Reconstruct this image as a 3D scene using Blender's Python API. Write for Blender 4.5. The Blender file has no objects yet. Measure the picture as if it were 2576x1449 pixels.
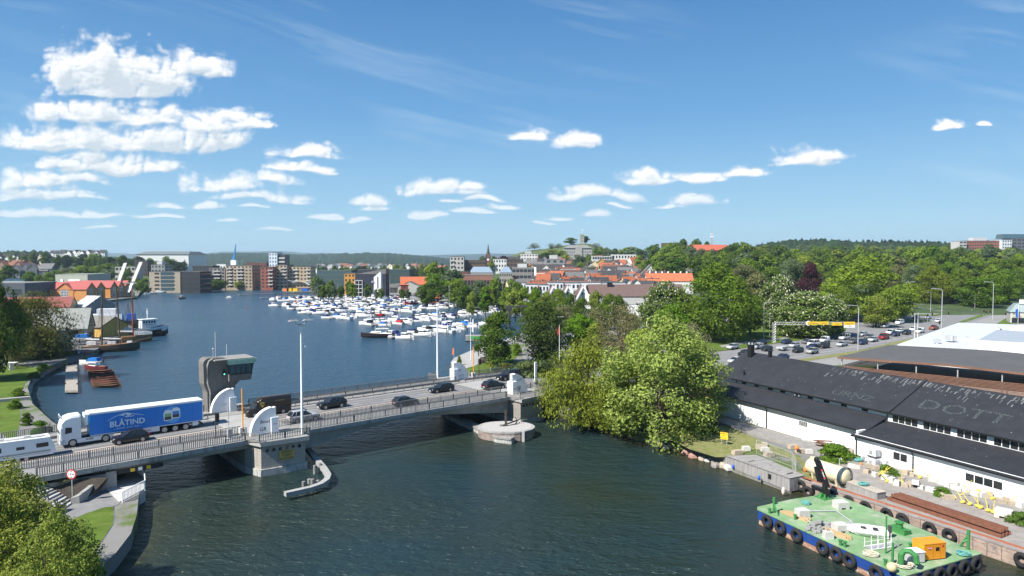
import bpy,math,random
import numpy as np
from mathutils import Matrix,Vector
from mathutils.geometry import tessellate_polygon
R=math.radians
SC=bpy.context.scene
COL=SC.collection
random.seed(7);RNG=np.random.default_rng(11)
# camera
CAMH=28.0;FPX=1718.0;TH=math.atan(69.5/FPX)
cd=bpy.data.cameras.new('camera');cam=bpy.data.objects.new('camera',cd);COL.objects.link(cam)
cam.location=(0,0,CAMH);cam.rotation_euler=(math.pi/2-TH,0,0)
cd.sensor_width=36.0;cd.lens=36.0*FPX/2576.0;cd.clip_start=0.5;cd.clip_end=60000
SC.camera=cam
SC.view_settings.view_transform='Standard';SC.view_settings.look='None'
SC.view_settings.exposure=0.85;SC.view_settings.gamma=1.0
SC.cycles.max_bounces=6;SC.cycles.diffuse_bounces=2;SC.cycles.glossy_bounces=2
SC.cycles.transmission_bounces=3;SC.cycles.transparent_max_bounces=6;SC.cycles.volume_bounces=0
SC.cycles.caustics_reflective=False;SC.cycles.caustics_refractive=False
# sun and sky
SEL=R(46);SAZ=math.atan2(-0.79,-0.61)
sd=bpy.data.lights.new('sun','SUN');sd.energy=5.0;sd.angle=R(0.53);sd.color=(1.0,0.95,0.87)
so=bpy.data.objects.new('sun',sd);COL.objects.link(so)
so.rotation_euler=Vector((math.sin(SAZ)*math.cos(SEL),math.cos(SAZ)*math.cos(SEL),math.sin(SEL))).to_track_quat('Z','Y').to_euler()
def make_world():
 w=bpy.data.worlds.new('World');SC.world=w;w.use_nodes=True
 nt=w.node_tree;N=nt.nodes;L=nt.links;N.clear()
 sky=N.new('ShaderNodeTexSky');sky.sky_type='NISHITA';sky.sun_disc=False;sky.sun_elevation=SEL;sky.sun_rotation=SAZ
 sky.altitude=0;sky.air_density=1.0;sky.dust_density=.4;sky.ozone_density=2.0
 tc=N.new('ShaderNodeTexCoord');sx=N.new('ShaderNodeSeparateXYZ');L.new(tc.outputs['Generated'],sx.inputs[0])
 cr=N.new('ShaderNodeValToRGB');L.new(sx.outputs[2],cr.inputs[0]);e=cr.color_ramp.elements
 e[0].position=0;e[0].color=(3.7,6.3,7.9,1);e[1].position=1;e[1].color=(.30,1.2,3.2,1)
 for p,c in((.08,(2.4,4.75,6.9)),(.2,(1.05,3.1,5.9)),(.36,(.42,1.9,4.5))):q=e.new(p);q.color=(*c,1)
 mx=N.new('ShaderNodeMix');mx.data_type='RGBA';mx.inputs[0].default_value=.8;L.new(sky.outputs[0],mx.inputs[6]);L.new(cr.outputs[0],mx.inputs[7])
 bg=N.new('ShaderNodeBackground');bg.inputs[1].default_value=.072;L.new(mx.outputs[2],bg.inputs[0])
 out=N.new('ShaderNodeOutputWorld');L.new(bg.outputs[0],out.inputs[0])
make_world()
# photo pixel -> place
def ray(x,y):
 u=(x-1288)/FPX;v=(724.5-y)/FPX;c,s=math.cos(TH),math.sin(TH)
 return(u,c+v*s,-s+v*c)
def G(x,y,z=0.0):
 d=ray(x,y);t=(z-CAMH)/d[2]
 return Vector((d[0]*t,d[1]*t,z))
def D(x,y,Y):
 d=ray(x,y);t=Y/d[1]
 return Vector((d[0]*t,Y,CAMH+d[2]*t))
def sstep(a,b,x):
 t=min(1,max(0,(x-a)/(b-a)));return t*t*(3-2*t)
def itp(x,xs,ys):
 return float(np.interp(x,xs,ys))
def hgt(X,Y):
 if Y<200:return 1.5
 a=X/Y
 town=itp(Y,(0,410,600,800,1000,1150,1400,3000),(1.5,1.6,8,17,26,30,28,1.5))
 park=itp(Y,(0,340,450,600,700,900,1200,3000),(1.5,1.7,5,14,20,26,30,20))
 left=itp(Y,(0,620,720,900,1200,2500),(1.5,1.5,9,20,32,20))
 k=sstep(.17,.24,a)
 z=1.5+(town*(1-k)+park*k-1.5)*sstep(-.10,.0,a)
 return z+(left-1.5)*sstep(-.40,-.56,a)
# mesh builder and object helpers
class MB:
 def __init__(s,M=None):s.v=[];s.f=[];s.m=[];s.M=M
 def add(s,vs,fs,m=0):
  o=len(s.v)
  s.v+=[tuple(s.M@Vector(p))for p in vs]if s.M else[tuple(p)for p in vs]
  for f in fs:s.f.append([i+o for i in f]);s.m.append(m)
  return s
 def box(s,x0,x1,y0,y1,z0,z1,m=0):
  return s.add([(x0,y0,z0),(x1,y0,z0),(x1,y1,z0),(x0,y1,z0),(x0,y0,z1),(x1,y0,z1),(x1,y1,z1),(x0,y1,z1)],[(0,3,2,1),(4,5,6,7),(0,1,5,4),(1,2,6,5),(2,3,7,6),(3,0,4,7)],m)
 def hexa(s,b,t,m=0):
  return s.add(list(b)+list(t),[(0,3,2,1),(4,5,6,7),(0,1,5,4),(1,2,6,5),(2,3,7,6),(3,0,4,7)],m)
 def prism(s,poly,z0,z1,m=0):
  n=len(poly);za=z0 if hasattr(z0,'__len__')else[z0]*n;zb=z1 if hasattr(z1,'__len__')else[z1]*n
  vs=[(p[0],p[1],za[i])for i,p in enumerate(poly)]+[(p[0],p[1],zb[i])for i,p in enumerate(poly)]
  tr=tessellate_polygon([[Vector((p[0],p[1],0))for p in poly]])
  fs=[]
  for t in tr:
   a,b,c=[Vector((poly[i][0],poly[i][1]))for i in t]
   if(b-a).cross(c-a)<0:t=t[::-1]
   fs.append([i+n for i in t]);fs.append([i for i in t[::-1]])
  fs+=[(i,(i+1)%n,(i+1)%n+n,i+n)for i in range(n)]
  return s.add(vs,fs,m)
 def sheet(s,poly,z,m=0):
  n=len(poly);zz=z if hasattr(z,'__len__')else[z]*n
  fs=[]
  for t in tessellate_polygon([[Vector((p[0],p[1],0))for p in poly]]):
   a,b,c=[Vector((poly[i][0],poly[i][1]))for i in t]
   fs.append(t[::-1]if(b-a).cross(c-a)<0 else t)
  return s.add([(p[0],p[1],zz[i])for i,p in enumerate(poly)],fs,m)
 def side(s,prof,y0,y1,m=0):
  n=len(prof)
  vs=[(p[0],y0,p[1])for p in prof]+[(p[0],y1,p[1])for p in prof]
  fs=[]
  for t in tessellate_polygon([[Vector((p[0],p[1],0))for p in prof]]):
   fs.append(t);fs.append([i+n for i in t[::-1]])
  fs+=[(i,i+n,(i+1)%n+n,(i+1)%n)for i in range(n)]
  return s.add(vs,fs,m)
 def tube(s,pts,r,n=6,m=0,r1=None,cap=True):
  P=[Vector(p)for p in pts];k=len(P);vs=[]
  up=Vector((0,0,1))
  for i,p in enumerate(P):
   t=(P[min(i+1,k-1)]-P[max(i-1,0)]).normalized()
   a=t.cross(up)
   if a.length<.05:a=t.cross(Vector((0,1,0)))
   a.normalize();b=t.cross(a)
   rr=r if r1 is None else r+(r1-r)*i/(k-1)
   for j in range(n):
    w=2*math.pi*j/n
    vs.append(p+(a*math.cos(w)+b*math.sin(w))*rr)
  fs=[(i*n+j,i*n+(j+1)%n,(i+1)*n+(j+1)%n,(i+1)*n+j)for i in range(k-1)for j in range(n)]
  if cap:fs+=[tuple(range(n))[::-1],tuple(range((k-1)*n,k*n))]
  return s.add(vs,fs,m)
 def cyl(s,x,y,z0,z1,r,r1=None,n=12,m=0):
  return s.tube([(x,y,z0),(x,y,z1)],r,n,m,r1)
 def loft(s,rings,m=0,cap=True,close=True):
  n=len(rings[0]);k=len(rings)
  fs=[(i*n+j,i*n+(j+1)%n,(i+1)*n+(j+1)%n,(i+1)*n+j)for i in range(k-1)for j in range(n if close else n-1)]
  if cap:fs+=[tuple(range(n))[::-1],tuple(range((k-1)*n,k*n))]
  return s.add([p for r in rings for p in r],fs,m)
 def ball(s,c,r,n=10,k=6,m=0):
  rx,ry,rz=r if hasattr(r,'__len__')else(r,r,r)
  rings=[]
  for i in range(1,k):
   t=math.pi*i/k
   rings.append([(c[0]+rx*math.sin(t)*math.cos(2*math.pi*j/n),c[1]+ry*math.sin(t)*math.sin(2*math.pi*j/n),c[2]-rz*math.cos(t))for j in range(n)])
  return s.loft(rings,m)
 def torus(s,c,R0,r,axis='y',n=20,k=8,m=0,sq=1.0):
  rings=[]
  for i in range(n):
   a=2*math.pi*i/n;ring=[]
   for j in range(k):
    b=2*math.pi*j/k;q=R0+r*math.cos(b);h=r*sq*math.sin(b)
    u,v=q*math.cos(a),q*math.sin(a)
    ring.append((c[0]+u,c[1]+h,c[2]+v)if axis=='y' else(c[0]+u,c[1]+v,c[2]+h)if axis=='z' else(c[0]+h,c[1]+u,c[2]+v))
   rings.append(ring)
  return s.loft(rings+[rings[0]],m,cap=False)
 def build(s,name,mats,parent=None,smooth=False,loc=None):
  me=bpy.data.meshes.new(name);me.from_pydata(s.v,[],s.f)
  mats=mats if isinstance(mats,(list,tuple))else[mats]
  for q in mats:me.materials.append(q)
  if len(mats)>1:me.polygons.foreach_set('material_index',s.m)
  if smooth:me.polygons.foreach_set('use_smooth',[True]*len(me.polygons))
  me.update()
  return link(name,me,parent,loc)
def link(name,data,parent=None,loc=None):
 o=bpy.data.objects.new(name,data);COL.objects.link(o)
 if parent:o.parent=parent
 if loc is not None:o.location=loc
 return o
def tag(o,label=None,cat=None,group=None,kind=None):
 if label:o['label']=label
 if cat:o['category']=cat
 if group:o['group']=group
 if kind:o['kind']=kind
 return o
def thing(name,label,cat,loc=(0,0,0),rz=0,group=None):
 o=link(name,None,None,loc);o.rotation_euler=(0,0,rz)
 return tag(o,label,cat,group)
def struct(mb,name,mats,smooth=False):return tag(mb.build(name,mats,None,smooth),kind='structure')
def dup(o,loc=None,rz=None,label=None,group=None,sc=None,parent=None):
 c=o.copy();COL.objects.link(c)
 if parent:c.parent=parent
 if loc is not None:c.location=loc
 if rz is not None:c.rotation_euler=(0,0,rz)
 if sc is not None:c.scale=sc if hasattr(sc,'__len__')else(sc,sc,sc)
 if label:c['label']=label
 if group:c['group']=group
 k=[dup(ch,parent=c)for ch in KIDS.get(o.name,[])]
 if k:KIDS[c.name]=k
 return c
KIDS={}
def proto(o):
 def rec(q):
  k=list(q.children)
  if k:
   KIDS[q.name]=k
   for c in k:rec(c)
 rec(o);return o
def paint(o,col,names=None):
 if names is None or o.name.split('.')[0]in names:o.color=(*col,1)
 for c in KIDS.get(o.name)or(o.children if o.name not in KIDS and o.parent is None else()):paint(c,col,names)
def text(body,size,mat_,name,parent=None,loc=(0,0,0),rot=(0,0,0),ext=.004,sx=1.0,align='CENTER',bold=0.0,shear=0):
 cu=bpy.data.curves.new(name,'FONT');cu.body=body;cu.size=size;cu.align_x=align;cu.align_y='CENTER';cu.extrude=ext;cu.offset=bold;cu.shear=shear
 cu.resolution_u=2
 t=bpy.data.objects.new(name,cu);COL.objects.link(t)
 me=bpy.data.meshes.new_from_object(t.evaluated_get(bpy.context.evaluated_depsgraph_get()))
 bpy.data.objects.remove(t);bpy.data.curves.remove(cu)
 me.materials.clear();me.materials.append(mat_)
 o=link(name,me,parent,loc);o.rotation_euler=rot;o.scale=(sx,1,1)
 return o
# materials
def mat(name,col=(.5,.5,.5),rough=.7,var=.12,scale=.6,bump=0.,metal=0.,obj=False,spec=.4,stretch=(1,1,1),dark=None,dthr=(.55,.7),emit=0,bscale=None,coord='Object'):
 m=bpy.data.materials.new(name);m.use_nodes=True;nt=m.node_tree;N=nt.nodes;L=nt.links
 b=N['Principled BSDF'];b.inputs['Roughness'].default_value=rough;b.inputs['Metallic'].default_value=metal
 b.inputs['Specular IOR Level'].default_value=spec
 tc=N.new('ShaderNodeTexCoord');mp=N.new('ShaderNodeMapping');mp.inputs['Scale'].default_value=stretch
 L.new(tc.outputs[coord],mp.inputs[0])
 nz=N.new('ShaderNodeTexNoise');nz.inputs['Scale'].default_value=scale;nz.inputs['Detail'].default_value=6;nz.inputs['Roughness'].default_value=.65
 L.new(mp.outputs[0],nz.inputs[0])
 mr=N.new('ShaderNodeMapRange');mr.inputs[1].default_value=.25;mr.inputs[2].default_value=.75
 mr.inputs[3].default_value=1-var;mr.inputs[4].default_value=1+var;L.new(nz.outputs[0],mr.inputs[0])
 mx=N.new('ShaderNodeMix');mx.data_type='RGBA';mx.blend_type='MULTIPLY';mx.inputs[0].default_value=1
 if obj:
  oi=N.new('ShaderNodeObjectInfo');L.new(oi.outputs['Color'],mx.inputs[6])
 else:mx.inputs[6].default_value=(*col,1)
 L.new(mr.outputs[0],mx.inputs[7]);last=mx.outputs[2]
 if dark:
  n2=N.new('ShaderNodeTexNoise');n2.inputs['Scale'].default_value=scale*2.3;n2.inputs['Detail'].default_value=8;n2.inputs['Roughness'].default_value=.7
  L.new(mp.outputs[0],n2.inputs[0])
  r2=N.new('ShaderNodeMapRange');r2.inputs[1].default_value=dthr[0];r2.inputs[2].default_value=dthr[1];L.new(n2.outputs[0],r2.inputs[0])
  m2=N.new('ShaderNodeMix');m2.data_type='RGBA';L.new(r2.outputs[0],m2.inputs[0]);L.new(last,m2.inputs[6]);m2.inputs[7].default_value=(*dark,1);last=m2.outputs[2]
 L.new(last,b.inputs['Base Color'])
 if bump:
  n3=N.new('ShaderNodeTexNoise');n3.inputs['Scale'].default_value=bscale or scale*6;n3.inputs['Detail'].default_value=5;L.new(mp.outputs[0],n3.inputs[0])
  bp=N.new('ShaderNodeBump');bp.inputs['Strength'].default_value=bump;bp.inputs['Distance'].default_value=.1;L.new(n3.outputs[0],bp.inputs['Height']);L.new(bp.outputs[0],b.inputs['Normal'])
 if emit:
  b.inputs['Emission Color'].default_value=(*col,1);b.inputs['Emission Strength'].default_value=emit
 return m
def striped(m,axis,freq,dark=.75,duty=.12,strength=0.4,cross=0,caxis='Z',cfreq=1):
 """thin seams (boards, tiles, sheets) along one axis of a material made by mat()"""
 nt=m.node_tree;N=nt.nodes;L=nt.links;b=N['Principled BSDF'];src=b.inputs['Base Color'].links[0].from_socket
 tc=N.new('ShaderNodeTexCoord');sp=N.new('ShaderNodeSeparateXYZ');L.new(tc.outputs['Object'],sp.inputs[0])
 def seam(ax,fq):
  a=N.new('ShaderNodeMath');a.operation='MULTIPLY';a.inputs[1].default_value=fq;L.new(sp.outputs['XYZ'.index(ax)],a.inputs[0])
  f=N.new('ShaderNodeMath');f.operation='FRACT';L.new(a.outputs[0],f.inputs[0])
  g=N.new('ShaderNodeMath');g.operation='LESS_THAN';g.inputs[1].default_value=duty;L.new(f.outputs[0],g.inputs[0]);return g.outputs[0]
 s=seam(axis,freq)
 if cross:
  q=N.new('ShaderNodeMath');q.operation='MAXIMUM';L.new(s,q.inputs[0]);L.new(seam(caxis,cfreq),q.inputs[1]);s=q.outputs[0]
 mx=N.new('ShaderNodeMix');mx.data_type='RGBA';mx.blend_type='MULTIPLY';L.new(s,mx.inputs[0]);L.new(src,mx.inputs[6]);mx.inputs[7].default_value=(dark,dark,dark,1)
 L.new(mx.outputs[2],b.inputs['Base Color'])
 return m
MA={}
def M_(k,*a,**kw):
 MA[k]=mat(k,*a,**kw);return MA[k]
M_('asphalt',(.115,.115,.118),.9,.22,.25,.25,dark=(.16,.155,.15),dthr=(.5,.75))
M_('asphalt_pale',(.19,.19,.19),.9,.18,.3,.2,dark=(.24,.235,.225),dthr=(.5,.7))
M_('pavement',(.25,.245,.235),.9,.15,.5,.2,dark=(.17,.165,.155),dthr=(.58,.72))
M_('concrete',(.33,.325,.31),.88,.16,.5,.25,dark=(.2,.195,.18),dthr=(.56,.72))
M_('concrete_pale',(.46,.455,.44),.85,.12,.6,.2,dark=(.33,.32,.3),dthr=(.58,.72))
M_('concrete_grey',(.26,.25,.235),.9,.2,.9,.5,dark=(.17,.16,.15),dthr=(.5,.75))
M_('paver_pink',(.44,.37,.31),.9,.12,1.2)
M_('white_paint',(.8,.8,.79),.6,.05,.7)
M_('line_paint',(.6,.6,.58),.7,.25,2)
M_('white_wall',(.80,.795,.775),.75,.05,.35,dark=(.62,.58,.52),dthr=(.66,.78))
M_('grass',(.085,.135,.022),.95,.4,.35,.6,dark=(.13,.155,.04),dthr=(.5,.7),spec=.1)
M_('grass_dry',(.17,.19,.06),.95,.35,.8,.8,dark=(.25,.21,.13),dthr=(.48,.62),spec=.1)
M_('soil',(.06,.05,.04),.95,.3,2,.8)
M_('gravel',(.275,.255,.235),.95,.25,.6,.5,dark=(.25,.2,.17),dthr=(.5,.65))
M_('granite',(.27,.245,.23),.9,.25,.8,.7,dark=(.2,.15,.13),dthr=(.5,.7))
M_('granite_red',(.34,.19,.15),.9,.3,.8,.6,dark=(.25,.22,.2),dthr=(.5,.7))
M_('steel_grey',(.36,.36,.365),.5,.1,1,metal=.2)
M_('steel_dark',(.05,.05,.052),.5,.1,1)
M_('galv',(.52,.53,.54),.45,.08,1,metal=.3)
M_('black',(.012,.012,.013),.45,.1,1)
M_('rubber',(.02,.02,.021),.85,.3,3,.3)
M_('glass_dark',(.018,.022,.026),.08,.1,.3,spec=.6)
M_('glass_blue',(.05,.09,.11),.08,.2,.2,spec=.7)
M_('chrome',(.6,.6,.62),.25,.05,1,metal=.9)
M_('wood_grey',(.27,.26,.25),.9,.28,1.5,.5,stretch=(1,1,.15),dark=(.16,.15,.145),dthr=(.52,.68))
M_('wood_dark',(.07,.055,.045),.85,.3,1.5)
M_('wood_brown',(.165,.088,.06),.8,.25,1.2,stretch=(.3,.3,3))
M_('orange_pole',(.75,.30,.03),.5,.06,1)
M_('yellow_sign',(.78,.5,.03),.5,.05,1)
M_('red',(.5,.03,.03),.5,.08,1)
M_('blue',(.02,.12,.5),.5,.08,1)
M_('green',(.03,.35,.08),.5,.08,1)
M_('orange',(.8,.22,.05),.5,.1,1)
M_('ink',(.02,.02,.022),.7,.1,1)
M_('skin',(.45,.28,.2),.6,.05,1)
M_('paintobj',obj=True,rough=.28,var=.04,scale=.5,spec=.5)
M_('wallobj',obj=True,rough=.8,var=.07,scale=.4,spec=.3)
M_('roofobj',obj=True,rough=.8,var=.22,scale=.5,spec=.3,bump=.3,dark=None)
M_('clothobj',obj=True,rough=.9,var=.15,scale=2,spec=.2)
striped(M_('tile_orange',(.47,.135,.06),.8,.2,.5),'X',2.2,.8,.2)
# land and water
def pg(pts,z=0.0):
 return[G(x,y,z)for x,y in pts]
shore=[(215,1500),(290,1435),(330,1380),(345,1330),(349,1288),(352,1262),(366,1243),(132,1083),(82,1035),(70,993),(80,965),(105,945),(150,925),(178,914),(223,900),(243,893),(275,868),(300,856),(338,836),(320,822),(285,806),(235,792),(150,788),(120,776),(212,768),(346,752),(352,740),(400,734),(457,732),(484,730),(523,725),(565,724),(676,719),(715,716.5),(744,714),(800,712),(770,717),(713,728),(709,731),(740,735),(786,735),(850,737),(911,740),(945,747),(1037,758),(1111,767),(1132,766),(1200,776),(1274,788),(1324,794),(1332,806),(1310,852),(1180,897),(1143,914),(1134,926),(1150,950),(1395,1040),(1440,1054),(1530,1078),(1600,1108),(1698,1124),(1735,1146),(1800,1168),(1850,1190),(1985,1240),(2003,1230),(2576,1424),(2900,1530)]
sp=pg(shore)
land=[(p.x,p.y)for p in sp]
gp=land+[(120,-60),(26000,-60),(26000,26000),(-26000,26000),(-26000,-60),(-60,-60),(-60,40)]
MA['ground']=mat('ground_mix',(.19,.185,.175),.95,.2,.05,.2,dark=(.09,.125,.03),dthr=(.5,.58),coord='Object')
g=MB().prism(gp[::-1]if False else gp,-2.0,1.5)
struct(g,'ground',MA['ground'])
t=MB();nx,ny=90,46
aa=np.linspace(-1.0,1.0,nx);yy=np.concatenate([np.linspace(330,1500,36),np.linspace(1650,3000,10)])
t.add([(a*y,y,(hgt(a*y,y)-.12 if hgt(a*y,y)>1.62 else-3))for y in yy for a in aa],[(j*nx+i,j*nx+i+1,(j+1)*nx+i+1,(j+1)*nx+i)for j in range(ny-1)for i in range(nx-1)])
MA['terrain']=mat('terrain_mix',(.045,.075,.02),.95,.3,.03,.0,dark=(.17,.165,.16),dthr=(.56,.62))
struct(t,'terrain',MA['terrain'],True)
def shore_sheet(name,i0,i1,inner,m,z=1.56,kind='structure'):
 pts=land[i0:i1+1]+[(p.x,p.y)for p in(G(x,y,z)for x,y in inner)]
 return tag(MB().sheet(pts,z).build(name,MA[m]),kind=kind)
def water_mat():
 m=bpy.data.materials.new('water');m.use_nodes=True;nt=m.node_tree;N=nt.nodes;L=nt.links
 b=N['Principled BSDF'];b.inputs['Roughness'].default_value=.27;b.inputs['IOR'].default_value=1.33
 tc=N.new('ShaderNodeTexCoord')
 nz=N.new('ShaderNodeTexNoise');nz.inputs['Scale'].default_value=.035;nz.inputs['Detail'].default_value=3;L.new(tc.outputs['Object'],nz.inputs[0])
 cr=N.new('ShaderNodeValToRGB');L.new(nz.outputs[0],cr.inputs[0])
 cr.color_ramp.elements[0].position=.38;cr.color_ramp.elements[0].color=(.013,.031,.035,1)
 cr.color_ramp.elements[1].position=.68;cr.color_ramp.elements[1].color=(.021,.030,.016,1)
 at=N.new('ShaderNodeAttribute');at.attribute_name='shallow'
 mx=N.new('ShaderNodeMix');mx.data_type='RGBA';L.new(at.outputs['Fac'],mx.inputs[0]);L.new(cr.outputs[0],mx.inputs[6]);mx.inputs[7].default_value=(.05,.045,.015,1)
 dp=N.new('ShaderNodeAttribute');dp.attribute_name='open_water';m3=N.new('ShaderNodeMix');m3.data_type='RGBA';L.new(dp.outputs['Fac'],m3.inputs[0]);L.new(mx.outputs[2],m3.inputs[6]);m3.inputs[7].default_value=(.019,.053,.088,1);mx=m3  # blue of the reflected sky, painted into the base colour beyond the bridge
 L.new(mx.outputs[2],b.inputs['Base Color'])
 def wave(scale,rot,st,detail,w):
  mp=N.new('ShaderNodeMapping');mp.inputs['Rotation'].default_value=(0,0,R(rot));mp.inputs['Scale'].default_value=st;L.new(tc.outputs['Object'],mp.inputs[0])
  n=N.new('ShaderNodeTexNoise');n.inputs['Scale'].default_value=scale;n.inputs['Detail'].default_value=detail;n.inputs['Roughness'].default_value=.55;L.new(mp.outputs[0],n.inputs[0])
  k=N.new('ShaderNodeMath');k.operation='MULTIPLY';k.inputs[1].default_value=w;L.new(n.outputs[0],k.inputs[0]);return k.outputs[0]
 def add(a,c):
  k=N.new('ShaderNodeMath');k.operation='ADD';L.new(a,k.inputs[0]);L.new(c,k.inputs[1]);return k.outputs[0]
 h=add(add(wave(.9,20,(.75,1.35,1),4,.30),wave(.28,-12,(.6,1.5,1),2,.35)),wave(2.6,8,(.8,1.3,1),3,.13))
 gz=N.new('ShaderNodeTexNoise');gz.inputs['Scale'].default_value=.02;gz.inputs['Detail'].default_value=4
 mp2=N.new('ShaderNodeMapping');mp2.inputs['Scale'].default_value=(.5,1.2,1);L.new(tc.outputs['Object'],mp2.inputs[0]);L.new(mp2.outputs[0],gz.inputs[0])
 gr=N.new('ShaderNodeMapRange');gr.inputs[1].default_value=.3;gr.inputs[2].default_value=.7;gr.inputs[3].default_value=.65;gr.inputs[4].default_value=1.15;L.new(gz.outputs[0],gr.inputs[0])
 bp=N.new('ShaderNodeBump');bp.inputs['Distance'].default_value=1.9;L.new(gr.outputs[0],bp.inputs['Strength']);L.new(h,bp.inputs['Height'])
 L.new(bp.outputs[0],b.inputs['Normal'])
 return m
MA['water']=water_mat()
def water():
 xs=np.concatenate([np.linspace(-600,-120,40),np.linspace(-116,70,94),np.linspace(80,500,30)])
 ys=np.concatenate([np.linspace(10,200,100),np.linspace(205,900,80)])
 X,Y=np.meshgrid(xs,ys);P=np.stack([X,Y],-1).reshape(-1,2)
 seg=np.array(land);dmin=np.full(len(P),1e9)
 for i in range(len(seg)-1):
  a,b=seg[i],seg[i+1];ab=b-a
  t=np.clip(((P-a)@ab)/(ab@ab+1e-9),0,1)
  d=np.linalg.norm(P-(a+t[:,None]*ab),axis=1)
  w=1.0 if i<12 or i>55 else 2.2
  dmin=np.minimum(dmin,d*w)
 sh=np.clip(1-dmin/4.5,0,1)**1.6*.8
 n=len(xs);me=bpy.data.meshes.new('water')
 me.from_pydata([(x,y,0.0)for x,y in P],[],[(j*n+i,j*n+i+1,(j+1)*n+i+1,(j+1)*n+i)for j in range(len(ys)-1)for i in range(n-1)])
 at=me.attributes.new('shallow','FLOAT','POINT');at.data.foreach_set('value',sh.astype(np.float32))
 at=me.attributes.new('open_water','FLOAT','POINT');q=P[:,1]-.83*P[:,0]-122;at.data.foreach_set('value',(np.clip(q/55,0,1)*(1-sh)).astype(np.float32))  # painted sky blue grows with distance past the bridge
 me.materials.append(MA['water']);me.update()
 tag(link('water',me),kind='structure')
water()
# clouds: a curved veil 30 km away, transparent between the clouds
def vnoise(x,y,seed):
 rg=np.random.default_rng(seed);T=rg.random((256,256)).astype(np.float32)
 xi=np.floor(x).astype(int);yi=np.floor(y).astype(int);fx=x-xi;fy=y-yi
 fx=fx*fx*fx*(fx*(fx*6-15)+10);fy=fy*fy*fy*(fy*(fy*6-15)+10)
 a=T[yi&255,xi&255];b=T[yi&255,(xi+1)&255];c=T[(yi+1)&255,xi&255];d=T[(yi+1)&255,(xi+1)&255]
 return(a*(1-fx)+b*fx)*(1-fy)+(c*(1-fx)+d*fx)*fy
def fbm(x,y,oc,seed,gain=.55,billow=False):
 s=0;w=1;tot=0
 for k in range(oc):
  n=vnoise(x*2**k+17.3*k,y*2**k+9.1*k,seed+k)
  if billow:n=abs(2*n-1)
  s=s+n*w;tot+=w;w*=gain
 return s/tot
CLOUDS=[(190,232,75,112),(300,225,130,112),(400,238,110,100),(500,190,95,70),(545,200,60,40),(300,250,150,30),(130,300,48,44),(260,306,150,54),(380,318,120,44),(520,330,110,56),(620,322,60,56),(110,372,90,58),(240,378,160,62),(380,380,170,64),(540,372,90,52),(150,425,80,30),(280,432,150,48),(400,432,60,28),(80,470,90,40),(200,462,80,28),(60,500,80,28),(170,505,110,24),(70,545,90,16),(230,545,80,12),(780,394,88,30),(740,432,70,30),(800,434,55,20),(590,478,120,46),(700,462,60,32),(620,500,90,20),(720,505,65,24),(430,520,55,16),(530,522,50,16),(640,525,45,10),(820,548,45,14),(890,555,35,9),(920,512,62,26),(930,526,50,12),(1100,490,120,36),(1180,478,45,18),(1230,505,40,13),(1270,525,45,13),(1190,538,55,12),(1080,548,55,15),(1140,512,28,8),(1338,358,42,24),(1440,374,76,34),(1640,458,92,34),(1760,456,88,36),(1850,440,54,26),(2020,412,110,40),(2080,404,58,22),(1490,500,105,30),(1760,516,74,24),(1690,522,44,10),(2375,325,44,26),(2465,322,18,9),(570,560,40,9),(1500,540,42,11),(250,572,70,8),(700,578,46,8),(400,545,60,10),(1350,560,40,7),(1560,520,30,7),(1400,548,30,7)]
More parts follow.
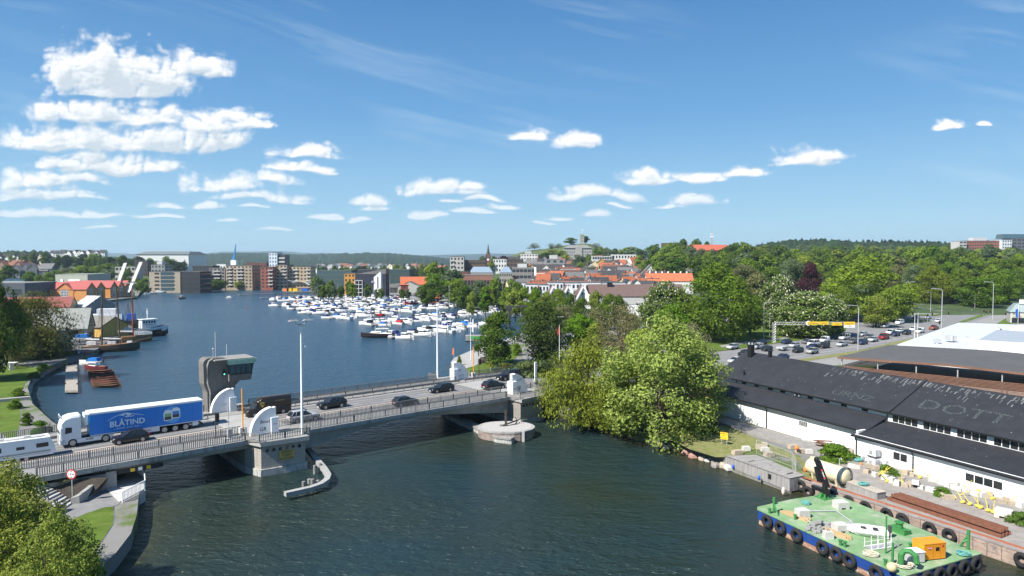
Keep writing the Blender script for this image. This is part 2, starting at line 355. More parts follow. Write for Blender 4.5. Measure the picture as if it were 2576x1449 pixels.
def clouds():
 nu,nv=1500,330
 u=np.linspace(-.86,.86,nu);v=np.linspace(.012,.40,nv);U,V=np.meshgrid(u,v)
 wx=fbm(U*16,V*22,2,1)-.5;wy=fbm(U*16+40,V*22,2,9)-.5
 Pu=U+wx*.03;Pv=V+wy*.016
 acc=np.full(U.shape,9.0)
 for x,y,hw,hh in CLOUDS:
  u0=(x-1288)/FPX;v0=(655-(y-hh*.12))/FPX;ru=hw*1.08/FPX;rv=hh*.98/FPX
  a=(Pu-u0)/ru;b=(Pv-v0)/rv;b=np.where(b<0,b*3.6,b)
  q=np.sqrt(a*a+b*b);h=np.clip(.5+.5*(acc-q)/.25,0,1);acc=acc*(1-h)+q*h-.25*h*(1-h)
 sc=1/(.35+2.2*V)
 bil=fbm(Pu*34*1,Pv*46,5,20,.5,True);fine=fbm(U*60,V*80,5,33,.6)
 d=(1-acc)*1.15+(bil-.36)*1.15+(fine-.5)*.34
 t=np.clip((d+.06)/.72,0,1);al=t*t*(3-2*t)
 fade=np.clip((V-.03)/.10,0,1);al=al*(.4+.6*fade)*.95
 dd=np.clip(d,0,1.2);sh=np.zeros_like(d);w=0
 for k in range(1,15):
  s=np.roll(np.roll(dd,-k*2,0),k,1);sh+=s*(1/(1+.12*k));w+=1/(1+.12*k)
 sh/=w
 dn=np.roll(np.roll(d,-3,0),2,1);rel=np.clip((d-dn)*1.3,-.35,.3)
 lum=np.clip(1.05-.85*np.clip(sh-.12,0,1)+rel*.5,.45,1.08)  # sunlit upper left and grey undersides, painted into the cloud colour
 col=np.stack([.60+.42*(lum-.45)/.55,.68+.33*(lum-.45)/.55,.745+.255*(lum-.45)/.55],-1)
 cu=U+.5*V+(fbm(U*3,V*6,3,50)-.5)*.3;cv=V-.12*U*0+.23*U+(fbm(U*2.2,V*3,3,60)-.5)*.06
 ci=fbm(cu*3.2+3,cv*34,6,70,.62);msk=fbm(U*2.3+5,V*5,3,90)
 ca=np.clip((ci-.50)/.3,0,1)*np.clip((msk-.42)/.3,0,1)*.2*np.clip((V-.06)/.1,0,1)
 ea=np.clip((.84-abs(U))/.12,0,1)*np.clip((.395-V)/.03,0,1)
 A=np.clip(al+ca*(1-al),0,1)*ea
 k=(al/np.maximum(al+ca*(1-al),1e-4))[...,None];col=col*k+np.array([.80,.90,.96])*(1-k)
 rad=30000.0;n=np.sqrt(1+U*U+V*V);XYZ=np.stack([U/n,1/n,V/n],-1).reshape(-1,3)*rad+np.array([0,0,CAMH])
 idx=np.arange(nu*nv).reshape(nv,nu);F=np.stack([idx[:-1,:-1],idx[:-1,1:],idx[1:,1:],idx[1:,:-1]],-1).reshape(-1,4)
 keep=(A.reshape(-1)[F]>.004).any(1);F=F[keep]
 us=np.unique(F);mp=np.zeros(nu*nv,int);mp[us]=np.arange(len(us));F=mp[F]
 me=bpy.data.meshes.new('clouds');me.vertices.add(len(us));me.vertices.foreach_set('co',XYZ[us].astype(np.float32).ravel())
 me.loops.add(F.size);me.loops.foreach_set('vertex_index',F.ravel().astype(np.int32));me.polygons.add(len(F))
 me.polygons.foreach_set('loop_start',np.arange(0,F.size,4,dtype=np.int32));me.polygons.foreach_set('loop_total',np.full(len(F),4,np.int32));me.update()
 at=me.attributes.new('cloud','FLOAT_COLOR','POINT');at.data.foreach_set('color',np.concatenate([col.reshape(-1,3),A.reshape(-1,1)],1)[us].astype(np.float32).ravel())
 m=bpy.data.materials.new('cloud_vapour');m.use_nodes=True;nt=m.node_tree;N=nt.nodes;L=nt.links;N.clear()
 at=N.new('ShaderNodeAttribute');at.attribute_name='cloud';em=N.new('ShaderNodeEmission');L.new(at.outputs['Color'],em.inputs[0]);em.inputs[1].default_value=.63
 tr=N.new('ShaderNodeBsdfTransparent');mx=N.new('ShaderNodeMixShader');L.new(at.outputs['Alpha'],mx.inputs[0]);L.new(tr.outputs[0],mx.inputs[1]);L.new(em.outputs[0],mx.inputs[2])
 out=N.new('ShaderNodeOutputMaterial');L.new(mx.outputs[0],out.inputs[0]);m.cycles.emission_sampling='NONE'
 me.materials.append(m);tag(link('clouds',me),kind='stuff')
clouds()
# far hills
def forest_mat(name,a,b_,sc):
 m=bpy.data.materials.new(name);m.use_nodes=True;nt=m.node_tree;N=nt.nodes;L=nt.links
 b=N['Principled BSDF'];b.inputs['Roughness'].default_value=1;b.inputs['Specular IOR Level'].default_value=.05
 tc=N.new('ShaderNodeTexCoord');vo=N.new('ShaderNodeTexVoronoi');vo.inputs['Scale'].default_value=1/sc;L.new(tc.outputs['Object'],vo.inputs[0])
 nz=N.new('ShaderNodeTexNoise');nz.inputs['Scale'].default_value=.18/sc;nz.inputs['Detail'].default_value=7;nz.inputs['Roughness'].default_value=.7;L.new(tc.outputs['Object'],nz.inputs[0])
 cr=N.new('ShaderNodeValToRGB');L.new(nz.outputs[0],cr.inputs[0])
 cr.color_ramp.elements[0].position=.35;cr.color_ramp.elements[0].color=(*a,1);cr.color_ramp.elements[1].position=.68;cr.color_ramp.elements[1].color=(*b_,1)
 mx=N.new('ShaderNodeMix');mx.data_type='RGBA';mx.blend_type='MULTIPLY';mx.inputs[0].default_value=.55;L.new(cr.outputs[0],mx.inputs[6]);L.new(vo.outputs['Color'],mx.inputs[7])
 L.new(mx.outputs[2],b.inputs['Base Color'])
 bp=N.new('ShaderNodeBump');bp.invert=True;bp.inputs['Strength'].default_value=1;bp.inputs['Distance'].default_value=sc*.6;L.new(vo.outputs['Distance'],bp.inputs['Height']);L.new(bp.outputs[0],b.inputs['Normal'])
 return m
def ridge(name,prof,Y,Yf,Yb,m,rough=0.,steps=60,zf=1.0,tooth=0.):
 """a range of hills whose crest stands at distance Y along the given skyline"""
 xs=np.linspace(prof[0][0],prof[-1][0],steps);ys=np.interp(xs,[p[0]for p in prof],[p[1]for p in prof])
 rows=[(0,0),(.25,.22),(.5,.55),(.75,.86),(.9,.97),(1,1)];v=[];k=len(rows)+2
 rr=random.Random(name)
 for x,y in zip(xs,ys):
  c=D(x,y,Y);zt=c.z+rr.uniform(-tooth,tooth);a=c.x/Y
  for q,h in rows:
   yy=Yf+(Y-Yf)*q
   v.append((a*yy,yy,zf+(zt-zf)*h+(rr.uniform(-rough,rough)if 0<q<1 else 0)))
  v.append((a*(Y+(Yb-Y)*.4),Y+(Yb-Y)*.4,zf+(zt-zf)*.75));v.append((a*Yb,Yb,zf))
 f=[(i*k+j,(i+1)*k+j,(i+1)*k+j+1,i*k+j+1)for i in range(steps-1)for j in range(k-1)]
 return struct(MB().add(v,f),name,m,True)
MA['forest']=forest_mat('forest_canopy',(.018,.035,.014),(.05,.085,.025),9)
MA['forest_far']=forest_mat('forest_canopy_far',(.02,.04,.02),(.045,.075,.03),22)
ridge('distant_hills',[(-200,640),(0,638),(220,638),(270,636),(350,640),(480,640),(560,633),(640,633),(700,631),(760,636),(850,637),(930,640),(1050,643),(1150,640),(1250,638),(1330,640),(1480,641),(1700,640),(2000,645),(2800,645)],11500,8500,14000,MA['forest_far'],8,120)
ridge('wooded_hills',[(470,642),(540,638),(620,636),(690,637),(760,640),(800,639),(860,638),(930,636),(980,637),(1040,641),(1110,648),(1180,655),(1230,660)],4200,2600,5200,MA['forest_far'],5,150,tooth=3)
ridge('wooded_hill',[(-150,632),(0,632),(60,631),(110,633),(150,635),(190,640),(240,645),(300,650),(360,655),(420,657),(480,664)],1500,1000,1900,MA['forest'],3,120,tooth=2.5)
ridge('pine_hill',[(1860,648),(1900,618),(1940,610),(2000,604),(2060,603),(2120,606),(2180,609),(2260,607),(2340,610),(2420,612),(2500,612),(2650,606),(2750,615)],1500,1000,2000,MA['forest'],3,220,zf=14,tooth=2.2)
MA['hillgrass']=mat('hill_grass',(.075,.105,.03),.95,.3,.05,.3,dark=(.2,.19,.17),dthr=(.6,.66))
ridge('castle_hill',[(1258,660),(1274,648),(1300,638),(1325,631),(1371,626),(1414,619),(1440,614),(1483,613),(1494,617),(1503,626),(1510,640),(1516,656)],1200,1040,1400,MA['hillgrass'],1,60,zf=20)
# the bascule bridge (local frame: x along, y across to the far side)
BO=Vector((-35.0,87.7,0));BA=R(39.6);BM=Matrix.Translation(BO)@Matrix.Rotation(BA,4,'Z')
def zd(s):return 4.3+.25*(1-((s-25)/40)**2)if-25<s<65 else 4.3-.39+(.0 if s<0 else-.045*(s-65)if s<110 else-2.0)
def BP(s,t,z=0):return BM@Vector((s,t,z))
M_('rail_grey',(.23,.22,.205),.55,.15,2,metal=.1,dark=(.22,.19,.16),dthr=(.58,.7))
M_('pier_tile',(.36,.33,.295),.9,.12,.8,.2,dark=(.27,.25,.23),dthr=(.55,.72))
striped(MA['pier_tile'],'X',2.6,.72,.1,cross=1,cfreq=2.2)
M_('weathered',(.45,.45,.43),.85,.2,1.2,.2,stretch=(1,1,.25),dark=(.16,.16,.14),dthr=(.45,.65))
M_('wall_paint',(.78,.79,.8),.6,.08,.8,dark=(.55,.52,.5),dthr=(.66,.75))
bridge=thing('bridge','concrete bascule bridge with two tiled piers carrying the road across the river','bridge',BO,BA)
def strip(t0,t1,s0,s1,dz,n=30,th=None,m=0,mb=None):
 mb=mb or MB();ss_=np.linspace(s0,s1,n)
 if th is None:
  return mb.add([p for s in ss_ for p in((s,t0,zd(s)+dz),(s,t1,zd(s)+dz))],[(2*i,2*i+2,2*i+3,2*i+1)for i in range(n-1)],m)
 f=th if callable(th)else(lambda s:th)
 return mb.loft([[(s,t0,zd(s)+dz-f(s)),(s,t1,zd(s)+dz-f(s)),(s,t1,zd(s)+dz),(s,t0,zd(s)+dz)]for s in ss_],m)
mb=strip(0,21.5,-24,62,0,40,.45)
def bas(s):return.45+2.1*(max(0,1-(s-7.5)/17)**1.3 if s<24.5 else max(0,1-(46-s)/20)**1.3)
for t in(1.1,6.4,11.2,15.6,19.8):strip(t,t+.5,7.6,45.8,-.45,34,bas,0,mb)
for t in(.9,7,13.5,20):strip(t,t+.6,-15,1.2,-.45,8,.75,0,mb)
mb.build('deck',MA['concrete'],bridge)
strip(4.05,15.95,-24,62,.012,60).build('roadway',MA['asphalt_pale'],bridge)
strip(0,3.95,-24,62,.14,30,.13).build('sidewalk',MA['pavement'],bridge)
strip(16.05,21.5,-24,62,.14,30,.13).build('sidewalk',MA['pavement'],bridge)
strip(7.9,9.2,-24,62,.02,40).build('median_strip',MA['paver_pink'],bridge)
mb=MB()
for t in(4.35,15.55):strip(t,t+.14,-24,62,.024,30,mb=mb)
for k in range(12):strip(11.65,11.77,-22+k*7,-19.5+k*7,.024,3,mb=mb)
mb.build('lane_marking',MA['line_paint'],bridge)
striped(M_('fascia',(.34,.34,.33),.8,.15,.7,stretch=(1,1,.2),dark=(.19,.185,.175),dthr=(.5,.68)),'X',.42,.6,.03)
mb=strip(-.35,-.02,-24,.2,.2,20,.6);strip(-.35,-.02,8,44,.2,20,.55,0,mb);strip(-.35,-.02,52,62,.2,6,.6,0,mb);strip(21.5,21.8,-24,62,.2,30,.6,0,mb)
mb.build('edge_beam',MA['fascia'],bridge)
for s in(1.1,7.3,45.5,51.5):strip(4.06,15.94,s,s+.35,.028,2).build('expansion_joint',MA['asphalt'],bridge)
M_('tyre_track',(.135,.135,.137),.9,.25,.3,.2,stretch=(.15,1,1))
mb=MB()
for t in(4.9,6.6,9.5,11.2,12.5,14.2):strip(t,t+.55,-24,62,.018,30,mb=mb)
mb.build('wheel_tracks',MA['tyre_track'],bridge)
def pier(s0,s1,flip):
 k=-1 if flip else 1;c=(s0+s1)/2
 q=lambda s,t:(c+k*(s-c),t)
 out=[q(s0-.2,1.5),q(s0+.8,-1.75),q(s1,-2.3),q(s1,23.6),q(s0+.8,23.2),q(s0-.2,20.3)]
 if flip:out=out[::-1]
 p=MB().prism(out,.9,4.0).build('pier',MA['pier_tile'],bridge)
 MB().prism([((x-c)*1.06+c,(y-10.9)*1.018+10.9)for x,y in out],-2,.9).build('plinth',MA['weathered'],p)
 MB().prism([((x-c)*1.1+c,(y-10.9)*1.05+10.9)for x,y in out],4.0,4.58).build('cornice',MA['concrete'],p)
 for i in range(6):
  a=Vector(q(s0+.8,-1.75));b=Vector(q(s1,-2.3));m_=a.lerp(b,.14+.145*i);d_=(b-a).normalized()*.2
  n_=Vector((d_.y,-d_.x))*.1*k
  MB().hexa([(*(m_-d_-n_),3.05),(*(m_+d_-n_),3.05),(*(m_+d_+n_),3.05),(*(m_-d_+n_),3.05)],[(*(m_-d_-n_),3.5),(*(m_+d_-n_),3.5),(*(m_+d_+n_),3.5),(*(m_-d_+n_),3.5)]).build('window',MA['glass_dark'],p)
 return out,p
poL,pierL=pier(1.0,7.5,False)
poR,pierR=pier(45.4,51.6,True)
sg=MB().hexa([(4.05,-2.12,1.75),(6.0,-2.3,1.75),(6.0,-2.23,1.75),(4.05,-2.05,1.75)],[(4.05,-2.12,3.0),(6.0,-2.3,3.0),(6.0,-2.23,3.0),(4.05,-2.05,3.0)]).build('notice_board',MA['yellow_sign'],pierL)
M_('sign_ochre',(.55,.36,.1),.6,.06,1);sg.data.materials[0]=MA['sign_ochre']
ra=math.atan2(-.18,1.95)
for i,(tx,z_,s_)in enumerate((('BROÅPNING',2.80,.26),('Man - Fre kl. 8 - 20',2.56,.15),('Rute- og nyttetrafikk',2.38,.15),('Ring vakt tlf.',2.22,.13),('MAKS 5 KNOP',1.93,.27))):
 text(tx,s_,MA['ink'],'lettering',sg,(5.02,-2.235,z_),(R(90),0,ra),.003,bold=.004)
mb=MB().prism([(-70,0),(-15.3,0),(-15.3,21.5),(-70,21.5)],0,3.4);mb.prism([(56,0.3),(105,.3),(105,21.3),(56,21.3)],0,[3.7,1.55,1.55,3.7])
mb.build('abutment',MA['concrete_grey'],bridge)
tag(strip(4.05,15.95,-70,-24,.012,10).build('road',MA['asphalt_pale']),kind='structure').matrix_world=BM
tag(strip(7.9,9.2,-70,-24,.02,10).build('road',MA['paver_pink']),kind='structure').matrix_world=BM
for nm,a,b in(('pavement',0,4.0),('pavement',16.0,21.5)):
 tag(strip(a,b,-70,-24,.1,6,1.0).build(nm,MA['pavement']),kind='structure').matrix_world=BM
tag(strip(4.05,15.95,62,110,.03,12).build('road',MA['asphalt_pale']),kind='structure').matrix_world=BM
tag(strip(7.9,9.2,62,110,.05,10).build('road',MA['paver_pink']),kind='structure').matrix_world=BM
for a,b in((0,4.0),(16.0,21.5)):
 tag(strip(a,b,62,110,.14,8,.6).build('pavement',MA['pavement']),kind='structure').matrix_world=BM
def railing(pts,label,grp,h=1.02,step=.22,z0=.16,zf=zd,bars=True,frame=BM):
 o=thing('railing',label,'railing',group=grp);o.matrix_world=frame
 P=[Vector((x,y,0))for x,y in pts];rail=MB();bar=MB();post=bar
 acc_=0
 for a,b in zip(P[:-1],P[1:]):
  L_=(b-a).length;d=(b-a)/L_;n=Vector((-d.y,d.x,0));k=max(1,int(L_/6))if zf is zd else 1
  for i in range(k):
   p=a.lerp(b,i/k);q=a.lerp(b,(i+1)/k)
   p.z=zf(p.x)+z0;q.z=zf(q.x)+z0
   for zz,w in((h,.05),(.12,.025)):
    A_=[p+n*w,p-n*w,q-n*w,q+n*w]
    rail.hexa([v+Vector((0,0,zz-.03))for v in A_],[v+Vector((0,0,zz+.03))for v in A_])
  m_=max(1,int(L_/step))
  for i in range(m_):
   p=a+d*(i+.5)*L_/m_;z=zf(p.x)+z0;w=d*.045
   if bars:A_=[p-w-n*.012,p+w-n*.012,p+w+n*.012,p-w+n*.012];bar.hexa([v+Vector((0,0,z+.12))for v in A_],[v+Vector((0,0,z+h-.03))for v in A_])
  m_=max(1,int(L_/2.4))
  for i in range(m_+1):
   p=a.lerp(b,i/m_);z=zf(p.x)+z0;w=d*.05
   A_=[p-w-n*.05,p+w-n*.05,p+w+n*.05,p-w+n*.05];post.hexa([v+Vector((0,0,z-.1))for v in A_],[v+Vector((0,0,z+h))for v in A_])
 rail.build('handrail',MA['rail_grey'],o)
 bar.build('bars',MA['rail_grey'],o)
 return o
gR='steel railings along the bridge'
railing([(-22,-.1),(.4,-.1),(1.4,-2.3),(8.0,-2.7),(8.05,-.1),(44,-.1)],'long grey railing on the near bridge edge, bulging round the pier with yellow notice',gR)
railing([(44.2,-.1),(45.0,-2.6),(51.8,-2.6),(51.9,1.2),(62,1.2)],'grey steel railing round the near corner of the pier beside the willow',gR)
railing([(-24,3.85),(1,3.85)],'grey railing between near sidewalk and road, below the blue truck',gR)
railing([(5.4,3.85),(46,3.85)],'grey railing between near sidewalk and road, across the opening span',gR)
railing([(50.6,3.85),(92,3.85)],'grey railing between near sidewalk and road, running in behind the willow',gR)
railing([(-24,21.4),(1.2,21.4)],'grey railing at the far edge of the bridge, behind the caravan and truck',gR)
railing([(8,21.4),(44,21.4),(44.1,24.2),(46,24.6),(46.1,25)],'grey railing at the far edge of the bridge against open water',gR)
railing([(51,23.5),(52,21.4),(88,21.4)],'grey railing at the far edge of the bridge beside the café lawn',gR)
railing([(5.2,17.6),(46,17.6)],'grey railing on the far sidewalk between the two curved walls',gR)
railing([(51,17.6),(88,17.6)],'grey railing on the far sidewalk behind the big black SUV',gR)
def guard(s0,s1,label):
 o=thing('guard_rail',label,'guard rail',group='steel guard rails beside the road');o.matrix_world=BM
 r_=strip(16.18,16.26,s0,s1,.78,24,.3);strip(16.2,16.3,s0,s1,.86,24,.06,0,r_);r_.build('beam',MA['rail_grey'],o)
 p_=MB()
 for s in np.arange(s0+.3,s1,2.0):p_.box(s-.05,s+.05,16.27,16.37,zd(s),zd(s)+.75)
 p_.build('posts',MA['rail_grey'],o)
guard(-24,1.4,'low steel guard rail behind the truck and caravan')
guard(5.4,46,'low steel guard rail along the far lane of the opening span')
guard(47,92,'low steel guard rail behind the big black SUV')
def quadrant(s0,s1,t,label,graf):
 o=thing('curved_wall',label,'wall',group='white quadrant walls on the bridge piers');o.matrix_world=BM@Matrix.Translation((0,0,4.58))
 W_=s1-s0;H_=3.45;n=14
 arc=[(s0+W_*(1-math.cos(a)),H_*math.sin(a))for a in np.linspace(0,math.pi/2,n)]
 pr=[(s0,0)]+arc[1:]+[(s1,0)]
 if W_<0:pr=pr[::-1]
 MB().side(pr,t-.3,t+.3).build('panel',MA['wall_paint'],o)
 rim=MB();out_=[(s0-.12*np.sign(W_),0)]+[(s0+W_-(W_+.14*np.sign(W_))*math.cos(a),(H_+.16)*math.sin(a))for a in np.linspace(.03,math.pi/2,n)]
 for(a,b),(c,d)in zip(zip(arc[:-1],arc[1:]),zip(out_[:-1],out_[1:])):
  rim.hexa([(a[0],t-.42,a[1]),(b[0],t-.42,b[1]),(d[0],t-.42,d[1]),(c[0],t-.42,c[1])],[(a[0],t+.42,a[1]),(b[0],t+.42,b[1]),(d[0],t+.42,d[1]),(c[0],t+.42,c[1])])
 rim.build('rim',MA['white_paint'],o)
 sg_=np.sign(W_);b_=MB()
 b_.box(min(s1-.55*sg_,s1+.45*sg_),max(s1-.55*sg_,s1+.45*sg_),t-.75,t+.75,0,2.25)
 b_.build('cabinet',MA['wall_paint'],o)
 MB().box(min(s1,s1+.25*sg_),max(s1,s1+.25*sg_),t-.31,t+.31,0.01,3.55).build('post',MA['white_paint'],o)
 for tx,x_,z_,sz,m_,ty in graf:text(tx,sz,m_,'graffiti',o,(x_,t+ty,z_),(R(90),0,0),.004,shear=.2)
INKG=M_('ink_green',(.02,.3,.2),.7,.1,1);INKP=M_('ink_red',(.4,.12,.15),.7,.1,1)
quadrant(1.7,4.75,1.75,'white curved wall with black scrawls beside the white lamp mast',[('Beast',3.5,1.75,.62,MA['ink'],-.312),('GR',3.2,.75,.7,MA['ink'],-.312),('ess',4.7,1.4,.4,INKP,-.762)])
quadrant(50.0,46.9,1.75,'white curved wall with large bubble graffiti beside the willow',[('OTP',48.3,2.35,.6,INKG,-.312),('88',47.9,.85,1.25,MA['ink'],-.312),('Boss',46.95,1.0,.4,MA['ink'],-.762)])
quadrant(1.7,4.75,19.2,'plain white curved wall in front of the control tower',[('O?',3.6,1.2,.5,MA['concrete'],-.312)])
quadrant(50.0,46.9,19.6,'peeling white curved wall on the far side beside the café lawn',[('LaFa',48.0,1.9,.5,MA['ink'],-.312),('GAFFA',48.3,.8,.5,MA['concrete'],-.312)])
M_('roughcast',(.155,.148,.138),.95,.25,2.5,.9,bscale=9,dark=(.15,.145,.135),dthr=(.55,.7))
M_('copper',(.22,.40,.34),.7,.2,2)
tw=thing('control_tower','grey roughcast bridge control tower with overhanging glazed cabin','tower');tw.matrix_world=BM@Matrix.Translation((1.55,20.6,4.5))
pr=[(0,0),(3.9,0),(4.0,2.6),(4.2,3.8),(4.9,4.5),(5.0,5.0),(3.6,5.0),(3.6,8.05),(2.2,8.25),(.3,8.4)]+[(.3-.85*math.sin(a),7.55+.85*math.cos(a))for a in np.linspace(.2,math.pi/2,6)]+[(-.5,4.4),(-.05,3.2)]
MB().side(pr[::-1],0,2.6).build('shaft',MA['roughcast'],tw)
MB().tube([(.28,-.12,.2),(.35,-.12,3.2),(-.02,-.12,4.6),(0,-.12,7.3),(.25,-.12,8.0),(.8,-.12,8.3)],.12,6).build('conduit',MA['concrete'],tw)
cb=MB().hexa([(4.1,-.9,4.6),(8.3,-.9,4.6),(8.3,3.3,4.6),(4.1,3.3,4.6)],[(4.1,-.9,5.7),(8.55,-.9,5.7),(8.55,3.3,5.7),(4.1,3.3,5.7)]).build('cabin',MA['roughcast'],tw)
MB().hexa([(4.2,-.86,5.7),(8.5,-.86,5.7),(8.5,3.26,5.7),(4.2,3.26,5.7)],[(4.2,-.95,7.25),(8.9,-.95,7.25),(8.9,3.35,7.25),(4.2,3.35,7.25)]).build('glazing',MA['glass_blue'],cb)
mu=MB()
for x in(4.25,5.3,6.3,7.3,8.35):mu.hexa([(x-.06,-.93,5.7),(x+.06,-.93,5.7),(x+.06,-.8,5.7),(x-.06,-.8,5.7)],[(x*1.03-.15,-1.0,7.25),(x*1.03-.03,-1.0,7.25),(x*1.03-.03,-.9,7.25),(x*1.03-.15,-.9,7.25)])
for y in(-.5,.9,2.2,3.1):mu.hexa([(8.48,y-.06,5.7),(8.56,y-.06,5.7),(8.56,y+.06,5.7),(8.48,y+.06,5.7)],[(8.88,y-.06,7.25),(8.96,y-.06,7.25),(8.96,y+.06,7.25),(8.88,y+.06,7.25)])
mu.box(4.1,8.55,-1.0,-.87,5.62,5.75);mu.build('mullions',MA['black'],cb)
rf=MB().hexa([(4.0,-1.15,7.25),(9.05,-1.15,7.25),(9.05,3.5,7.25),(4.0,3.5,7.25)],[(3.9,-1.35,8.0),(9.3,-1.35,8.0),(9.3,3.7,8.0),(3.9,3.7,8.0)]).build('fascia',MA['copper'],cb)
MB().box(.8,6.9,-1.2,3.5,8.0,8.14).build('roof',MA['concrete_grey'],tw)
for q in tw.children:
 if q.name[:5]=='cabin':q.location.x=-.1;q.scale.x=.8;q.location.x=-.3
am=MB().tube([(1.6,1.2,8.1),(1.6,1.2,12.3)],.05,5);am.tube([(1.2,1,8.1),(1.2,1,9.7)],.04,5);am.ball((1.2,1,9.7),.15);am.tube([(3.4,1.5,8.1),(3.4,1.5,10.2)],.06,5);am.build('antenna',MA['galv'],tw)
sgn=MB().box(2.3,2.6,-.3,0,5.5,6.4).build('signal_light',MA['black'],tw);MB().ball((2.45,-.3,5.75),(.1,.05,.1)).build('lens',mat('green_lens',(.1,.9,.6),emit=2),sgn)
text('FAHR',1.3,M_('ink_maroon',(.16,.04,.05),.8,.1,1),'graffiti',tw,(2.6,-.01,.9),(R(90),0,0),.006,shear=.15)
def lamp_mast(s,t,z,h,label,arms):
 o=thing('lamp_mast',label,'lamp mast',BP(s,t,z),BA,'white lamp masts on the bridge')
 MB().tube([(0,0,0),(0,0,h*.55)],.19,10,0,.15).tube([(0,0,h*.55),(0,0,h)],.14,10,0,.09).build('pole',MA['white_paint'],o)
 if arms:
  a_=MB().tube([(-.9,0,h+.5),(-.5,0,h+.1),(.5,0,h+.1),(.9,0,h+.5)],.06,6);a_.box(-.5,.5,-.25,.25,h-.02,h+.12);a_.build('bracket',MA['steel_grey'],o)
  for k in(-1,1):MB().hexa([(k*1.0-.75,-.22,h+.55),(k*1.0+.75,-.22,h+.55),(k*1.0+.75,.22,h+.55),(k*1.0-.75,.22,h+.55)],[(k*1.0-.45,-.15,h+.72),(k*1.0+.45,-.15,h+.72),(k*1.0+.45,.15,h+.72),(k*1.0-.45,.15,h+.72)]).build('lamp_head',MA['concrete'],o)
 MB().tube([(.1,0,h*.83),(.5,0,h*.83)],.03,5).ball((.5,0,h*.8),.16).build('camera_dome',MA['white_paint'],o)
lamp_mast(7.45,-1.5,4.55,14.8,'tall white twin-headed lamp mast on the pier with the yellow notice',True)
lamp_mast(46.1,24.2,4.55,14.2,'tall white lamp mast on the far corner of the bridge against the marina',False)
def boom(s,t,label,h):
 o=thing('barrier_boom',label,'barrier',BP(s,t,zd(s)+.14),BA,'raised road barriers')
 MB().box(-.45,-.12,-.3,.3,0,1.15).box(.12,.45,-.3,.3,0,1.15).box(-.12,.12,-.3,.3,0,.6).build('housing',MA['concrete_pale'],o)
 MB().tube([(0,0,.5),(-.05,0,h)],.09,8).build('boom',MA['orange_pole'],o)
boom(1.0,2.7,'raised orange barrier boom by the near curved wall and the lamp mast',6.3)
boom(51.2,19.0,'raised orange barrier boom by the far curved wall and the café lawn',6.3)
def signal(s,t,label,h,face=-1,extra=False):
 o=thing('traffic_signal',label,'traffic light',BP(s,t,zd(s)+.12),BA,'black traffic signals on the bridge')
 MB().tube([(0,0,0),(0,0,h)],.07,8).box(-.18,.18,-.18,.18,0,.05).build('pole',MA['steel_dark'],o)
 MB().box(.08,.42,-.25,.25,h-1.25,h-.1).build('lamp_box',MA['black'],o)
 return o
signal(-2.2,3.7,'black traffic signal pole in front of the road left of the near curved wall',3.4)
signal(-5.6,16.2,'black signal pole with ring shaped loop sign behind the truck',3.0)
signal(48.2,4.2,'black traffic signal at the near curved wall with bubble graffiti',3.6)
signal(53.6,20.4,'black traffic signal beside the far orange boom',3.6)
o=thing('loop_sign','white oval loop on a dark pole in front of the control tower','sign',BP(-2.6,14.9,zd(0)),BA)
MB().tube([(0,0,0),(0,0,2.2)],.05,6).box(-.5,.5,-.3,.3,0,.08).build('pole',MA['steel_dark'],o)
MB().tube([(.22*math.cos(a),0,2.75+.55*math.sin(a))for a in np.linspace(0,2*math.pi,17)],.06,6).build('ring',MA['white_paint'],o)
o=thing('control_post','pale grey electric cabinet with white post on the near sidewalk','cabinet',BP(-.9,2.2,zd(0)+.14),BA)
MB().box(-.25,.25,-.25,.25,0,1.3).build('cabinet',MA['steel_grey'],o);MB().tube([(-.1,0,1.3),(-.1,0,4.2)],.05,6).build('post',MA['concrete_pale'],o);MB().box(-.6,.9,-.5,.5,0,.12).build('base',MA['concrete_pale'],o)
o=thing('gate_post','white post with boxed top and grey base right of the bubble graffiti wall','post',BP(55.2,4.9,zd(55)),BA)
MB().box(-.35,.35,-.35,.35,0,1.4).build('base',MA['steel_grey'],o);MB().box(-.25,-.12,-.1,.1,1.4,4.6).box(.12,.25,-.1,.1,1.4,4.6).box(-.12,.12,-.1,.1,4.3,4.6).box(-.12,.12,-.1,.1,2.2,2.5).build('frame',MA['white_paint'],o)
for s,t,tx,lab in((56.5,20.3,'S','small yellow arrow sign on a post above the café lawn'),(57.6,17.2,'ft','square yellow sign on the railing behind the big black SUV')):
 o=thing('yellow_sign',lab,'sign',BP(s,t,zd(s)+.2),BA,'yellow signs by the bridge end');MB().tube([(0,0,0),(0,0,2.3)],.04,6).build('post',MA['galv'],o)
 p_=MB().box(-.4,.4,-.05,-.03,1.5,2.5).build('plate',MA['yellow_sign'],o);text(tx,.7,MA['ink'],'lettering',p_,(0,-.056,2.0),(R(90),0,0))
fd=thing('fender_beam','bent pale concrete fender beam on timber piles below the left pier','fender')
path=[G(768,1118,1.1),G(801,1158,1.0),G(817,1177,1.0),G(826,1192,1.0),G(822,1204,1.0),G(806,1215,1.0),G(780,1224,1.0),G(717,1238,1.0)]
cr_=MB();rings=[]
for i,p in enumerate(path):
 t_=(path[min(i+1,7)]-path[max(i-1,0)]);t_.z=0;t_.normalize();n_=Vector((-t_.y,t_.x,0))*.36
 rings.append([p-n_+Vector((0,0,-.5)),p+n_+Vector((0,0,-.5)),p+n_,p-n_])
cr_.loft(rings).build('beam',MA['concrete'],fd)
for x,y,n in((800,1190,2),(772,1232,4)):
 for k in range(n):
  p=G(x-6+k*11,y,0)+Vector((0,-.4+.5*(k%2),0));MB().cyl(p.x,p.y,-1.5,1.15+.15*(k%3),.22,.2,9).build('pile',MA['wood_grey'],fd)
isl=thing('guide_island','round pale concrete island with red and grey stone edge below the right pier','island')
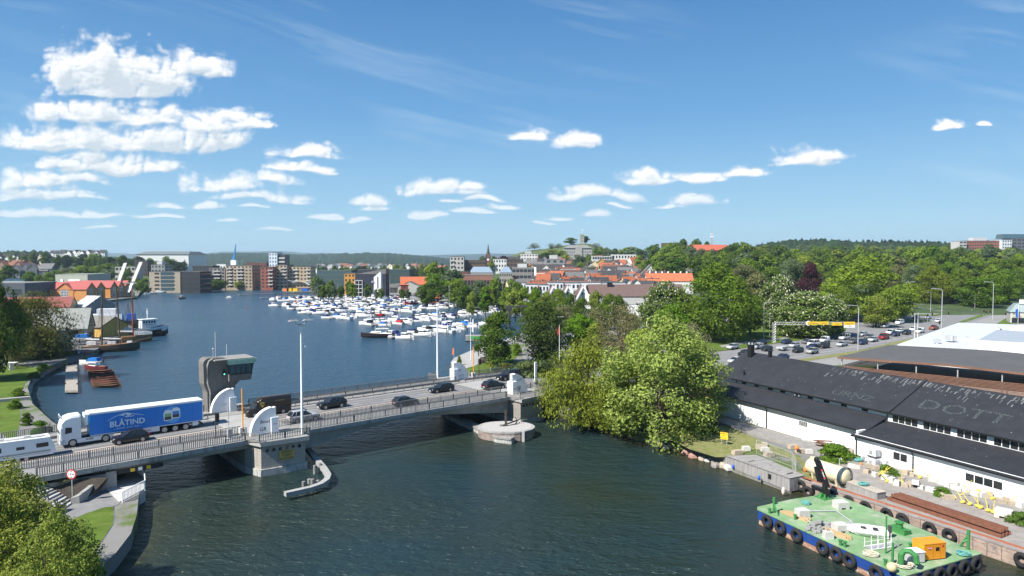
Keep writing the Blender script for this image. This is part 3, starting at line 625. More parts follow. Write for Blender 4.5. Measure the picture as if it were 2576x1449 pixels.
ic=G(1283,1076,1.3);rx_,ry_=3.9,3.6
ring=[(ic.x+rx_*math.cos(a)-(1.2 if math.cos(a)<0 else 0),ic.y+ry_*math.sin(a))for a in np.linspace(0,2*math.pi,28)[:-1]]
M_('stone_wall',(.3,.24,.21),.9,.3,.9,.8,dark=(.18,.15,.14),dthr=(.5,.6));striped(MA['stone_wall'],'Z',1.6,.45,.08)
MB().prism(ring,-1.5,1.25).build('wall',MA['stone_wall'],isl)
MB().prism([((x-ic.x)*1.02+ic.x,(y-ic.y)*1.02+ic.y)for x,y in ring],1.25,1.5).build('cap',MA['concrete'],isl)
M_('shells',(.42,.41,.395),.9,.25,6,.6);MB().prism([((x-ic.x)*.9+ic.x,(y-ic.y)*.9+ic.y)for x,y in ring],1.5,1.53).build('shell_bed',MA['shells'],isl)
tb=thing('timber_fender','grey timber walkway fender running from under the bridge to the island','fender')
pth=[G(1125,1038,.9),G(1190,1066,.9),G(1225,1084,.9),G(1255,1097,.9),G(1290,1101,.9)];rings=[];r2=[]
for i,p in enumerate(pth):
 t_=pth[min(i+1,4)]-pth[max(i-1,0)];t_.z=0;t_.normalize();n_=Vector((-t_.y,t_.x,0))*.7
 rings.append([p-n_-Vector((0,0,.25)),p+n_-Vector((0,0,.25)),p+n_,p-n_]);r2.append([p-n_*.8-Vector((0,0,1.9)),p+n_*.8-Vector((0,0,1.9)),p+n_*.8-Vector((0,0,.25)),p-n_*.8-Vector((0,0,.25))])
MB().loft(rings).build('walkway',MA['wood_grey'],tb);MB().loft(r2).build('base',MA['weathered'],tb)
an=thing('anchor','old black iron anchor with timber stock lying on the round concrete island','anchor',(ic.x-.3,ic.y+.4,1.5),R(20))
MB().tube([(-.9,0,.15),(1.9,.9,.55)],.11,6).tube([(1.3,.2,.1),(1.9,.9,.5),(1.7,1.5,1.0)],.12,6,0,.05).tube([(1.9,.9,.5),(2.3,.5,.9)],.12,6,0,.06).torus((-1.1,0,.2),.3,.05,'z',12,5).build('shank',MA['black'],an)
MB().box(-.55,-.25,-.2,.1,.0,2.6).build('stock',MA['wood_dark'],an)
ga=thing('tide_gauge','white depth board fixed to the round concrete island','gauge',G(1316,1110,0));MB().box(-.2,.2,-.35,-.2,-.8,1.6).build('board',MA['concrete_pale'],ga)
# left river bank below the bridge
def sheet(name,pts,z,m,kind='structure'):
 zz=z if hasattr(z,'__len__')else[z]*len(pts)
 v=[G(x,y,q)for(x,y),q in zip(pts,zz)]
 mb=MB();n=len(v)
 fs=[]
 for t in tessellate_polygon([[Vector((p.x,p.y,0))for p in v]]):
  a,b,c=[Vector((v[i].x,v[i].y))for i in t];fs.append(t[::-1]if(b-a).cross(c-a)<0 else t)
 return tag(mb.add(v,fs).build(name,m),kind=kind)
sheet('riverside_path',[(60,1330),(105,1290),(190,1263),(262,1231),(282,1228),(300,1268),(284,1274),(262,1276),(215,1292),(180,1308),(140,1335),(60,1400)],1.54,MA['asphalt_pale'])
sheet('lawn',[(180,1308),(215,1292),(262,1274),(284,1273),(286,1285),(284,1318),(262,1352),(240,1385),(200,1415),(150,1480),(0,1600),(-200,1600),(-60,1380),(60,1400),(140,1335)],1.53,MA['grass'])
def revet(px,name):
 rows=5;v=[];n=len(px)
 for(xi,yi,xo,yo)in px:
  a=G(xi,yi,1.56);b=G(xo,yo,-.05)
  for k in range(rows):v.append(a.lerp(b,k/(rows-1))+Vector((0,0,.12*math.sin(math.pi*k/(rows-1)))))
 return tag(MB().add(v,[(i*rows+k,i*rows+k+1,(i+1)*rows+k+1,(i+1)*rows+k)for i in range(n-1)for k in range(rows-1)]).build(name,MA['revet']),kind='structure')
def stone_mat(name,sc):
 m=mat(name,(.30,.295,.275),.95,.25,.8,.5);nt=m.node_tree;N=nt.nodes;L=nt.links;b=N['Principled BSDF']
 tc=N.new('ShaderNodeTexCoord');mp=N.new('ShaderNodeMapping');mp.inputs['Rotation'].default_value=(0,0,R(-28));L.new(tc.outputs['Object'],mp.inputs[0])
 br=N.new('ShaderNodeTexBrick');br.inputs['Scale'].default_value=sc;br.inputs['Color1'].default_value=(1.1,1.1,1.1,1);br.inputs['Color2'].default_value=(.75,.74,.72,1);br.inputs['Mortar'].default_value=(.18,.18,.16,1)
 br.inputs['Mortar Size'].default_value=.03;br.inputs['Brick Width'].default_value=1.1;br.inputs['Row Height'].default_value=.55;br.inputs['Mortar Smooth'].default_value=.3
 nz=N.new('ShaderNodeTexNoise');nz.inputs['Scale'].default_value=.9;L.new(mp.outputs[0],nz.inputs[0]);va=N.new('ShaderNodeVectorMath');va.operation='MULTIPLY_ADD';L.new(nz.outputs[1],va.inputs[0]);va.inputs[1].default_value=(.35,.35,0);L.new(mp.outputs[0],va.inputs[2])
 L.new(va.outputs[0],br.inputs[0]);src=b.inputs['Base Color'].links[0].from_socket
 mx=N.new('ShaderNodeMix');mx.data_type='RGBA';mx.blend_type='MULTIPLY';mx.inputs[0].default_value=1;L.new(src,mx.inputs[6]);L.new(br.outputs[0],mx.inputs[7]);L.new(mx.outputs[2],b.inputs['Base Color'])
 bp=N.new('ShaderNodeBump');bp.inputs['Distance'].default_value=.15;L.new(br.outputs['Fac'],bp.inputs['Height']);bp.invert=True;L.new(bp.outputs[0],b.inputs['Normal'])
 return m
MA['revet']=stone_mat('revetment_stone',.75)
revet([(150,1500,300,1500),(205,1440,262,1455),(240,1385,312,1405),(262,1352,332,1372),(284,1318,344,1330),(286,1285,346,1296),(286,1272,340,1276)],'stone_revetment')
revet([(40,1100,140,1090),(52,1060,118,1074),(50,1025,95,1040),(52,990,78,995),(62,965,86,966),(90,945,112,946),(118,928,150,924),(150,917,176,912)],'stone_revetment')
sheet('lawn',[(118,928),(90,945),(62,965),(52,990),(50,1025),(52,1060),(40,1100),(-60,1120),(-400,1100),(-300,960),(-100,925),(60,920)],1.53,MA['grass'])
sheet('park_path',[(-200,1130),(-60,1085),(0,1088),(30,1110),(-60,1150)],1.56,MA['asphalt_pale'])
M_('algae',(.16,.15,.05),.9,.3,1.2,dark=(.09,.09,.035),dthr=(.45,.6))
pf=thing('underpass_deck','pale walkway slab with white railing leading into the underpass','walkway')
poly=[G(264,1231,1.35),G(284,1222,1.35),G(345,1180,1.35),G(364,1203,1.35),G(366,1232,1.35),G(312,1262,1.35),G(300,1268,1.35)]
MB().prism([(p.x,p.y)for p in poly],-.6,1.6).build('slab',MA['concrete_pale'],pf)
def fence_px(parent_label,pts,z,cat,h=1.1,step=.22,m='white_paint'):
 P=[G(x,y,z)for x,y in pts]
 o=railing([(p.x,p.y)for p in P],parent_label,'white railings',h,step,0,lambda s:z,True,Matrix.Identity(4))
 for c in o.children:c.data.materials[0]=MA[m]
 o['category']=cat
 return o
fence_px('white railing with flat bars round the walkway corner by the underpass',[(308,1262),(365,1232),(363,1204),(336,1182)],1.6,'railing')
ub=thing('underpass_portal','dark underpass opening with square concrete pillar and painted lintel','underpass')
for(x0,x1,t0,t1,z0,z1,nm,m_)in((-15.4,-14.3,.1,1.3,1.4,3.5,'pillar','concrete'),(-24,-15.4,.3,.9,1.4,3.4,'wing_wall','concrete_grey')):
 MB(BM).box(x0,x1,t0,t1,z0,z1).build(nm,MA[m_],ub)
MB(BM).box(-14.3,-9.4,-.12,.1,3.1,3.6).build('lintel',MA['ink'],ub)
text('OKAY',.55,MA['ink'],'graffiti',ub,BP(-15.9,-.36,3.82),(R(90),0,BA))
for k,(c_,x_)in enumerate((('yellow_sign',-12.9),('white_paint',-12.1),('yellow_sign',-11.2))):MB(BM).box(x_,x_+.45,-.15,-.13,3.15,3.55).build('painted_panel',MA[c_],ub)
lw=thing('stone_wall','low grey stone wall curving from the steps to the underpass pillar','wall')
pts=[G(180,1268,1.5),G(196,1267,1.5),G(222,1252,1.5),G(250,1232,1.5),G(268,1218,1.5)];rings=[]
for i,p in enumerate(pts):
 t_=pts[min(i+1,4)]-pts[max(i-1,0)];t_.z=0;t_.normalize();n_=Vector((-t_.y,t_.x,0))*.22;h_=.7+.22*i
 rings.append([p-n_,p+n_,p+n_+Vector((0,0,h_)),p-n_+Vector((0,0,h_))])
MB().loft(rings).build('wall',MA['stone_wall'],lw);lw.children[0].data.materials[0]=MA['concrete']
st=thing('steps','flight of pale stone steps climbing from the path to the bridge','steps')
a0,a1=G(158,1284,1.5),G(190,1262,1.5);b0,b1=G(62,1222,3.6),G(98,1212,3.6)
for k in range(10):
 f0=k/10;p,q,r_,s_=a0.lerp(b0,f0),a1.lerp(b1,f0),a1.lerp(b1,f0+.1),a0.lerp(b0,f0+.1);zt=1.5+.2*(k+1)
 MB().hexa([(v.x,v.y,1.2)for v in(p,q,r_,s_)],[(v.x,v.y,zt)for v in(p,q,r_,s_)]).build('step',MA['concrete_pale']if k%2==0 else MA['concrete_grey'],st)
bank=MB();v=[G(62,1228,3.5),G(98,1210,3.5),G(280,1196,3.3),G(268,1226,1.5),G(190,1262,1.5),G(158,1286,1.5),G(70,1330,1.5),G(0,1280,3.2)]
sheet('planted_bank',[(98,1212),(150,1206),(272,1200),(266,1222),(222,1252),(190,1262)],[3.5,3.5,3.2,1.75,1.65,1.65],MA['soil'])
sheet('planted_bank',[(-60,1262),(62,1222),(158,1286),(60,1345),(-80,1420)],[3.6,3.5,1.55,1.55,2.5],MA['grass_dry'])
hs=thing('height_sign','round red and white 1.9 m height limit sign on a thin post','road sign',G(187,1264,1.5)+Vector((0,-.3,0)))
MB().tube([(0,0,0),(0,0,3.6)],.05,6).build('post',MA['galv'],hs)
dsc=MB().tube([(0,-.06,3.25),(0,-.1,3.25)],.55,24).build('disc',MA['red'],hs);MB().tube([(0,-.1,3.25),(0,-.115,3.25)],.42,24).build('face',MA['white_paint'],dsc);text('1.9 m',.3,MA['ink'],'lettering',dsc,(0,-.122,3.25),(R(90),0,0),bold=.006)
tr_=MB();tr_.add([(-.1,-.12,3.62),(.1,-.12,3.62),(0,-.12,3.47)],[(0,2,1)]).add([(-.1,-.12,2.88),(.1,-.12,2.88),(0,-.12,3.03)],[(0,1,2)]);tr_.build('arrow',MA['ink'],dsc)
sw2=thing('stone_wall','short grey stone wall at the foot of the steps','wall')
a,b=G(120,1305,1.5),G(158,1285,1.5);d_=(b-a).normalized();n_=Vector((-d_.y,d_.x,0))*.3
MB().hexa([a-n_,b-n_,b+n_,a+n_],[p+Vector((0,0,.9))for p in(a-n_,b-n_,b+n_,a+n_)]).build('wall',MA['concrete'],sw2)
# vehicles (front towards -x, x along the length, base z=0)
M_('tyre',(.018,.018,.018),.9,.2,4);M_('rim',(.42,.42,.44),.35,.1,3,metal=.7);M_('lamp_white',(.75,.78,.8),.15,.05,2);M_('lamp_red',(.45,.015,.015),.2,.05,2)
M_('plastic_dark',(.03,.03,.032),.6,.1,2);M_('plate_white',(.7,.7,.7),.5,.05,1)
def wheel(parent,x,y,r,w=.22,rim='rim'):
 s=1 if y>0 else-1
 t=MB().tube([(0,-w/2,0),(0,-w/2+.03,0),(0,w/2-.03,0),(0,w/2,0)],r,18).build('wheel',MA['tyre'],parent,loc=(x,y-s*w/2,r))
 h=MB();h.tube([(0,s*w/2,0),(0,s*(w/2+.015),0)],r*.66,14);h.build('rim',MA[rim],t)
 return t
KIND={'hatch':(4.1,1.76,1.50,.92,-.95,-.15,1.35,1.95,.98,2.6,.32),'wagon':(4.75,1.84,1.48,.90,-1.0,-.1,1.75,2.3,.97,2.8,.33),'suv':(4.6,1.88,1.70,1.08,-.95,-.25,1.65,2.2,1.10,2.7,.37),'bigsuv':(5.3,2.02,1.90,1.2,-1.1,-.45,2.35,2.6,1.24,3.1,.41),'sedan':(4.65,1.82,1.45,.90,-.95,-.05,1.0,1.75,.97,2.75,.33),'smallvan':(4.4,1.8,1.84,1.02,-1.15,-.55,1.95,2.15,1.1,2.7,.32),'minivan':(5.0,1.95,1.95,1.15,-1.55,-.95,2.2,2.45,1.15,3.0,.34),'van':(6.8,2.05,2.75,1.25,-2.35,-1.75,3.1,3.35,1.3,4.3,.36),'pickup':(5.4,1.9,1.8,1.12,-.9,-.3,.55,.85,1.14,3.2,.39),'jeep':(4.4,1.86,1.85,1.08,-.75,-.4,1.95,2.1,1.12,2.6,.39)}
def car_mesh(kind):
 L,W,H,hz,cx,rs,re,tx,bz,wb,wr=KIND[kind];h=L/2;w=W/2
 gc=.3 if kind in('suv','bigsuv','pickup','jeep')else.2
 st=[(-h,.62,gc+.2,.60*hz+.1),(-h+.07,.80,gc+.05,.80*hz),(-h+.3,.93,gc,.93*hz),(-h+.7,.99,gc,hz*.97),(cx,1,gc,hz),(cx+.5,1,gc,bz-.02),(0,1,gc,bz-.02),(tx-.35,1,gc,bz),(h-.3,.97,gc,(bz if kind!='pickup' else bz-.02)),(h-.06,.9,gc+.08,bz-.06),(h,.78,gc+.2,bz-.25)]
 rings=[]
 for x,k,z0,z1 in st:
  ww=w*k;zm=z0+(z1-z0)*.55
  rings.append([(x,-ww*.9,z0),(x,-ww,z0+.12),(x,-ww,zm),(x,-ww*.965,z1-.07),(x,-ww*.88,z1),(x,ww*.88,z1),(x,ww*.965,z1-.07),(x,ww,zm),(x,ww,z0+.12),(x,ww*.9,z0)])
 body=MB().loft(rings)
 up=H-.05;ro=.74 if kind not in('van','minivan','smallvan','bigsuv','jeep')else.84
 g=MB();b0,b1=(cx,tx)
 G4=lambda z,f0,f1,k:[(f0,-w*k,z),(f1,-w*k,z),(f1,w*k,z),(f0,w*k,z)]
 if kind in('van',):
  g.hexa(G4(bz-.05,cx-.02,-.9,.935),G4(H-.75,rs-.05,-.9,.905))
 else:g.hexa(G4(bz-.05,cx,tx,.925),G4(up,rs,re,ro))
 if kind=='van':
  body.loft([[(x,-w*.97,bz-.1),(x,-w*.955,1.9),(x,-w*.86,H-.12 if i else H-.45),(x,-w*.78,H if i else H-.4),(x,w*.78,H if i else H-.4),(x,w*.86,H-.12 if i else H-.45),(x,w*.955,1.9),(x,w*.97,bz-.1)]for i,x in enumerate((-1.55,-1.0,.5,3.2,h-.06))])
  body.hexa(G4(H-.76,rs-.15,-1.3,.87),G4(H-.38,rs+.3,-1.0,.8))
 else:
  body.loft([[(x,-w*ro*(.97 if 0<i<4 else.9),up),(x,-w*ro*.8,z),(x,w*ro*.8,z),(x,w*ro*(.97 if 0<i<4 else.9),up)]for i,(x,z)in enumerate(((rs-.03,up+.01),(rs+.2,H-.01),((rs+re)/2,H),(re-.15,H-.02),(re+.06,up+.01)))])
  def pil(xb,xt,wd):
   for s in(-1,1):
    body.hexa([(xb-wd,s*w*.94-.02,bz-.06),(xb+wd,s*w*.94-.02,bz-.06),(xb+wd,s*w*.94+.02,bz-.06),(xb-wd,s*w*.94+.02,bz-.06)],[(xt-wd*.7,s*w*ro-.03,up+.01),(xt+wd*.7,s*w*ro-.03,up+.01),(xt+wd*.7,s*w*ro+.03,up+.01),(xt-wd*.7,s*w*ro+.03,up+.01)])
  pil(cx+.06,rs+.03,.05);pil(tx-.06,re,.07);pil((cx+tx)/2-.1,(rs+re)/2-.15,.05)
  if kind in('wagon','suv','bigsuv','minivan','jeep'):pil(tx-.75,re-.4,.05)
  if kind in('smallvan',):
   for s in(-1,1):body.hexa([(.2,s*w*.94-.03,bz-.06),(tx-.02,s*w*.94-.03,bz-.06),(tx-.02,s*w*.94+.03,bz-.06),(.2,s*w*.94+.03,bz-.06)],[(.2,s*w*ro-.04,up),(re,s*w*ro-.04,up),(re,s*w*ro+.04,up),(.2,s*w*ro+.04,up)])
  if kind=='pickup':body.box(tx+.1,h-.2,-w*.8,w*.8,bz+.0,bz+.012)
 return body,g
PROT={}
def make_car(kind,detail=True):
 L,W,H,hz,cx,rs,re,tx,bz,wb,wr=KIND[kind];h=L/2;w=W/2
 o=thing(kind+'_car' if kind not in('van','smallvan','minivan')else 'van','car','car')
 b,g=car_mesh(kind)
 b.build('body',MA['paintobj'],o,True);g.build('windows',MA['glass_dark'],o)
 for s in(-1,1):
  for x in(-h+(L-wb)*.46,-h+(L-wb)*.46+wb):wheel(o,x,s*(w+.01),wr)
 for s in(-1,1):
  MB().hexa([(-h+.02,s*w*.62-.16,hz*.66),(-h+.3,s*w*.62-.16+.05*s,hz*.66),(-h+.42,s*w*.62+.2*s+.16,hz*.66),(-h+.1,s*w*.62+.16,hz*.66)],[(-h+.05,s*w*.62-.16,hz*.80),(-h+.3,s*w*.62-.16,hz*.82),(-h+.45,s*w*.62+.2*s+.16,hz*.82),(-h+.12,s*w*.62+.16,hz*.80)]).build('headlight',MA['lamp_white'],o)
  MB().box(h-.16,h-.005,min(s*w*.62,s*w*.92),max(s*w*.62,s*w*.92),bz-.26,bz-.08).build('tail_light',MA['lamp_red'],o)
  MB().box(cx+.12,cx+.3,min(s*w*.98,s*w*1.14),max(s*w*.98,s*w*1.14),bz-.02,bz+.14).build('mirror',MA['plastic_dark'],o)
 MB().box(-h-.005,-h+.05,-w*.35,w*.35,hz*.50,hz*.68).build('grille',MA['plastic_dark'],o)
 MB().box(-h-.02,-h,-.26,.26,.38,.49).build('number_plate',MA['plate_white'],o)
 MB().box(h-.01,h+.012,-.26,.26,.62,.74).build('number_plate',MA['plate_white'],o)
 return o
def far_car(kind):
 o=make_car(kind)
 for c in list(o.children):
  if c.name.split('.')[0]in('mirror','number_plate','grille','headlight'):bpy.data.objects.remove(c)
  elif c.name.split('.')[0]=='wheel':
   for q in list(c.children):bpy.data.objects.remove(q)
 return proto(o)
def car(kind,loc,rz,col,label,group=None,far=True,cat='car',sc=None):
 key=(kind,far)
 if key not in PROT:PROT[key]=proto((far_car if far else make_car)(kind));o=PROT[key];PROT[key+(1,)]=1;o.location=loc;o.rotation_euler=(0,0,rz)
 else:o=dup(PROT[key],loc,rz)
 if sc:o.scale=(sc,)*3
 tag(o,label,cat,group);paint(o,col,('body',))
 if not group and 'group' in o:del o['group']
 return o
BLK=(.010,.011,.014);GB='cars driving over the bridge'
def bridge_car(kind,s,t,rev,col,label,cat='car'):
 return car(kind,BP(s,t,zd(s)+.03),BA+(math.pi if rev else 0),col,label,GB,False,cat)
bridge_car('hatch',-11.1,9.75,False,(.012,.012,.016),'black hatchback driving beside the white truck cab').scale=(1.05,1.02,1.03)
v=bridge_car('van',8.2,13.5,False,(.022,.016,.012),'black high roofed delivery van with a gold shield on its side','van')
bridge_car('suv',17.7,11.5,False,BLK,'black compact SUV with bright wheels in the middle of the bridge')
bridge_car('suv',10.6,5.7,True,(.33,.34,.36),'silver SUV half hidden by the white lamp mast')
bridge_car('hatch',27.7,5.6,True,(.02,.021,.025),'dark grey hatchback seen from behind at mid bridge')
bridge_car('wagon',38.6,11.6,False,BLK,'black estate car coming off the right half of the bridge')
bridge_car('suv',47.4,7.6,True,BLK,'black SUV partly hidden by the bubble graffiti wall')
bridge_car('bigsuv',56.3,14.2,False,BLK,'large black SUV approaching by the far curved wall')
gold=M_('gold',(.55,.36,.08),.4,.05,1)
MB().prism([(-.28,-.1),(0,-.42),(.28,-.1),(.28,.36),(0,.44),(-.28,.36)],0,.01).build('emblem',gold,v,loc=(-1.1,-1.0,1.75)).rotation_euler=(R(90),0,0)
ue=[c for c in v.children if c.name.startswith('emblem')][0];text('ups',.3,MA['black'],'lettering',ue,(0,.1,.014),(0,0,0),bold=.01);text('Din leveringspartner',.17,gold,'lettering',v,(1.6,-1.0,2.15),(R(90),0,0))
tk=thing('truck','white articulated truck with blue BLÅTIND box trailer and white roof','truck',BP(-18.55,13.0,zd(-12)),BA)
M_('trailer_blue',(.018,.2,.64),.35,.05,.5);M_('trailer_blue_front',(.01,.25,.62),.35,.05,.5);M_('truck_white',(.78,.79,.8),.3,.04,.5)
tr=MB();tr.box(3.3,16.9,-1.27,1.27,1.12,3.78)
tro=tr.build('trailer_box',MA['trailer_blue'],tk)
MB().box(3.24,3.30,-1.25,1.25,1.15,3.75).build('front_panel',MA['trailer_blue_front'],tro)
MB().box(3.15,16.98,-1.30,1.30,3.78,4.02).box(16.9,17.0,-1.3,1.3,1.05,3.78).box(3.3,16.9,-1.285,1.285,1.05,1.14).build('rim',MA['truck_white'],tro)
MB().box(2.75,3.15,-.95,.95,2.5,3.9).build('refrigerator',MA['truck_white'],tro)
sm=MB()
for x in np.linspace(4.9,15.6,8):sm.box(x-.012,x+.012,-1.276,-1.27,1.15,3.77)
sm.build('seams',M_('trailer_seam',(.01,.09,.35),.5,.05,1),tro)
WL=M_('trailer_white',(.74,.8,.85),.5,.04,1)
text('BLÅTIND',1.02,WL,'lettering',tro,(7.55,-1.278,2.18),(R(90),0,0),.003,1.0,bold=.022)
text('— PIONÉR SIDEN 1932 —',.29,WL,'lettering',tro,(7.55,-1.278,1.55),(R(90),0,0),.003,1.02,bold=.004)
ln=MB().tube([(5.3,-1.28,2.75),(6.0,-1.28,3.15),(6.7,-1.28,3.38),(7.4,-1.28,3.52),(8.2,-1.28,3.3),(8.9,-1.28,3.1),(9.5,-1.28,2.95)],.035,4)
for tri in([(6.6,3.3),(7.4,3.5),(7.1,3.15)],[(7.4,3.5),(8.1,3.3),(7.8,3.05),(7.4,3.2)],[(7.2,3.1),(7.9,3.0),(8.5,3.15),(8.2,2.95),(7.4,2.92)]):ln.side(tri,-1.284,-1.278)
ln.build('mountain_logo',WL,tro)
glw=M_('trailer_lightblue',(.10,.36,.75),.5,.05,1)
MB().tube([(13.0,-1.272,2.45),(13.0,-1.276,2.45)],1.15,24).build('pale_disc',glw,tro)
for x,c in((12.45,'green'),(13.45,'blue')):
 z0=1.7+(.2 if c=='blue' else 0);po=MB().side([(x-.5,z0),(x+.5,z0+.05),(x+.55,z0+1.25),(x+.2,z0+1.5),(x-.35,z0+1.45),(x-.55,z0+1.1)],-1.29-(.01 if c=='green' else 0),-1.278).build('printed_pouch',WL,tro)
 MB().box(x-.42,x+.42,-1.306,-1.30,z0+.12,z0+.55).build('label',MA['steel_dark'],po);MB().box(x-.42,x+.42,-1.306,-1.30,z0+.55,z0+1.0).build('label',M_('pouch_'+c,(.25,.42,.2)if c=='green' else(.08,.25,.6),.5,.1,2),po)
ch=MB().box(2.3,16.8,-.5,.5,.75,1.1).box(16.75,16.95,-1.2,1.2,.5,.75).build('chassis',MA['black'],tk)
sk=MB().box(8.6,11.4,-1.25,-1.2,.45,1.05).box(15.6,16.3,-1.25,-.7,.5,1.0).build('side_skirt',MA['truck_white'],tk);text('Ekeri',.42,MA['red'],'lettering',sk,(9.9,-1.253,.75),(R(90),0,0),shear=.3)
for x in(12.0,13.35,14.7):wheel(tk,x,-1.27,.5,.35);wheel(tk,x,1.27,.5,.35)
for x in(1.35,5.0):wheel(tk,x,-1.25,.51,.4);wheel(tk,x,1.25,.51,.4)
cabp=[[(x,-1.24*k,z0),(x,-1.24*k,z1-.25),(x,-1.12*k,z1),(x,1.12*k,z1),(x,1.24*k,z1-.25),(x,1.24*k,z0)]for x,k,z0,z1 in((0.0,.9,.45,1.7),(.03,.97,.4,2.5),(.22,1,.4,3.25),(.62,1,.9,3.72),(1.2,1,1.0,3.92),(2.15,1,1.0,3.95),(2.3,.98,1.0,3.9))]
cab=MB().loft(cabp).build('cab',MA['truck_white'],tk,False)
MB().box(.02,5.9,-1.24,-1.1,.42,.95).box(.02,5.9,1.1,1.24,.42,.95).build('side_fairing',MA['truck_white'],tk)
text('SUPER',.3,MA['ink'],'lettering',tk,(3.2,-1.245,.72),(R(90),0,0),shear=.3,bold=.008)
MB().hexa([(-.03,-1.08,1.75),(.02,-1.08,1.75),(.02,1.08,1.75),(-.03,1.08,1.75)],[(.08,-1.1,2.62),(.2,-1.1,2.62),(.2,1.1,2.62),(.08,1.1,2.62)]).build('windscreen',MA['glass_dark'],cab)
MB().hexa([(.55,-1.255,1.75),(1.3,-1.255,1.85),(1.3,-1.23,1.85),(.55,-1.23,1.75)],[(.62,-1.255,2.55),(1.3,-1.255,2.5),(1.3,-1.23,2.5),(.62,-1.23,2.55)]).build('side_window',MA['glass_dark'],cab)
MB().box(.1,.32,-1.55,-1.3,1.6,2.6).box(.1,.32,1.3,1.55,1.6,2.6).build('mirror',MA['truck_white'],cab)
for s in(-1,1):MB().box(-.02,.18,s*.95-.22,s*.95+.22,.85,1.15).build('headlight',MA['lamp_white'],tk)
MB().box(-.03,.02,-.6,.6,.6,1.6).build('grille',MA['steel_grey'],cab)
hb=MB().tube([(.25,-1.1,3.75),(.05,0,3.8),(.25,1.1,3.75)],.05,6);[hb.ball((.12+.1*abs(y),y,3.95),.12)for y in(-.8,-.3,.3,.8)];hb.build('light_bar',MA['chrome'],cab)
cv=thing('caravan','white touring caravan with dark side windows and grey stripe, in front of the truck','caravan',BP(-22.6,9.6,zd(-22)),BA)
pr=[(-4.3,.5),(3.0,.45),(3.3,.75),(3.15,1.6),(2.75,2.55),(-3.9,2.6),(-4.3,2.3)]
M_('caravan_white',(.76,.78,.8),.4,.04,.5)
bd=MB().side(pr,-1.15,1.15).build('body',MA['caravan_white'],cv)
MB().box(-3.9,2.75,-1.16,-1.15,.85,1.05).box(-3.9,2.7,-1.16,-1.15,.68,.74).build('stripe',MA['steel_grey'],bd)
for x0,x1,z0,z1 in((1.35,2.55,1.45,1.95),(-.6,.2,1.45,1.8),(-3.4,-2.0,1.4,1.95)):MB().box(x0,x1,-1.18,-1.15,z0,z1).build('window',MA['glass_dark'],bd)
MB().box(-3.2,2.2,-.5,.5,2.6,2.68).box(.2,.8,-.3,.3,2.68,2.8).box(-2.4,-1.8,-.3,.3,2.68,2.8).build('roof_hatch',MA['concrete_pale'],bd)
for x in(-.45,.35):wheel(cv,x,-1.13,.32,.2);wheel(cv,x,1.13,.32,.2)
MB().box(-5.6,-4.2,-.08,.08,.4,.5).build('tow_bar',MA['galv'],cv)
WH=(.75,.76,.77);SV=(.42,.44,.46);GY=(.12,.125,.13);DB=(.02,.035,.09);DK=(.02,.021,.023);RD=(.22,.015,.02)
GQ='cars queueing on the boulevard'
ZR=1.66
def hd(px):
 return R(43)
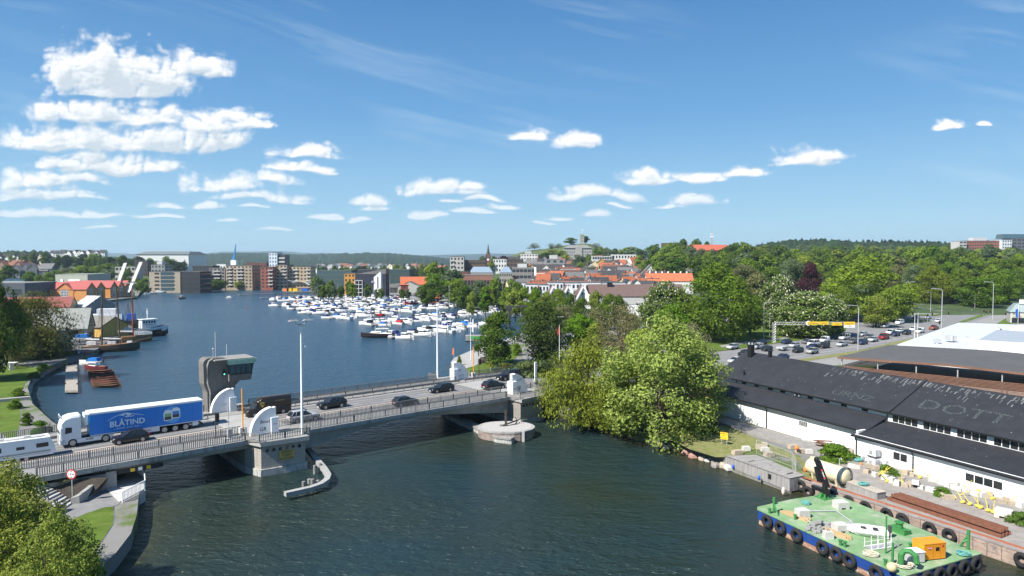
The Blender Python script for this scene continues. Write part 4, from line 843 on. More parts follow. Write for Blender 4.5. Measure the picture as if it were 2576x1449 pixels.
Q=[('suv',1843,880,1,SV,'white SUV nearest the gantry end, first in the queue'),('suv',1873,897,1,DK,'black SUV behind the first white SUV of the queue'),('wagon',1849,914,1,SV,'silver estate car at the foot of the grass bank, lowest in the queue'),('suv',1906,879,1,(.5,.5,.48),'pale beige SUV beside a black car, above the warehouse chimney'),('hatch',1929,884,1,DK,'black hatchback behind the warehouse chimney'),('hatch',1916,868,1,DB,'dark blue hatchback on the far lane by the kerb'),('sedan',1978,866,1,DB,'dark blue saloon in front of the flat trailer'),('hatch',1998,875,1,SV,'silver hatchback towing the flat grey trailer'),('hatch',2007,888,1,DK,'black hatchback alone between the lanes'),('suv',2043,891,1,(.3,.31,.28),'grey green SUV nearest the grass verge'),('sedan',2043,878,1,DB,'dark saloon half hidden by the grey green SUV'),('minivan',2046,872,1,WH,'white minivan beside the black off-roader'),('jeep',2073,877,1,DK,'black off-roader behind the white minivan'),('smallvan',2074,862,1,WH,'white panel van with writing in the far lane'),('wagon',2118,872,1,SV,'silver estate car between the two lamp posts'),('minivan',2124,856,1,(.5,.51,.52),'silver passenger van in the middle lane'),('hatch',2029,866,1,GY,'dark grey car beside the white minivan'),('hatch',2170,847,1,SV,'silver hatchback behind the tall lamp post'),('wagon',2147,865,1,GY,'grey estate car behind the tall lamp post'),('suv',2169,868,1,DB,'dark SUV at the lamp post foot'),('suv',2196,861,1,SV,'silver SUV in front of the red van'),('sedan',2186,853,1,GY,'grey saloon behind a silver SUV'),('minivan',2223,855,1,RD,'dark red passenger van'),('suv',2252,847,1,DB,'dark blue SUV behind the red van'),('jeep',2240,843,1,WH,'white off-roader beside the red van'),('hatch',2263,838,1,WH,'white hatchback in the middle lane behind the off-roader'),('suv',2280,843,1,DK,'black SUV behind the dark blue one'),('hatch',2298,834,1,WH,'white hatchback by the flagpoles'),('smallvan',2314,839,1,WH,'white van with lettering by the flagpoles'),('pickup',2349,831,1,(.24,.06,.025),'rust red pickup at the kerb by the white roof'),('smallvan',2226,826,1,WH,'white small van leading the middle lane'),('minivan',2263,817,1,WH,'white minivan waiting near the junction'),('hatch',2304,803,1,GY,'grey hatchback entering the junction'),('wagon',2270,797,1,GY,'grey wagon crossing the junction'),('sedan',2212,787,0,GY,'grey crossover turning on the junction island'),('wagon',2130,780,0,DK,'black estate car leaving the car park below the oak'),('hatch',2335,803,1,WH,'white car first of two by the traffic light'),('hatch',2360,812,1,WH,'white car second of two by the traffic light'),('sedan',2306,782,0,DB,'dark blue saloon behind the flagpoles'),('suv',2371,775,3,DK,'black SUV waiting at the red light'),('wagon',2410,752,3,WH,'white estate car coming past the grass verge'),('sedan',2118,758,0,WH,'white car parked under the oak'),('sedan',1968,905,1,DB,'dark blue saloon just above the warehouse ridge'),('hatch',1782,893,1,WH,'white car glimpsed behind the bright tree'),('hatch',1792,906,1,SV,'silver trailer car glimpsed behind the bright tree')]
for kind,x,y,dr,col,lab in Q:
 p=G(x,y-2,ZR);a={1:R(219),0:R(185),3:R(228)}[dr]
 car(kind,p,a+math.pi if dr==1 else a,col,lab,GQ,True,'van' if 'van' in kind else 'car')
tl=thing('trailer','flat grey cargo trailer behind the silver hatchback','trailer',G(1969,881,ZR),R(40));MB().box(-2,2,-1,1,.6,1.15).build('tub',MA['galv'],tl);MB().box(2,3.2,-.06,.06,.5,.58).build('drawbar',MA['galv'],tl)
for x in(-.45,.35):wheel(tl,x,-1.02,.32,.2);wheel(tl,x,1.02,.32,.2)
# right bank: boulevard, lawns, quay
sheet('road',[(1640,965),(1700,948),(1770,921),(1860,918),(1935,912),(2003,904),(2159,881),(2183,876),(2254,859),(2336,841),(2373,830),(2446,810),(2543,780),(2620,758),(2700,735),(2640,735),(2543,758),(2446,776),(2412,785),(2348,796),(2285,793),(2200,796),(2117,799),(2060,797),(2060,806),(2117,809),(2150,820),(2127,835),(2105,841),(2030,854),(1950,865),(1870,876),(1827,882),(1760,892),(1660,915)],1.56,MA['asphalt_pale'])
sheet('pavement',[(1935,912),(2003,904),(2159,881),(2254,859),(2336,841),(2446,810),(2543,780),(2700,745),(2700,775),(2560,805),(2480,830),(2300,880),(2120,925),(1960,960),(1830,975)],1.54,MA['pavement'])
sheet('grass_verge',[(2003,905),(2159,881.5),(2183,876.5),(2254,859.5),(2336,841.5),(2373,830.5),(2376,836),(2340,848),(2268,862),(2190,883),(2110,896),(2030,908)],1.60,MA['grass_dry'])
sheet('grass_verge',[(1960,940),(2030,925),(2115,918),(2130,930),(2080,960),(1990,965)],1.60,MA['grass'])
sheet('lawn',[(1827,881),(1950,864),(2030,853),(2105,840),(2126,834),(2130,824),(2100,812),(1990,800),(1880,805),(1800,830),(1700,870),(1690,900)],1.58,MA['grass'])
sheet('footpath',[(1810,869),(1880,858),(1970,849),(2010,838),(2015,841),(1975,853),(1885,863),(1815,874)],1.61,MA['pavement'])
sheet('lawn',[(2285,792),(2348,795),(2412,784),(2446,775),(2543,757),(2600,742),(2600,690),(2480,700),(2380,715),(2270,728),(2240,770)],1.70,MA['grass'])
sheet('footpath',[(2285,786),(2350,787),(2412,776),(2450,765),(2452,768),(2414,780),(2350,791),(2285,790)],1.74,MA['pavement'])
for pts in([(2260,802),(2340,805),(2340,808),(2262,806)],[(2396,815),(2470,790),(2490,785),(2500,787),(2440,806),(2400,817)],[(2500,818),(2540,795),(2565,800),(2530,822)]):sheet('grass_verge',pts,1.63,MA['grass'])
def marks(lines,w=.18,z=1.6):
 mb=MB()
 for(x0,y0,x1,y1,n)in lines:
  a,b=G(x0,y0,z),G(x1,y1,z);d=(b-a);L_=d.length;d/=L_;nn=Vector((-d.y,d.x,0))*w/2
  for k in range(n):
   p,q=(a+d*L_*(k/n),a+d*L_*((k+.45)/n))if n>1 else(a,b)
   mb.add([p-nn,q-nn,q+nn,p+nn],[(0,1,2,3)])
 return tag(mb.build('lane_marking',MA['line_paint']),kind='structure')
marks([(1850,905,2180,868,14),(1850,893,2330,822,18),(1850,885,2120,845,12),(1930,911,2330,840,1),(2340,790,2450,770,6),(2280,797,2400,778,8)])
mb=MB()
for k in range(9):
 a=G(2378+k*9,772-k*1.9,1.62);b=G(2381+k*9,767-k*1.9,1.62);d_=Vector((.4,.3,0));mb.add([a-d_,a+d_,b+d_,b-d_],[(0,1,2,3)])
tag(mb.build('crosswalk_marking',MA['line_paint']),kind='structure')
QA=R(-61);q0=G(2075,1224,1.5);QM=Matrix.Translation((q0.x,q0.y,0))@Matrix.Rotation(QA,4,'Z')
def QP(s,t,z=1.5):return QM@Vector((s,t,z))
def shq(name,pts,z,m):return tag(MB(QM).sheet(pts,z).build(name,m),kind='structure')
shq('quay_surface',[(-3.4,.1),(60,.1),(60,22),(-5,22),(-6,9),(-4,3)],1.52,MA['gravel'])
striped(M_('quay_stone',(.33,.25,.205),.9,.3,.7,.6,dark=(.2,.17,.15),dthr=(.5,.65)),'Z',1.9,.5,.06,cross=1,caxis='X',cfreq=.8)
qw=thing('quay_wall','coursed pinkish granite quay wall along the barge berth','wall');qw.matrix_world=QM
MB().box(-3.4,60,-.25,.12,-2,1.45).build('wall',MA['quay_stone'],qw);MB().box(-3.4,60,-.3,.45,1.45,1.56).build('coping',MA['granite'],qw)
M_('rust',(.18,.075,.045),.85,.3,2,dark=(.14,.06,.04),dthr=(.5,.65));M_('rust_orange',(.3,.105,.055),.8,.25,2)
rl=thing('crane_rail','rusty orange steel rail along the quay edge','rail');rl.matrix_world=QM;MB().box(-3.2,60,.35,.47,1.56,1.72).build('rail',MA['rust_orange'],rl)
# warehouse
WA=R(-65);w0=Vector((45.9,90.1,0));WM=Matrix.Translation(w0)@Matrix.Rotation(WA,4,'Z')
striped(M_('roof_felt',(.02,.022,.027),.75,.3,.5,.15,dark=(.032,.033,.036),dthr=(.58,.75)),'X',.9,.6,.025)
wh=thing('warehouse','long white warehouse with black felt roofs and a strip of dark clerestory windows','warehouse');wh.matrix_world=WM
wl=MB();wl.side([(-33,1.4),(0.02,1.4),(0.02,5.1),(-33,5.1)],2.0,2.3);wl.box(-.3,40,0,.3,1.3,4.85);wl.box(-.3,0,.3,2.3,1.3,5.3);wl.box(-33,-32.7,2.3,20,1.4,6.6)
wl.box(-33,40,5.7,6.0,4,7.5).add([(-33,5.7,7.4),(-33,12.8,10.9),(-33,19.9,7.4),(-33,19.9,3),(-33,5.7,3)],[(0,1,2,3,4)])
wl.build('wall',MA['white_wall'],wh)
def slab(mb,s0,s1,ta,za,tb,zb,th=.14):
 return mb.hexa([(s0,ta,za-th),(s1,ta,za-th),(s1,tb,zb-th),(s0,tb,zb-th)],[(s0,ta,za),(s1,ta,za),(s1,tb,zb),(s0,tb,zb)])
low1=slab(MB(),-33.4,.25,1.3,5.12,5.68,6.7).build('lower_roof',MA['roof_felt'],wh)
low2=slab(MB(),-.55,40,-.4,4.72,5.68,6.15).build('lower_roof',MA['roof_felt'],wh)
up=slab(MB(),-33.5,.55,5.15,7.42,12.9,11.2).build('upper_roof',MA['roof_felt'],wh)
up2=slab(MB(),.9,40,5.15,7.42,12.9,11.2).build('upper_roof',MA['roof_felt'],wh)
slab(MB(),-33.5,40,12.9,11.2,20.5,7.42).build('upper_roof',MA['roof_felt'],wh)
slab(MB(),.5,.95,5.1,7.62,12.9,11.4,.3).build('roof_upstand',MA['roof_felt'],wh)
gt=slab(MB(),-33.4,.25,1.2,5.16,1.3,5.16,.2).build('gutter',MA['black'],wh);slab(MB(),-.55,40,-.5,4.76,-.4,4.76,.2).build('gutter',MA['black'],wh);slab(MB(),-33.5,40,5.05,7.46,5.15,7.46,.2).build('gutter',MA['black'],wh)
def wwin(s0,s1,z0,z1,t,n=1):
 f=MB().box(s0-.08,s1+.08,t-.04,t+.1,z0-.08,z1+.08).build('window',MA['white_paint'],wh);g=MB();w_=(s1-s0)/n
 for k in range(n):g.box(s0+k*w_+.05,s0+(k+1)*w_-.05,t-.06,t-.04,z0,z1)
 g.build('pane',MA['glass_dark'],f)
for s in(-26.5,-23.6,-20.6,-18.0,-12.6,-9.6,-6.6,-3.2):wwin(s-.55,s+.55,6.78,7.22,5.7)
for k in range(9):wwin(1.0+k*4.3,4.6+k*4.3,6.25,7.22,5.7,4)
wwin(-11.3,-9.8,3.4,4.1,2.0,4)
wwin(5.3,7.2,3.0,3.9,0,2);wwin(14.2,18.2,2.9,3.75,0,4)
for s,t,z in((-17.6,1.9,5.0),(.1,-.1,4.6),(8.0,-.1,4.6),(28,-.1,4.6)):MB().tube([(s,t-.35,z),(s,t-.08,z-.5),(s,t-.08,1.5)],.07,6).build('downpipe',MA['black'],wh)
for s in(-28.2,-15,.3,6.0,14.5):MB().tube([(s,5.2,7.3),(s,5.6,7.0),(s,5.6,6.3)],.06,6).build('downpipe',MA['black'],wh)
for s in(-15.3,-14.5):MB().ball((s,5.5,7.0),.25).build('roof_vent',MA['galv'],wh)
ch=MB().box(-31.6,-30.7,11.3,12.1,9.6,12.6).box(-31.7,-30.6,11.2,12.2,12.6,12.75);ch.build('chimney',MA['black'],wh);MB().tube([(-31.4,11.5,12.7),(-31.4,11.5,13.1)],.15,8).tube([(-30.95,11.8,12.7),(-30.95,11.8,13.1)],.15,8).build('chimney_pot',MA['galv'],wh)
MB().box(-27.6,-27.1,12.2,12.7,10.8,12.0).box(-27.7,-27.0,12.1,12.8,12.0,12.1).build('roof_vent',MA['black'],wh)
MB().cyl(-27.5,6.6,8.0,8.9,.15).build('roof_vent',MA['black'],wh)
sp_=math.atan2(3.78,7.75);M_('chalk',(.08,.105,.10),.9,.6,3,dark=(.02,.021,.024),dthr=(.44,.52));M_('lichen',(.17,.175,.175),.95,.3,3)
for tx,sz,s,t in(('URNZ',1.9,-6.3,7.0),('DOTT',3.0,8.6,8.1)):
 z=7.42+(t-5.15)*3.78/7.75;text(tx,sz,MA['chalk'],'graffiti',up if s<0 else up2,(s,t,z+.012),(sp_,0,0),.002,1.35)
sk=MB();rr=random.Random(3)
for k in range(330):
 s=rr.uniform(-14,36)if k<240 else rr.uniform(-33,38);t=12.75-rr.expovariate(1.6)if k<240 else rr.uniform(5.5,12.5);ln_=rr.uniform(.15,1.1)if k<240 else.14;w=rr.uniform(.02,.07)
 t0=max(5.4,t-ln_);f=lambda q:7.42+(q-5.15)*3.78/7.75+.009
 sk.add([(s-w,t0,f(t0)),(s+w,t0,f(t0)),(s+w,t,f(t)),(s-w,t,f(t))],[(0,1,2,3)])
tag(sk.build('lichen_streaks',MA['lichen'],up2),kind='stuff')
sk=MB()
for k in range(130):
 s=rr.uniform(-33,38);a_,b_,za,zb=(1.4,5.6,5.12,6.7)if s<0 else(-.3,5.6,4.72,6.15);t=rr.uniform(a_,b_);w=rr.uniform(.02,.06);z=za+(t-a_)*(zb-za)/(b_-a_)+.012
 sk.add([(s-w,t-w,z-w*.3),(s+w,t-w*.6,z-w*.2),(s+w*.8,t+w,z+w*.3),(s-w*.7,t+w*.8,z+w*.3)],[(0,1,2,3)])
tag(sk.build('lichen_spots',MA['lichen'],low2),kind='stuff')
aw=MB().hexa([(-32.5,1.0,3.6),(-31.0,1.0,3.6),(-31.0,2.0,4.1),(-32.5,2.0,4.1)],[(-32.5,1.0,3.68),(-31.0,1.0,3.68),(-31.0,2.0,4.2),(-32.5,2.0,4.2)]).build('awning',MA['red'],wh)
pk=thing('parking_hall','low parking hall with brown timber slat walls and flat dark grey roof','building')
A_=G(2116,898,7.5);d1=Vector((math.cos(R(-44)),math.sin(R(-44)),0));d2=Vector((math.cos(R(43)),math.sin(R(43)),0))
def KP(a,b,z):p=A_+d1*a+d2*b;return(p.x,p.y,z)
M_('roof_grey',(.085,.085,.085),.9,.15,.3,.1)
def zk(a):return 7.5+.55*max(0,1-abs(a-20)/20)
rf=MB().loft([[KP(a,-.3,zk(a)-.35),KP(a,30,zk(a)-.35),KP(a,30,zk(a)),KP(a,-.3,zk(a))]for a in(-.5,20,40,70)]).build('roof',MA['roof_grey'],pk)
MB().loft([[KP(a,-.42,zk(a)-.4),KP(a,-.3,zk(a)-.4),KP(a,-.3,zk(a)+.03),KP(a,-.42,zk(a)+.03)]for a in(-.6,20,40,70)]).build('fascia',MA['wood_brown'],pk)
sl=MB()
for k in range(17):
 z=1.7+k*.24;sl.hexa([KP(0,.0,z),KP(70,0,z),KP(70,.06,z),KP(0,.06,z)],[KP(0,.0,z+.15),KP(70,0,z+.15),KP(70,.06,z+.15),KP(0,.06,z+.15)])
 sl.hexa([KP(0,.0,z),KP(.06,0,z),KP(.06,29,z),KP(0,29,z)],[KP(0,.0,z+.15),KP(.06,0,z+.15),KP(.06,29,z+.15),KP(0,29,z+.15)])
sl.build('slat_wall',MA['wood_brown'],pk)
po=MB()
for a in range(0,71,7):po.hexa([KP(a,.1,1.5),KP(a+.2,.1,1.5),KP(a+.2,.3,1.5),KP(a,.3,1.5)],[KP(a,.1,7.1),KP(a+.2,.1,7.1),KP(a+.2,.3,7.1),KP(a,.3,7.1)])
po.build('post',MA['steel_grey'],pk);MB().hexa([KP(1,3,1.6),KP(69,3,1.6),KP(69,29,1.6),KP(1,29,1.6)],[KP(1,3,3.6),KP(69,3,3.6),KP(69,29,3.6),KP(1,29,3.6)]).build('deck',MA['concrete_grey'],pk)
wr=thing('flat_roofed_hall','large flat white roofed hall with vents and a raised white block','building')
M_('roof_white',(.5,.53,.55),.6,.06,.15,dark=(.52,.54,.56),dthr=(.56,.7));M_('roof_bluegrey',(.3,.34,.38),.7,.08,.3)
c4=[G(2258,868,6.4),G(2411,813,6.4),G(2700,823,6.4),G(2720,895,6.4)]
MB().prism([(p.x,p.y)for p in c4],1.4,6.4).build('wall',MA['white_wall'],wr);MB().prism([(p.x,p.y)for p in c4],6.404,6.6).build('roof',MA['roof_white'],wr)
c5=[G(2380,849,6.9),G(2470,823,6.9),G(2720,832,6.9),G(2720,878,6.9)];MB().prism([(p.x,p.y)for p in c5],6.6,6.95).build('roof_step',MA['roof_white'],wr)
c6=[G(2462,856,9.2),G(2508,831,9.2),G(2720,842,9.2),G(2720,870,9.2)];MB().prism([(p.x,p.y)for p in c6],6.6,9.2).build('upper_storey',MA['white_wall'],wr);MB().prism([(p.x,p.y)for p in c6],9.204,9.34).build('roof',MA['roof_bluegrey'],wr)
c7=[G(2542,826,8.1),G(2560,816,8.1),G(2720,818,8.1),G(2720,829,8.1)];MB().prism([(p.x,p.y)for p in c7],6.6,8.0).build('plant_room',MA['white_wall'],wr)
for x,y,s in((2392,857,.9),(2357,861,.6),(2432,850,.35)):
 p=G(x,y,6.95);u=MB().box(p.x-1.1*s,p.x+1.1*s,p.y-s,p.y+s,6.9,6.9+1.5*s).tube([(p.x-s*.3,p.y-s*.8,6.9),(p.x-s*.3,p.y-s*.8,8.6*s+.6)],.5*s,10).build('roof_vent',MA['galv'],wr)
xs=thing('shop','two storey pale shop with a zinc mansard roof and lettered front at the picture edge','building')
M_('zinc',(.3,.36,.36),.5,.15,1,metal=.2,dark=(.22,.27,.26),dthr=(.5,.7));striped(MA['zinc'],'X',1.2,.8,.06)
b0=G(2541,812,1.6);f1=Vector((math.cos(R(-20)),math.sin(R(-20)),0));f2=Vector((math.cos(R(60)),math.sin(R(60)),0))
def XP(a,b,z):p=b0+f1*a+f2*b;return(p.x,p.y,z)
MB().hexa([XP(0,0,1.2),XP(14,0,1.2),XP(14,12,1.2),XP(0,12,1.2)],[XP(0,0,6.2),XP(14,0,6.2),XP(14,12,6.2),XP(0,12,6.2)]).build('wall',M_('shop_wall',(.48,.46,.42),.8,.06,.6),xs)
MB().hexa([XP(-.4,-.4,6.2),XP(14.4,-.4,6.2),XP(14.4,12,6.2),XP(-.4,12,6.2)],[XP(2.2,2,9.5),XP(13,2,9.5),XP(13,11,9.5),XP(2.2,11,9.5)]).build('roof',MA['zinc'],xs)
MB().hexa([XP(.6,-.05,1.6),XP(13,-.05,1.6),XP(13,0,1.6),XP(.6,0,1.6)],[XP(.6,-.05,3.8),XP(13,-.05,3.8),XP(13,0,3.8),XP(.6,0,3.8)]).build('shop_window',MA['glass_dark'],xs)
MB().hexa([XP(3.2,1.5,9.6),XP(8,1.5,9.6),XP(8,1.8,9.6),XP(3.2,1.8,9.6)],[XP(3.2,1.5,11.4),XP(8,1.5,11.4),XP(8,1.8,11.4),XP(3.2,1.8,11.4)]).build('roof_sign',MA['white_paint'],xs)
text('XTG',1.0,MA['ink'],'lettering',xs,XP(1.9,-.06,5.5),(R(90),0,R(-20)),bold=.03);text('UTLEIESENTER',.5,MA['ink'],'lettering',xs,XP(2.6,-.06,4.2),(R(90),0,R(-20)))
fl=thing('banner','blue and white banner hanging on the pole in front of the shop','banner',Vector(XP(2.6,-1.6,1.6)));MB().tube([(0,0,0),(0,0,7.5)],.08,6).build('pole',MA['white_paint'],fl);MB().hexa([(-1.0,-.03,2.6),(-.08,-.03,2.2),(-.08,.03,2.2),(-1.0,.03,2.6)],[(-1.2,-.03,5.6),(-.08,-.03,6.2),(-.08,.03,6.2),(-1.2,.03,5.6)]).build('cloth',MA['blue'],fl)
# barge
bo=G(1907,1275,1.6);BGA=QA+R(-5.5);BGM=Matrix.Translation((bo.x,bo.y,0))@Matrix.Rotation(BGA,4,'Z');BGI=BGM.inverted()
def bl(x,y,z=1.6):return BGI@G(x,y,z)
bg_=thing('barge','green decked work barge with blue hull and tyre fenders moored at the quay','barge');bg_.matrix_world=BGM
M_('barge_green',(.17,.29,.14),.85,.28,.35,.1,dark=(.34,.36,.28),dthr=(.48,.7));M_('green_paint',(.045,.2,.055),.6,.15,1);M_('hull_blue',(.012,.05,.22),.6,.25,.8,stretch=(.4,1,1),dark=(.09,.07,.06),dthr=(.6,.68));M_('hull_rust',(.3,.16,.11),.9,.3,1,stretch=(.3,1,1),dark=(.42,.36,.3),dthr=(.5,.6))
outl=[(.0,0.0),(.5,-.5),(17.3,-.5),(17.0,10.0),(.8,10.8),(.0,9.9),(-.3,5)]
MB().prism(outl,.55,1.5).build('hull',MA['hull_blue'],bg_);MB().prism([(x*.99+.1,y*.985+.07)for x,y in outl],-.7,.55).build('boot_top',MA['hull_rust'],bg_)
MB().prism([(8.5+(x-8.5)*1.006,5+(y-5)*1.01)for x,y in outl],1.5,1.6).build('deck',MA['barge_green'],bg_)
bt=MB()
for(x,y)in((1947,1268),(1936,1291),(2000,1307),(2114,1372),(2125,1376),(2227,1422),(2290,1380),(2275,1346)):
 p=bl(x,y);bt.cyl(p.x,p.y,1.6,2.05,.13,n=10).cyl(p.x,p.y,2.05,2.12,.2,n=10)
bt.build('bollard',MA['green_paint'],bg_)
p=bl(1947,1289);MB().cyl(p.x,p.y,1.6,3.2,.14).tube([(p.x,p.y,2.5),(p.x+.9,p.y-.3,1.65)],.08,6).build('davit',MA['green_paint'],bg_)
p=bl(2228,1392);MB().cyl(p.x,p.y,1.6,5.0,.07).build('mast',MA['green_paint'],bg_)
p=bl(2253,1420);MB().cyl(p.x,p.y-.4,1.6,3.6,.11).cyl(p.x+.5,p.y,1.6,2.7,.25).tube([(p.x+.5,p.y,2.6),(p.x+.6,p.y+.2,3.0),(p.x+1.0,p.y+.4,3.1),(p.x+1.4,p.y+.6,2.8),(p.x+1.5,p.y+.6,2.2)],.24,9).build('vent_pipe',MA['green_paint'],bg_)
p=bl(2262,1338);MB().box(p.x-.9,p.x+.9,p.y-.5,p.y+.5,1.6,2.0).cyl(p.x,p.y,2.0,2.5,.32).cyl(p.x,p.y,2.5,2.6,.42).build('capstan',MA['green_paint'],bg_)
p=bl(2440,1386);q=bl(2420,1380);MB().cyl(p.x-.3,p.y+.2,1.6,3.4,.14).tube([(q.x,q.y,2.2),(p.x-.3,p.y+.2,2.5)],.1,6).tube([(p.x-1.0,p.y+.2,1.65),(p.x-.3,p.y+.2,2.9)],.1,6).build('mooring_frame',MA['green_paint'],bg_)
def tyre_at(loc,rz,label,R0=.5,r=.22,tilt=0):
 if 'tyre' not in PROT:
  t=MB().torus((0,0,0),R0,r,'y',22,8,0,.85).build('tyre_fender',MA['rubber'],None,True);PROT['tyre']=t
 else:t=PROT['tyre'].copy();COL.objects.link(t)
 t.location=loc;t.rotation_euler=(tilt,0,rz);return tag(t,label,'tyre','tyre fenders of the barge and quay')
ORD=('first','second','third','fourth','fifth','sixth','seventh','eighth','ninth','tenth','eleventh','twelfth','thirteenth','fourteenth')
for i,(x,y)in enumerate(((1931,1314),(1966,1329),(2008,1348.5),(2079,1378),(2112,1394.6),(2146,1410),(2217,1441))):
 p=BGI@G(x,y,.75);tyre_at(BGM@Vector((p.x,-.74,.85)),BGA,f'black tyre fender, {ORD[i]} from the bow on the blue hull side')
for i,tt in enumerate((.5,2.2,3.9,5.6,7.3,9.0)):
 tyre_at(BGM@Vector((17.5-.03*tt,tt,.9)),BGA+R(90),f'black tyre fender, {ORD[i]} from the open water on the barge stern')
for i,(x,y)in enumerate(((1990,1215),(2015,1223),(1997,1238),(2091,1247),(2134,1264),(2181,1277),(2231,1296),(2247,1315),(2275,1308),(2343,1331),(2389,1349),(2571,1412))):
 p=QM.inverted()@G(x,y,.75);tyre_at(QM@Vector((p.x,-.48,.85+(.0 if i not in(2,7)else-.5))),QA,f'black tyre hung on the granite quay wall, {ORD[i]} from the timber shed')
def onb(name,label,cat,x,y,z=1.6,rz=0,group=None):return thing(name,label,cat,G(x,y,z),BGA+rz,group)
cr_=onb('loader_crane','black folding loader crane on a green stand at the barge edge by the quay','crane',2072,1252)
MB().box(-.9,.9,-.9,.9,0,.12).hexa([(-.9,-.15,.1),(.9,-.15,.1),(.9,.15,.1),(-.9,.15,.1)],[(-.5,-.12,.75),(.5,-.12,.75),(.5,.12,.75),(-.5,.12,.75)]).hexa([(-.15,-.9,.1),(.15,-.9,.1),(.15,.9,.1),(-.15,.9,.1)],[(-.12,-.5,.75),(.12,-.5,.75),(.12,.5,.75),(-.12,.5,.75)]).build('stand',MA['green_paint'],cr_)
M_('crane_black',(.013,.014,.016),.35,.1,1)
MB().box(-1.9,.8,-.3,.3,.75,1.25).box(-1.9,-1.6,-.15,.15,-.1,.8).box(.5,.75,-.2,.2,0,.8).cyl(.2,0,1.2,2.3,.38).build('base',MA['crane_black'],cr_)
bm_=MB().hexa([(.1,-.18,2.0),(.6,-.18,1.8),(.6,.18,1.8),(.1,.18,2.0)],[(-1.7,-.18,4.9),(-1.25,-.18,5.0),(-1.25,.18,5.0),(-1.7,.18,4.9)]).hexa([(-.9,-.35,2.1),(-.2,-.35,2.1),(-.2,.1,2.1),(-.9,.1,2.1)],[(-1.5,-.35,4.0),(-.9,-.35,4.2),(-.9,.1,4.2),(-1.5,.1,4.0)]).build('boom',MA['crane_black'],cr_)
MB().hexa([(.6,-.2,2.0),(.95,-.2,1.7),(.95,.2,1.7),(.6,.2,2.0)],[(-1.1,-.2,5.1),(-.75,-.2,4.9),(-.75,.2,4.9),(-1.1,.2,5.1)]).ball((-1.35,0,5.05),.35).build('jib',MA['crane_black'],bm_)
for f in(.3,.6):MB().box(-.14,.14,-.215,-.2,-.1,.12).build('badge',MA['red'],bm_,loc=(.75-1.6*f,0,1.9+3.2*f))
cr_.scale=(.8,.8,.8)
text('T-CRANE',.3,MA['white_paint'],'lettering',bm_,(.05,-.21,3.3),(R(90),R(63),0),bold=.006)
M_('gen_orange',(.72,.27,.015),.45,.06,1)
gn=onb('generator','orange generator container with small dark window on the barge deck','generator',2338,1402,1.6,R(78))
MB().box(-1.5,1.5,-.75,.95,.12,1.75).box(-1.53,1.53,-.78,.98,1.75,1.85).build('housing',MA['gen_orange'],gn);MB().box(-1.4,1.4,-.6,.8,0,.12).build('skid',MA['black'],gn)
MB().box(.1,.6,-.765,-.75,1.0,1.4).build('window',MA['glass_dark'],gn);MB().box(-.95,-.5,-.765,-.75,1.2,1.5).build('badge',MA['red'],gn);MB().box(1.0,1.25,-.765,-.75,1.35,1.6).build('badge',MA['red'],gn)
gn.scale=(.74,.8,.82)
text('INAB',.22,MA['white_paint'],'lettering',gn,(-.72,-.77,1.35),(R(90),0,0))
sm_=MB()
for x in(-.25,.75,-1.47,1.47):sm_.box(x-.012,x+.012,-.756,-.75,.2,1.7)
sm_.build('door_seam',MA['wood_brown'],gn)
cbx=onb('cabinet','pale grey equipment cabinet in front of the orange generator','cabinet',2298,1412,1.6,R(78));MB().box(-.95,.95,-.6,.6,.1,1.1).build('box',MA['galv'],cbx);MB().box(-1.0,1.0,-.65,.65,1.1,1.18).build('lid',MA['white_paint'],cbx)
cbx.scale=(.75,.8,.85)
for x in(-.9,-.3,.3):MB().box(x+.04,x+.52,-.612,-.6,.2,1.0).build('door',MA['concrete_pale'],cbx)
def hull_rings(L,B,H,sh=.35,flat=.75,ft=.25,n=9):
 r=[]
 for i in range(n):
  f=i/(n-1);x=-L/2+L*f;w=B/2*(1-max(0,(f-.45)/.55)**2.2)*(.88+.12*min(1,f/.3));w=max(w,.02);z1=H+sh*H*f**2;zb=.0 if f<.8 else(f-.8)*H*2.2
  r.append([(x,w,z1),(x,w*.97,zb+(z1-zb)*.55),(x,w*flat*(1-f*.45),zb),(x,-w*flat*(1-f*.45),zb),(x,-w*.97,zb+(z1-zb)*.55),(x,-w,z1)])
 return r
bt_=onb('dinghy','small white open boat with grey outboard resting on the barge deck','boat',2181,1345,1.65,R(228))
M_('gelcoat',(.8,.8,.79),.25,.03,.5)
rg=hull_rings(4.6,1.9,.75,.25)
bt_.scale=(.76,.9,.9)
hl=MB().loft(rg,close=False,cap=False);hl.add(rg[0],[(0,1,2,3,4,5)])
MB().sheet([(x*.96,y*.9)for x,y in[(r[5][0],r[5][1])for r in rg]+[(r[0][0],r[0][1])for r in rg[::-1]]],.3).build('floor',MA['concrete_pale'],bt_)
mb=MB()
for r,q in zip(rg,rg[1:]):
 for k in(0,5):mb.add([r[k],q[k],(q[k][0]*.97,q[k][1]*.84,q[k][2]+.02),(r[k][0]*.97,r[k][1]*.84,r[k][2]+.02),(r[k][0]*.97,r[k][1]*.82,.3),(q[k][0]*.97,q[k][1]*.82,.3)],[(0,1,2,3),(3,2,5,4)])
mb.build('gunwale',MA['gelcoat'],bt_)
hl.build('hull',MA['gelcoat'],bt_)
for x in(-1.0,.35):MB().box(x-.28,x+.28,-.6,.6,.5,.66).build('seat',MA['plastic_dark'],bt_)
MB().box(-2.75,-2.35,-.2,.2,.55,1.2).box(-2.7,-2.45,-.1,.1,0,.6).build('outboard',MA['steel_dark'],bt_);MB().box(.85,1.05,-.2,.25,.3,.95).build('console',MA['gelcoat'],bt_)
gw=onb('gangway','white tubular gangway lying on the barge deck beside the dinghy','gangway',2217,1376,1.6,R(83));fr=MB()
